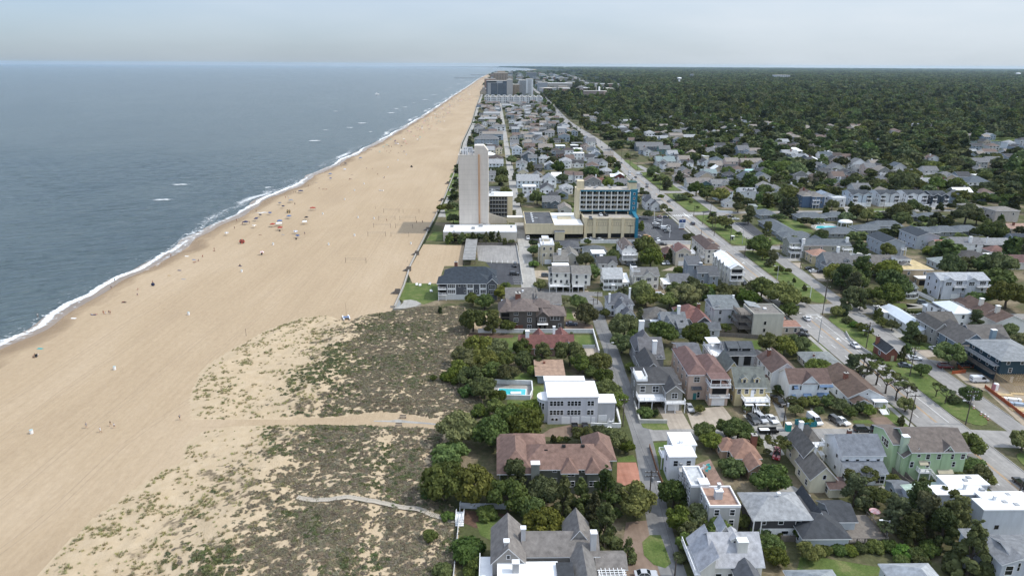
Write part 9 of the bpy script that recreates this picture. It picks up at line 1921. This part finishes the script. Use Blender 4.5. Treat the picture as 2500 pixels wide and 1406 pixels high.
# far bathers and shades: a crowd that reads as one mass
mb=MB();cm=[CLOTH[k]for k in('white','navy','red','blue','black','teal','pink')]+SKIN
RC=random.Random(8)
def shx(y):
 return float(np.interp(y,[q[1]for q in shore_s],[q[0]for q in shore_s]))
for i in range(1150):
 y=RC.uniform(740,1300)if i<90 else RC.uniform(1200,2000)if i<300 else RC.uniform(1900,5200)
 sx=shx(y);x=sx+RC.uniform(9,30)+(RC.random()**2)*(30 if y<1900 else 75)
 if RC.random()<.6:h=RC.uniform(.6,1.75);mb.tube((x,y,0),(x+RC.uniform(-.2,.2),y,h),.22,.14,5,RC.choice([1,4,7,8,9,8]))
 else:r=RC.uniform(1,1.7);mb.tube((x,y,0),(x,y,2),.04,n=3);mb.tube((x,y,1.7),(x,y,2.2),r,.05,7,RC.randrange(7),cap=False)
tag(mb.build('far_beach_crowd',cm),kind='stuff')
# boat with a wake, and the two far piers
c=G('n',920,231);o=empty('motor_boat',(c.x,c.y,-.1),rad(-80),'small white motor boat far out trailing a white wake','boat')
mb=MB();mb.prism([(-2.2,-6),(2.2,-6),(2.4,2),(0,8),(-2.4,2)],-.3,2.0);mb.build('hull',WHITE,o);mb=MB();mb.box(-1.6,-3,2.003,1.6,2,5.0);mb.build('cabin',WHITE,o);mb=MB();mb.box(-1.5,1.9,3,1.5,2.05,4.5);mb.build('windscreen',GLASS,o)
e0,e1=G('n',924,231),G('n',985,223)
vs,th=[],[]
for i in range(21):
 t=i/20;x,y=e0.x+(e1.x-e0.x)*t,e0.y+(e1.y-e0.y)*t
 for j in range(4):s=j/3*2-1;vs.append((x,y+s*(6+14*t),-.05));th.append((1.0-t)*.9*(1-.5*abs(s)))
me=bpy.data.meshes.new('boat_wake');me.from_pydata(vs,[],[(4*i+j,4*i+j+4,4*i+j+5,4*i+j+1)for i in range(20)for j in range(3)]);me.materials.append(FOAM);a_=me.attributes.new('thick','FLOAT','POINT');a_.data.foreach_set('value',th);tag(inst('boat_wake',me),kind='stuff')
for xa,xb,y,l in[(1110,1196,192,'nearer long dark fishing pier'),(1150,1204,184.5,'farther dark fishing pier')]:
 a,b_=P(xa,y),P(xb,y);o=empty('pier',(a.x,a.y,0),0,l,'pier');b_=Vector((b_.x,a.y,0))
 L=b_.x-a.x;mb=MB();mb.box(0,0,6,L,8,7.2);mb.build('deck',WOOD,o)
 for k in range(24):mb=MB();mb.box(L*k/24,1,-1,L*k/24+1.2,7,6);mb.build('pile_bent',WOOD,o)
 mb=MB();mb.box(L*.93,-4,7.2,L,12,12);mb.build('pier_house',wall_m('#8f8a84'),o)
 # extra low trees of the beachfront gardens
 # ------------------------------------------------------------------ trees: the nearest as things, the far woods as one mass
TREES.sort(key=lambda t:-t['R']/math.hypot(t['x'],t['y']))
import collections
LM_PTS=[q for q in LANDMARKS if q[1]<900]
def place_words(x,y,skip=None):
 """a few words saying where a thing stands, by the nearest described thing"""
 if not LM_PTS:return 'in the town'
 best=min(LM_PTS,key=lambda q:math.hypot(q[0]-x,q[1]-y))
 dx,dy=x-best[0],y-best[1]
 side=('right of' if dx>0 else 'left of')if abs(dx)>abs(dy)*1.1 else('behind' if dy>0 else 'in front of')
 return f'{side} the {best[2]}'
named=TREES[:300];rest=TREES[300:]
SIZE=lambda R:'small' if R<2.2 else 'mid-sized' if R<4 else 'broad' if R<6.5 else 'very broad'
KW={'oak':('dark green rounded tree','dense round-crowned green tree'),'pine':('dark ragged pine','tall shaggy pine'),'cedar':('dark pointed cedar','deep green cone-shaped cedar'),'bush':('bright green bushy tree','light green leafy shrub'),'airy':('thin windswept pine with bare limbs','sparse pine showing its branches')}
groups=collections.defaultdict(list)
for t in named:
 groups[f"{SIZE(t['R'])} {KW[t['kind']][0]} {place_words(t['x'], t['y'])}"].append(t)
for lab,ts in groups.items():
 ts.sort(key=lambda t:t['y'])
 for i,t in enumerate(ts):
  l=lab
  if len(ts)>1:
   ordw=['nearest','second','third','fourth','fifth','sixth','seventh','eighth','ninth','tenth']
   l=ordw[i]+' '+lab if i<len(ordw)else lab
  w_=l.split()
  if len(w_)>16:l=' '.join(q for q in w_ if q not in('the','a','with','tree','dense'))
  plant_tree(t,l,'trees standing among the houses')
far_v=[loose('woodland_tree',crown_mesh('woodland_tree',k,90+i,420,.15,LEAF_FOREST))for i,k in enumerate(('oak','oak','pine','oak','pine'))]
def seg_d(line,X,Y):
 d=np.full(X.shape,1e9)
 for(x0,y0),(x1,y1)in zip(line,line[1:]):
  l2=(x1-x0)**2+(y1-y0)**2
  t=np.clip(((X-x0)*(x1-x0)+(Y-y0)*(y1-y0))/l2,0,1)
  d=np.minimum(d,np.hypot(X-x0-t*(x1-x0),Y-y0-t*(y1-y0)))
 return d
LAKE_PTS=[tuple(P(*q)[:2])for q in[(2374,346),(2400,342),(2470,345),(2560,336),(2640,345),(2600,392),(2470,392),(2380,392),(2340,352)]]
pts,scl=[],[]
def wood(y0,y1,sp,w,hmax,dens):
 xr=y1*.86+60;xl=-60
 nx_,ny_=int((xr-xl)/sp),max(1,int((y1-y0)/sp))
 gx,gy=np.meshgrid(np.arange(nx_),np.arange(ny_))
 X=xl+(gx+rng.uniform(0,1,gx.shape))*sp;Y=y0+(gy+rng.uniform(0,1,gx.shape))*sp
 X,Y=X.ravel(),Y.ravel()
 k=(X<Y*.86+60)
 X,Y=X[k],Y[k]
 d=dens(X,Y)
 k=rng.random(len(X))<d
 X,Y=X[k],Y[k]
 if y0<2600:
  ok=(seg_d(AVs,X,Y)>10)&(seg_d(FRs,X,Y)>7)&~poly_mask(LAKE_PTS,X,Y)
  lot=rng.random(len(X))
  for hx,hy,hr in FOOT:
   near=(np.hypot(X-hx,Y-hy)<hr*.84)|((np.abs(X-hx*Y/hy)<hr*.9)&(Y<hy)&(Y>hy-26-hy*.016)&(hy>430)&(lot<.62))
   ok&=~near
  X,Y=X[ok],Y[ok]
 else:
  ok=np.ones(len(X),bool);lot=rng.random(len(X))
  for hx,hy,hr in FOOT:
   if hy>2400:ok&=~((np.abs(X-hx*Y/hy)<hr)&(Y<hy+hr)&(Y>hy*.86)&(lot<.9))
  X,Y=X[ok],Y[ok]
 n=len(X)
 W=w*rng.uniform(.6,1.35,n)/2;W=np.where((X<avx_np(Y)-8)&(Y<2300),W*.66,W);W=W*(.72+.6*fbm(X,Y,sp*9,3));Hh=np.minimum(hmax,W*rng.uniform(1.0,1.7,n)*1.3)
 Hh*=np.clip(.62+.38*(X-60)/250.,.55,1)*np.where(Y<1150,.72,1)
 pts.append(np.stack([X,Y,Hh*.62],1));scl.append(np.stack([W,W*rng.uniform(.9,1.1,n),Hh*.62],1))
def dens_town(X,Y):
 strip=(X<avx_np(Y)-8)
 a=np.where(strip,np.where((X>-36)&(np.abs(X-13)>7),.95,0.),.66+np.clip((Y-1000)/500,0,.3)*(X>170))
 a=np.where(strip&(Y>2150),0.,a)
 a=np.where((Y<470)&strip,0,a)
 a=np.where((Y<470)&~strip,.16,a)
 a=np.where((Y>470)&~strip&(X<165),.3,a)
 return a
AVN=np.array(AVs)
def avx_np(Y):return np.interp(Y,AVN[:,1],AVN[:,0])
def clear_town(X,Y):  # resort strip beyond the avenue bend
 return np.where(X<avx_np(Y)+25,0.,1.)
wood(300,620,8.5,10,15,dens_town)
wood(620,1300,10.5,14,19,dens_town)
wood(1300,2500,14,18,21,lambda X,Y:np.where(X<avx_np(Y)-8,np.where((X>-38)&(Y<2150)&(np.abs(X-10)>8),.42,0),.93)*np.where((X<avx_np(Y)+330)&(Y>2250)&(X>avx_np(Y)),.25,1))
wood(2500,5000,24,30,20,lambda X,Y:np.where(X<520+(Y-2500)*.12,.06,.97))
wood(5000,9000,46,60,21,lambda X,Y:np.where(X<800+(Y-5000)*.05,.06,1.))
wood(9000,17000,95,130,22,lambda X,Y:np.where(X<1250,0.,1.))
wood(17000,26500,240,330,24,lambda X,Y:np.where(X<1000-(Y-17000)*.1,0.,1.))
A=np.concatenate(pts);B=np.concatenate(scl)
for t in rest:
 A=np.concatenate([A,[[t['x'],t['y'],t['R']*1.0]]]);B=np.concatenate([B,[[t['R']]*3]])
scatter('woodland',A,rng.uniform(0,6.28,len(A)),B,rng.integers(0,len(far_v),len(A)),far_v)
print('TREES',len(TREES),'woodland',len(A))
# ------------------------------------------------------------------ haze over the far distance
mb=MB();mb.box(-30000,-600,-1.5,30000,30000,112)
m=bpy.data.materials.new('haze');m.use_nodes=True;N,L=m.node_tree.nodes,m.node_tree.links
N.remove(N['Principled BSDF']);pv=N.new('ShaderNodeVolumePrincipled');pv.inputs['Color'].default_value=(.60,.80,1.0,1);pv.inputs['Density'].default_value=1.9e-5;pv.inputs['Anisotropy'].default_value=.2
L.new(pv.outputs['Volume'],N['Material Output'].inputs['Volume'])
tag(mb.build('haze',m),kind='stuff')
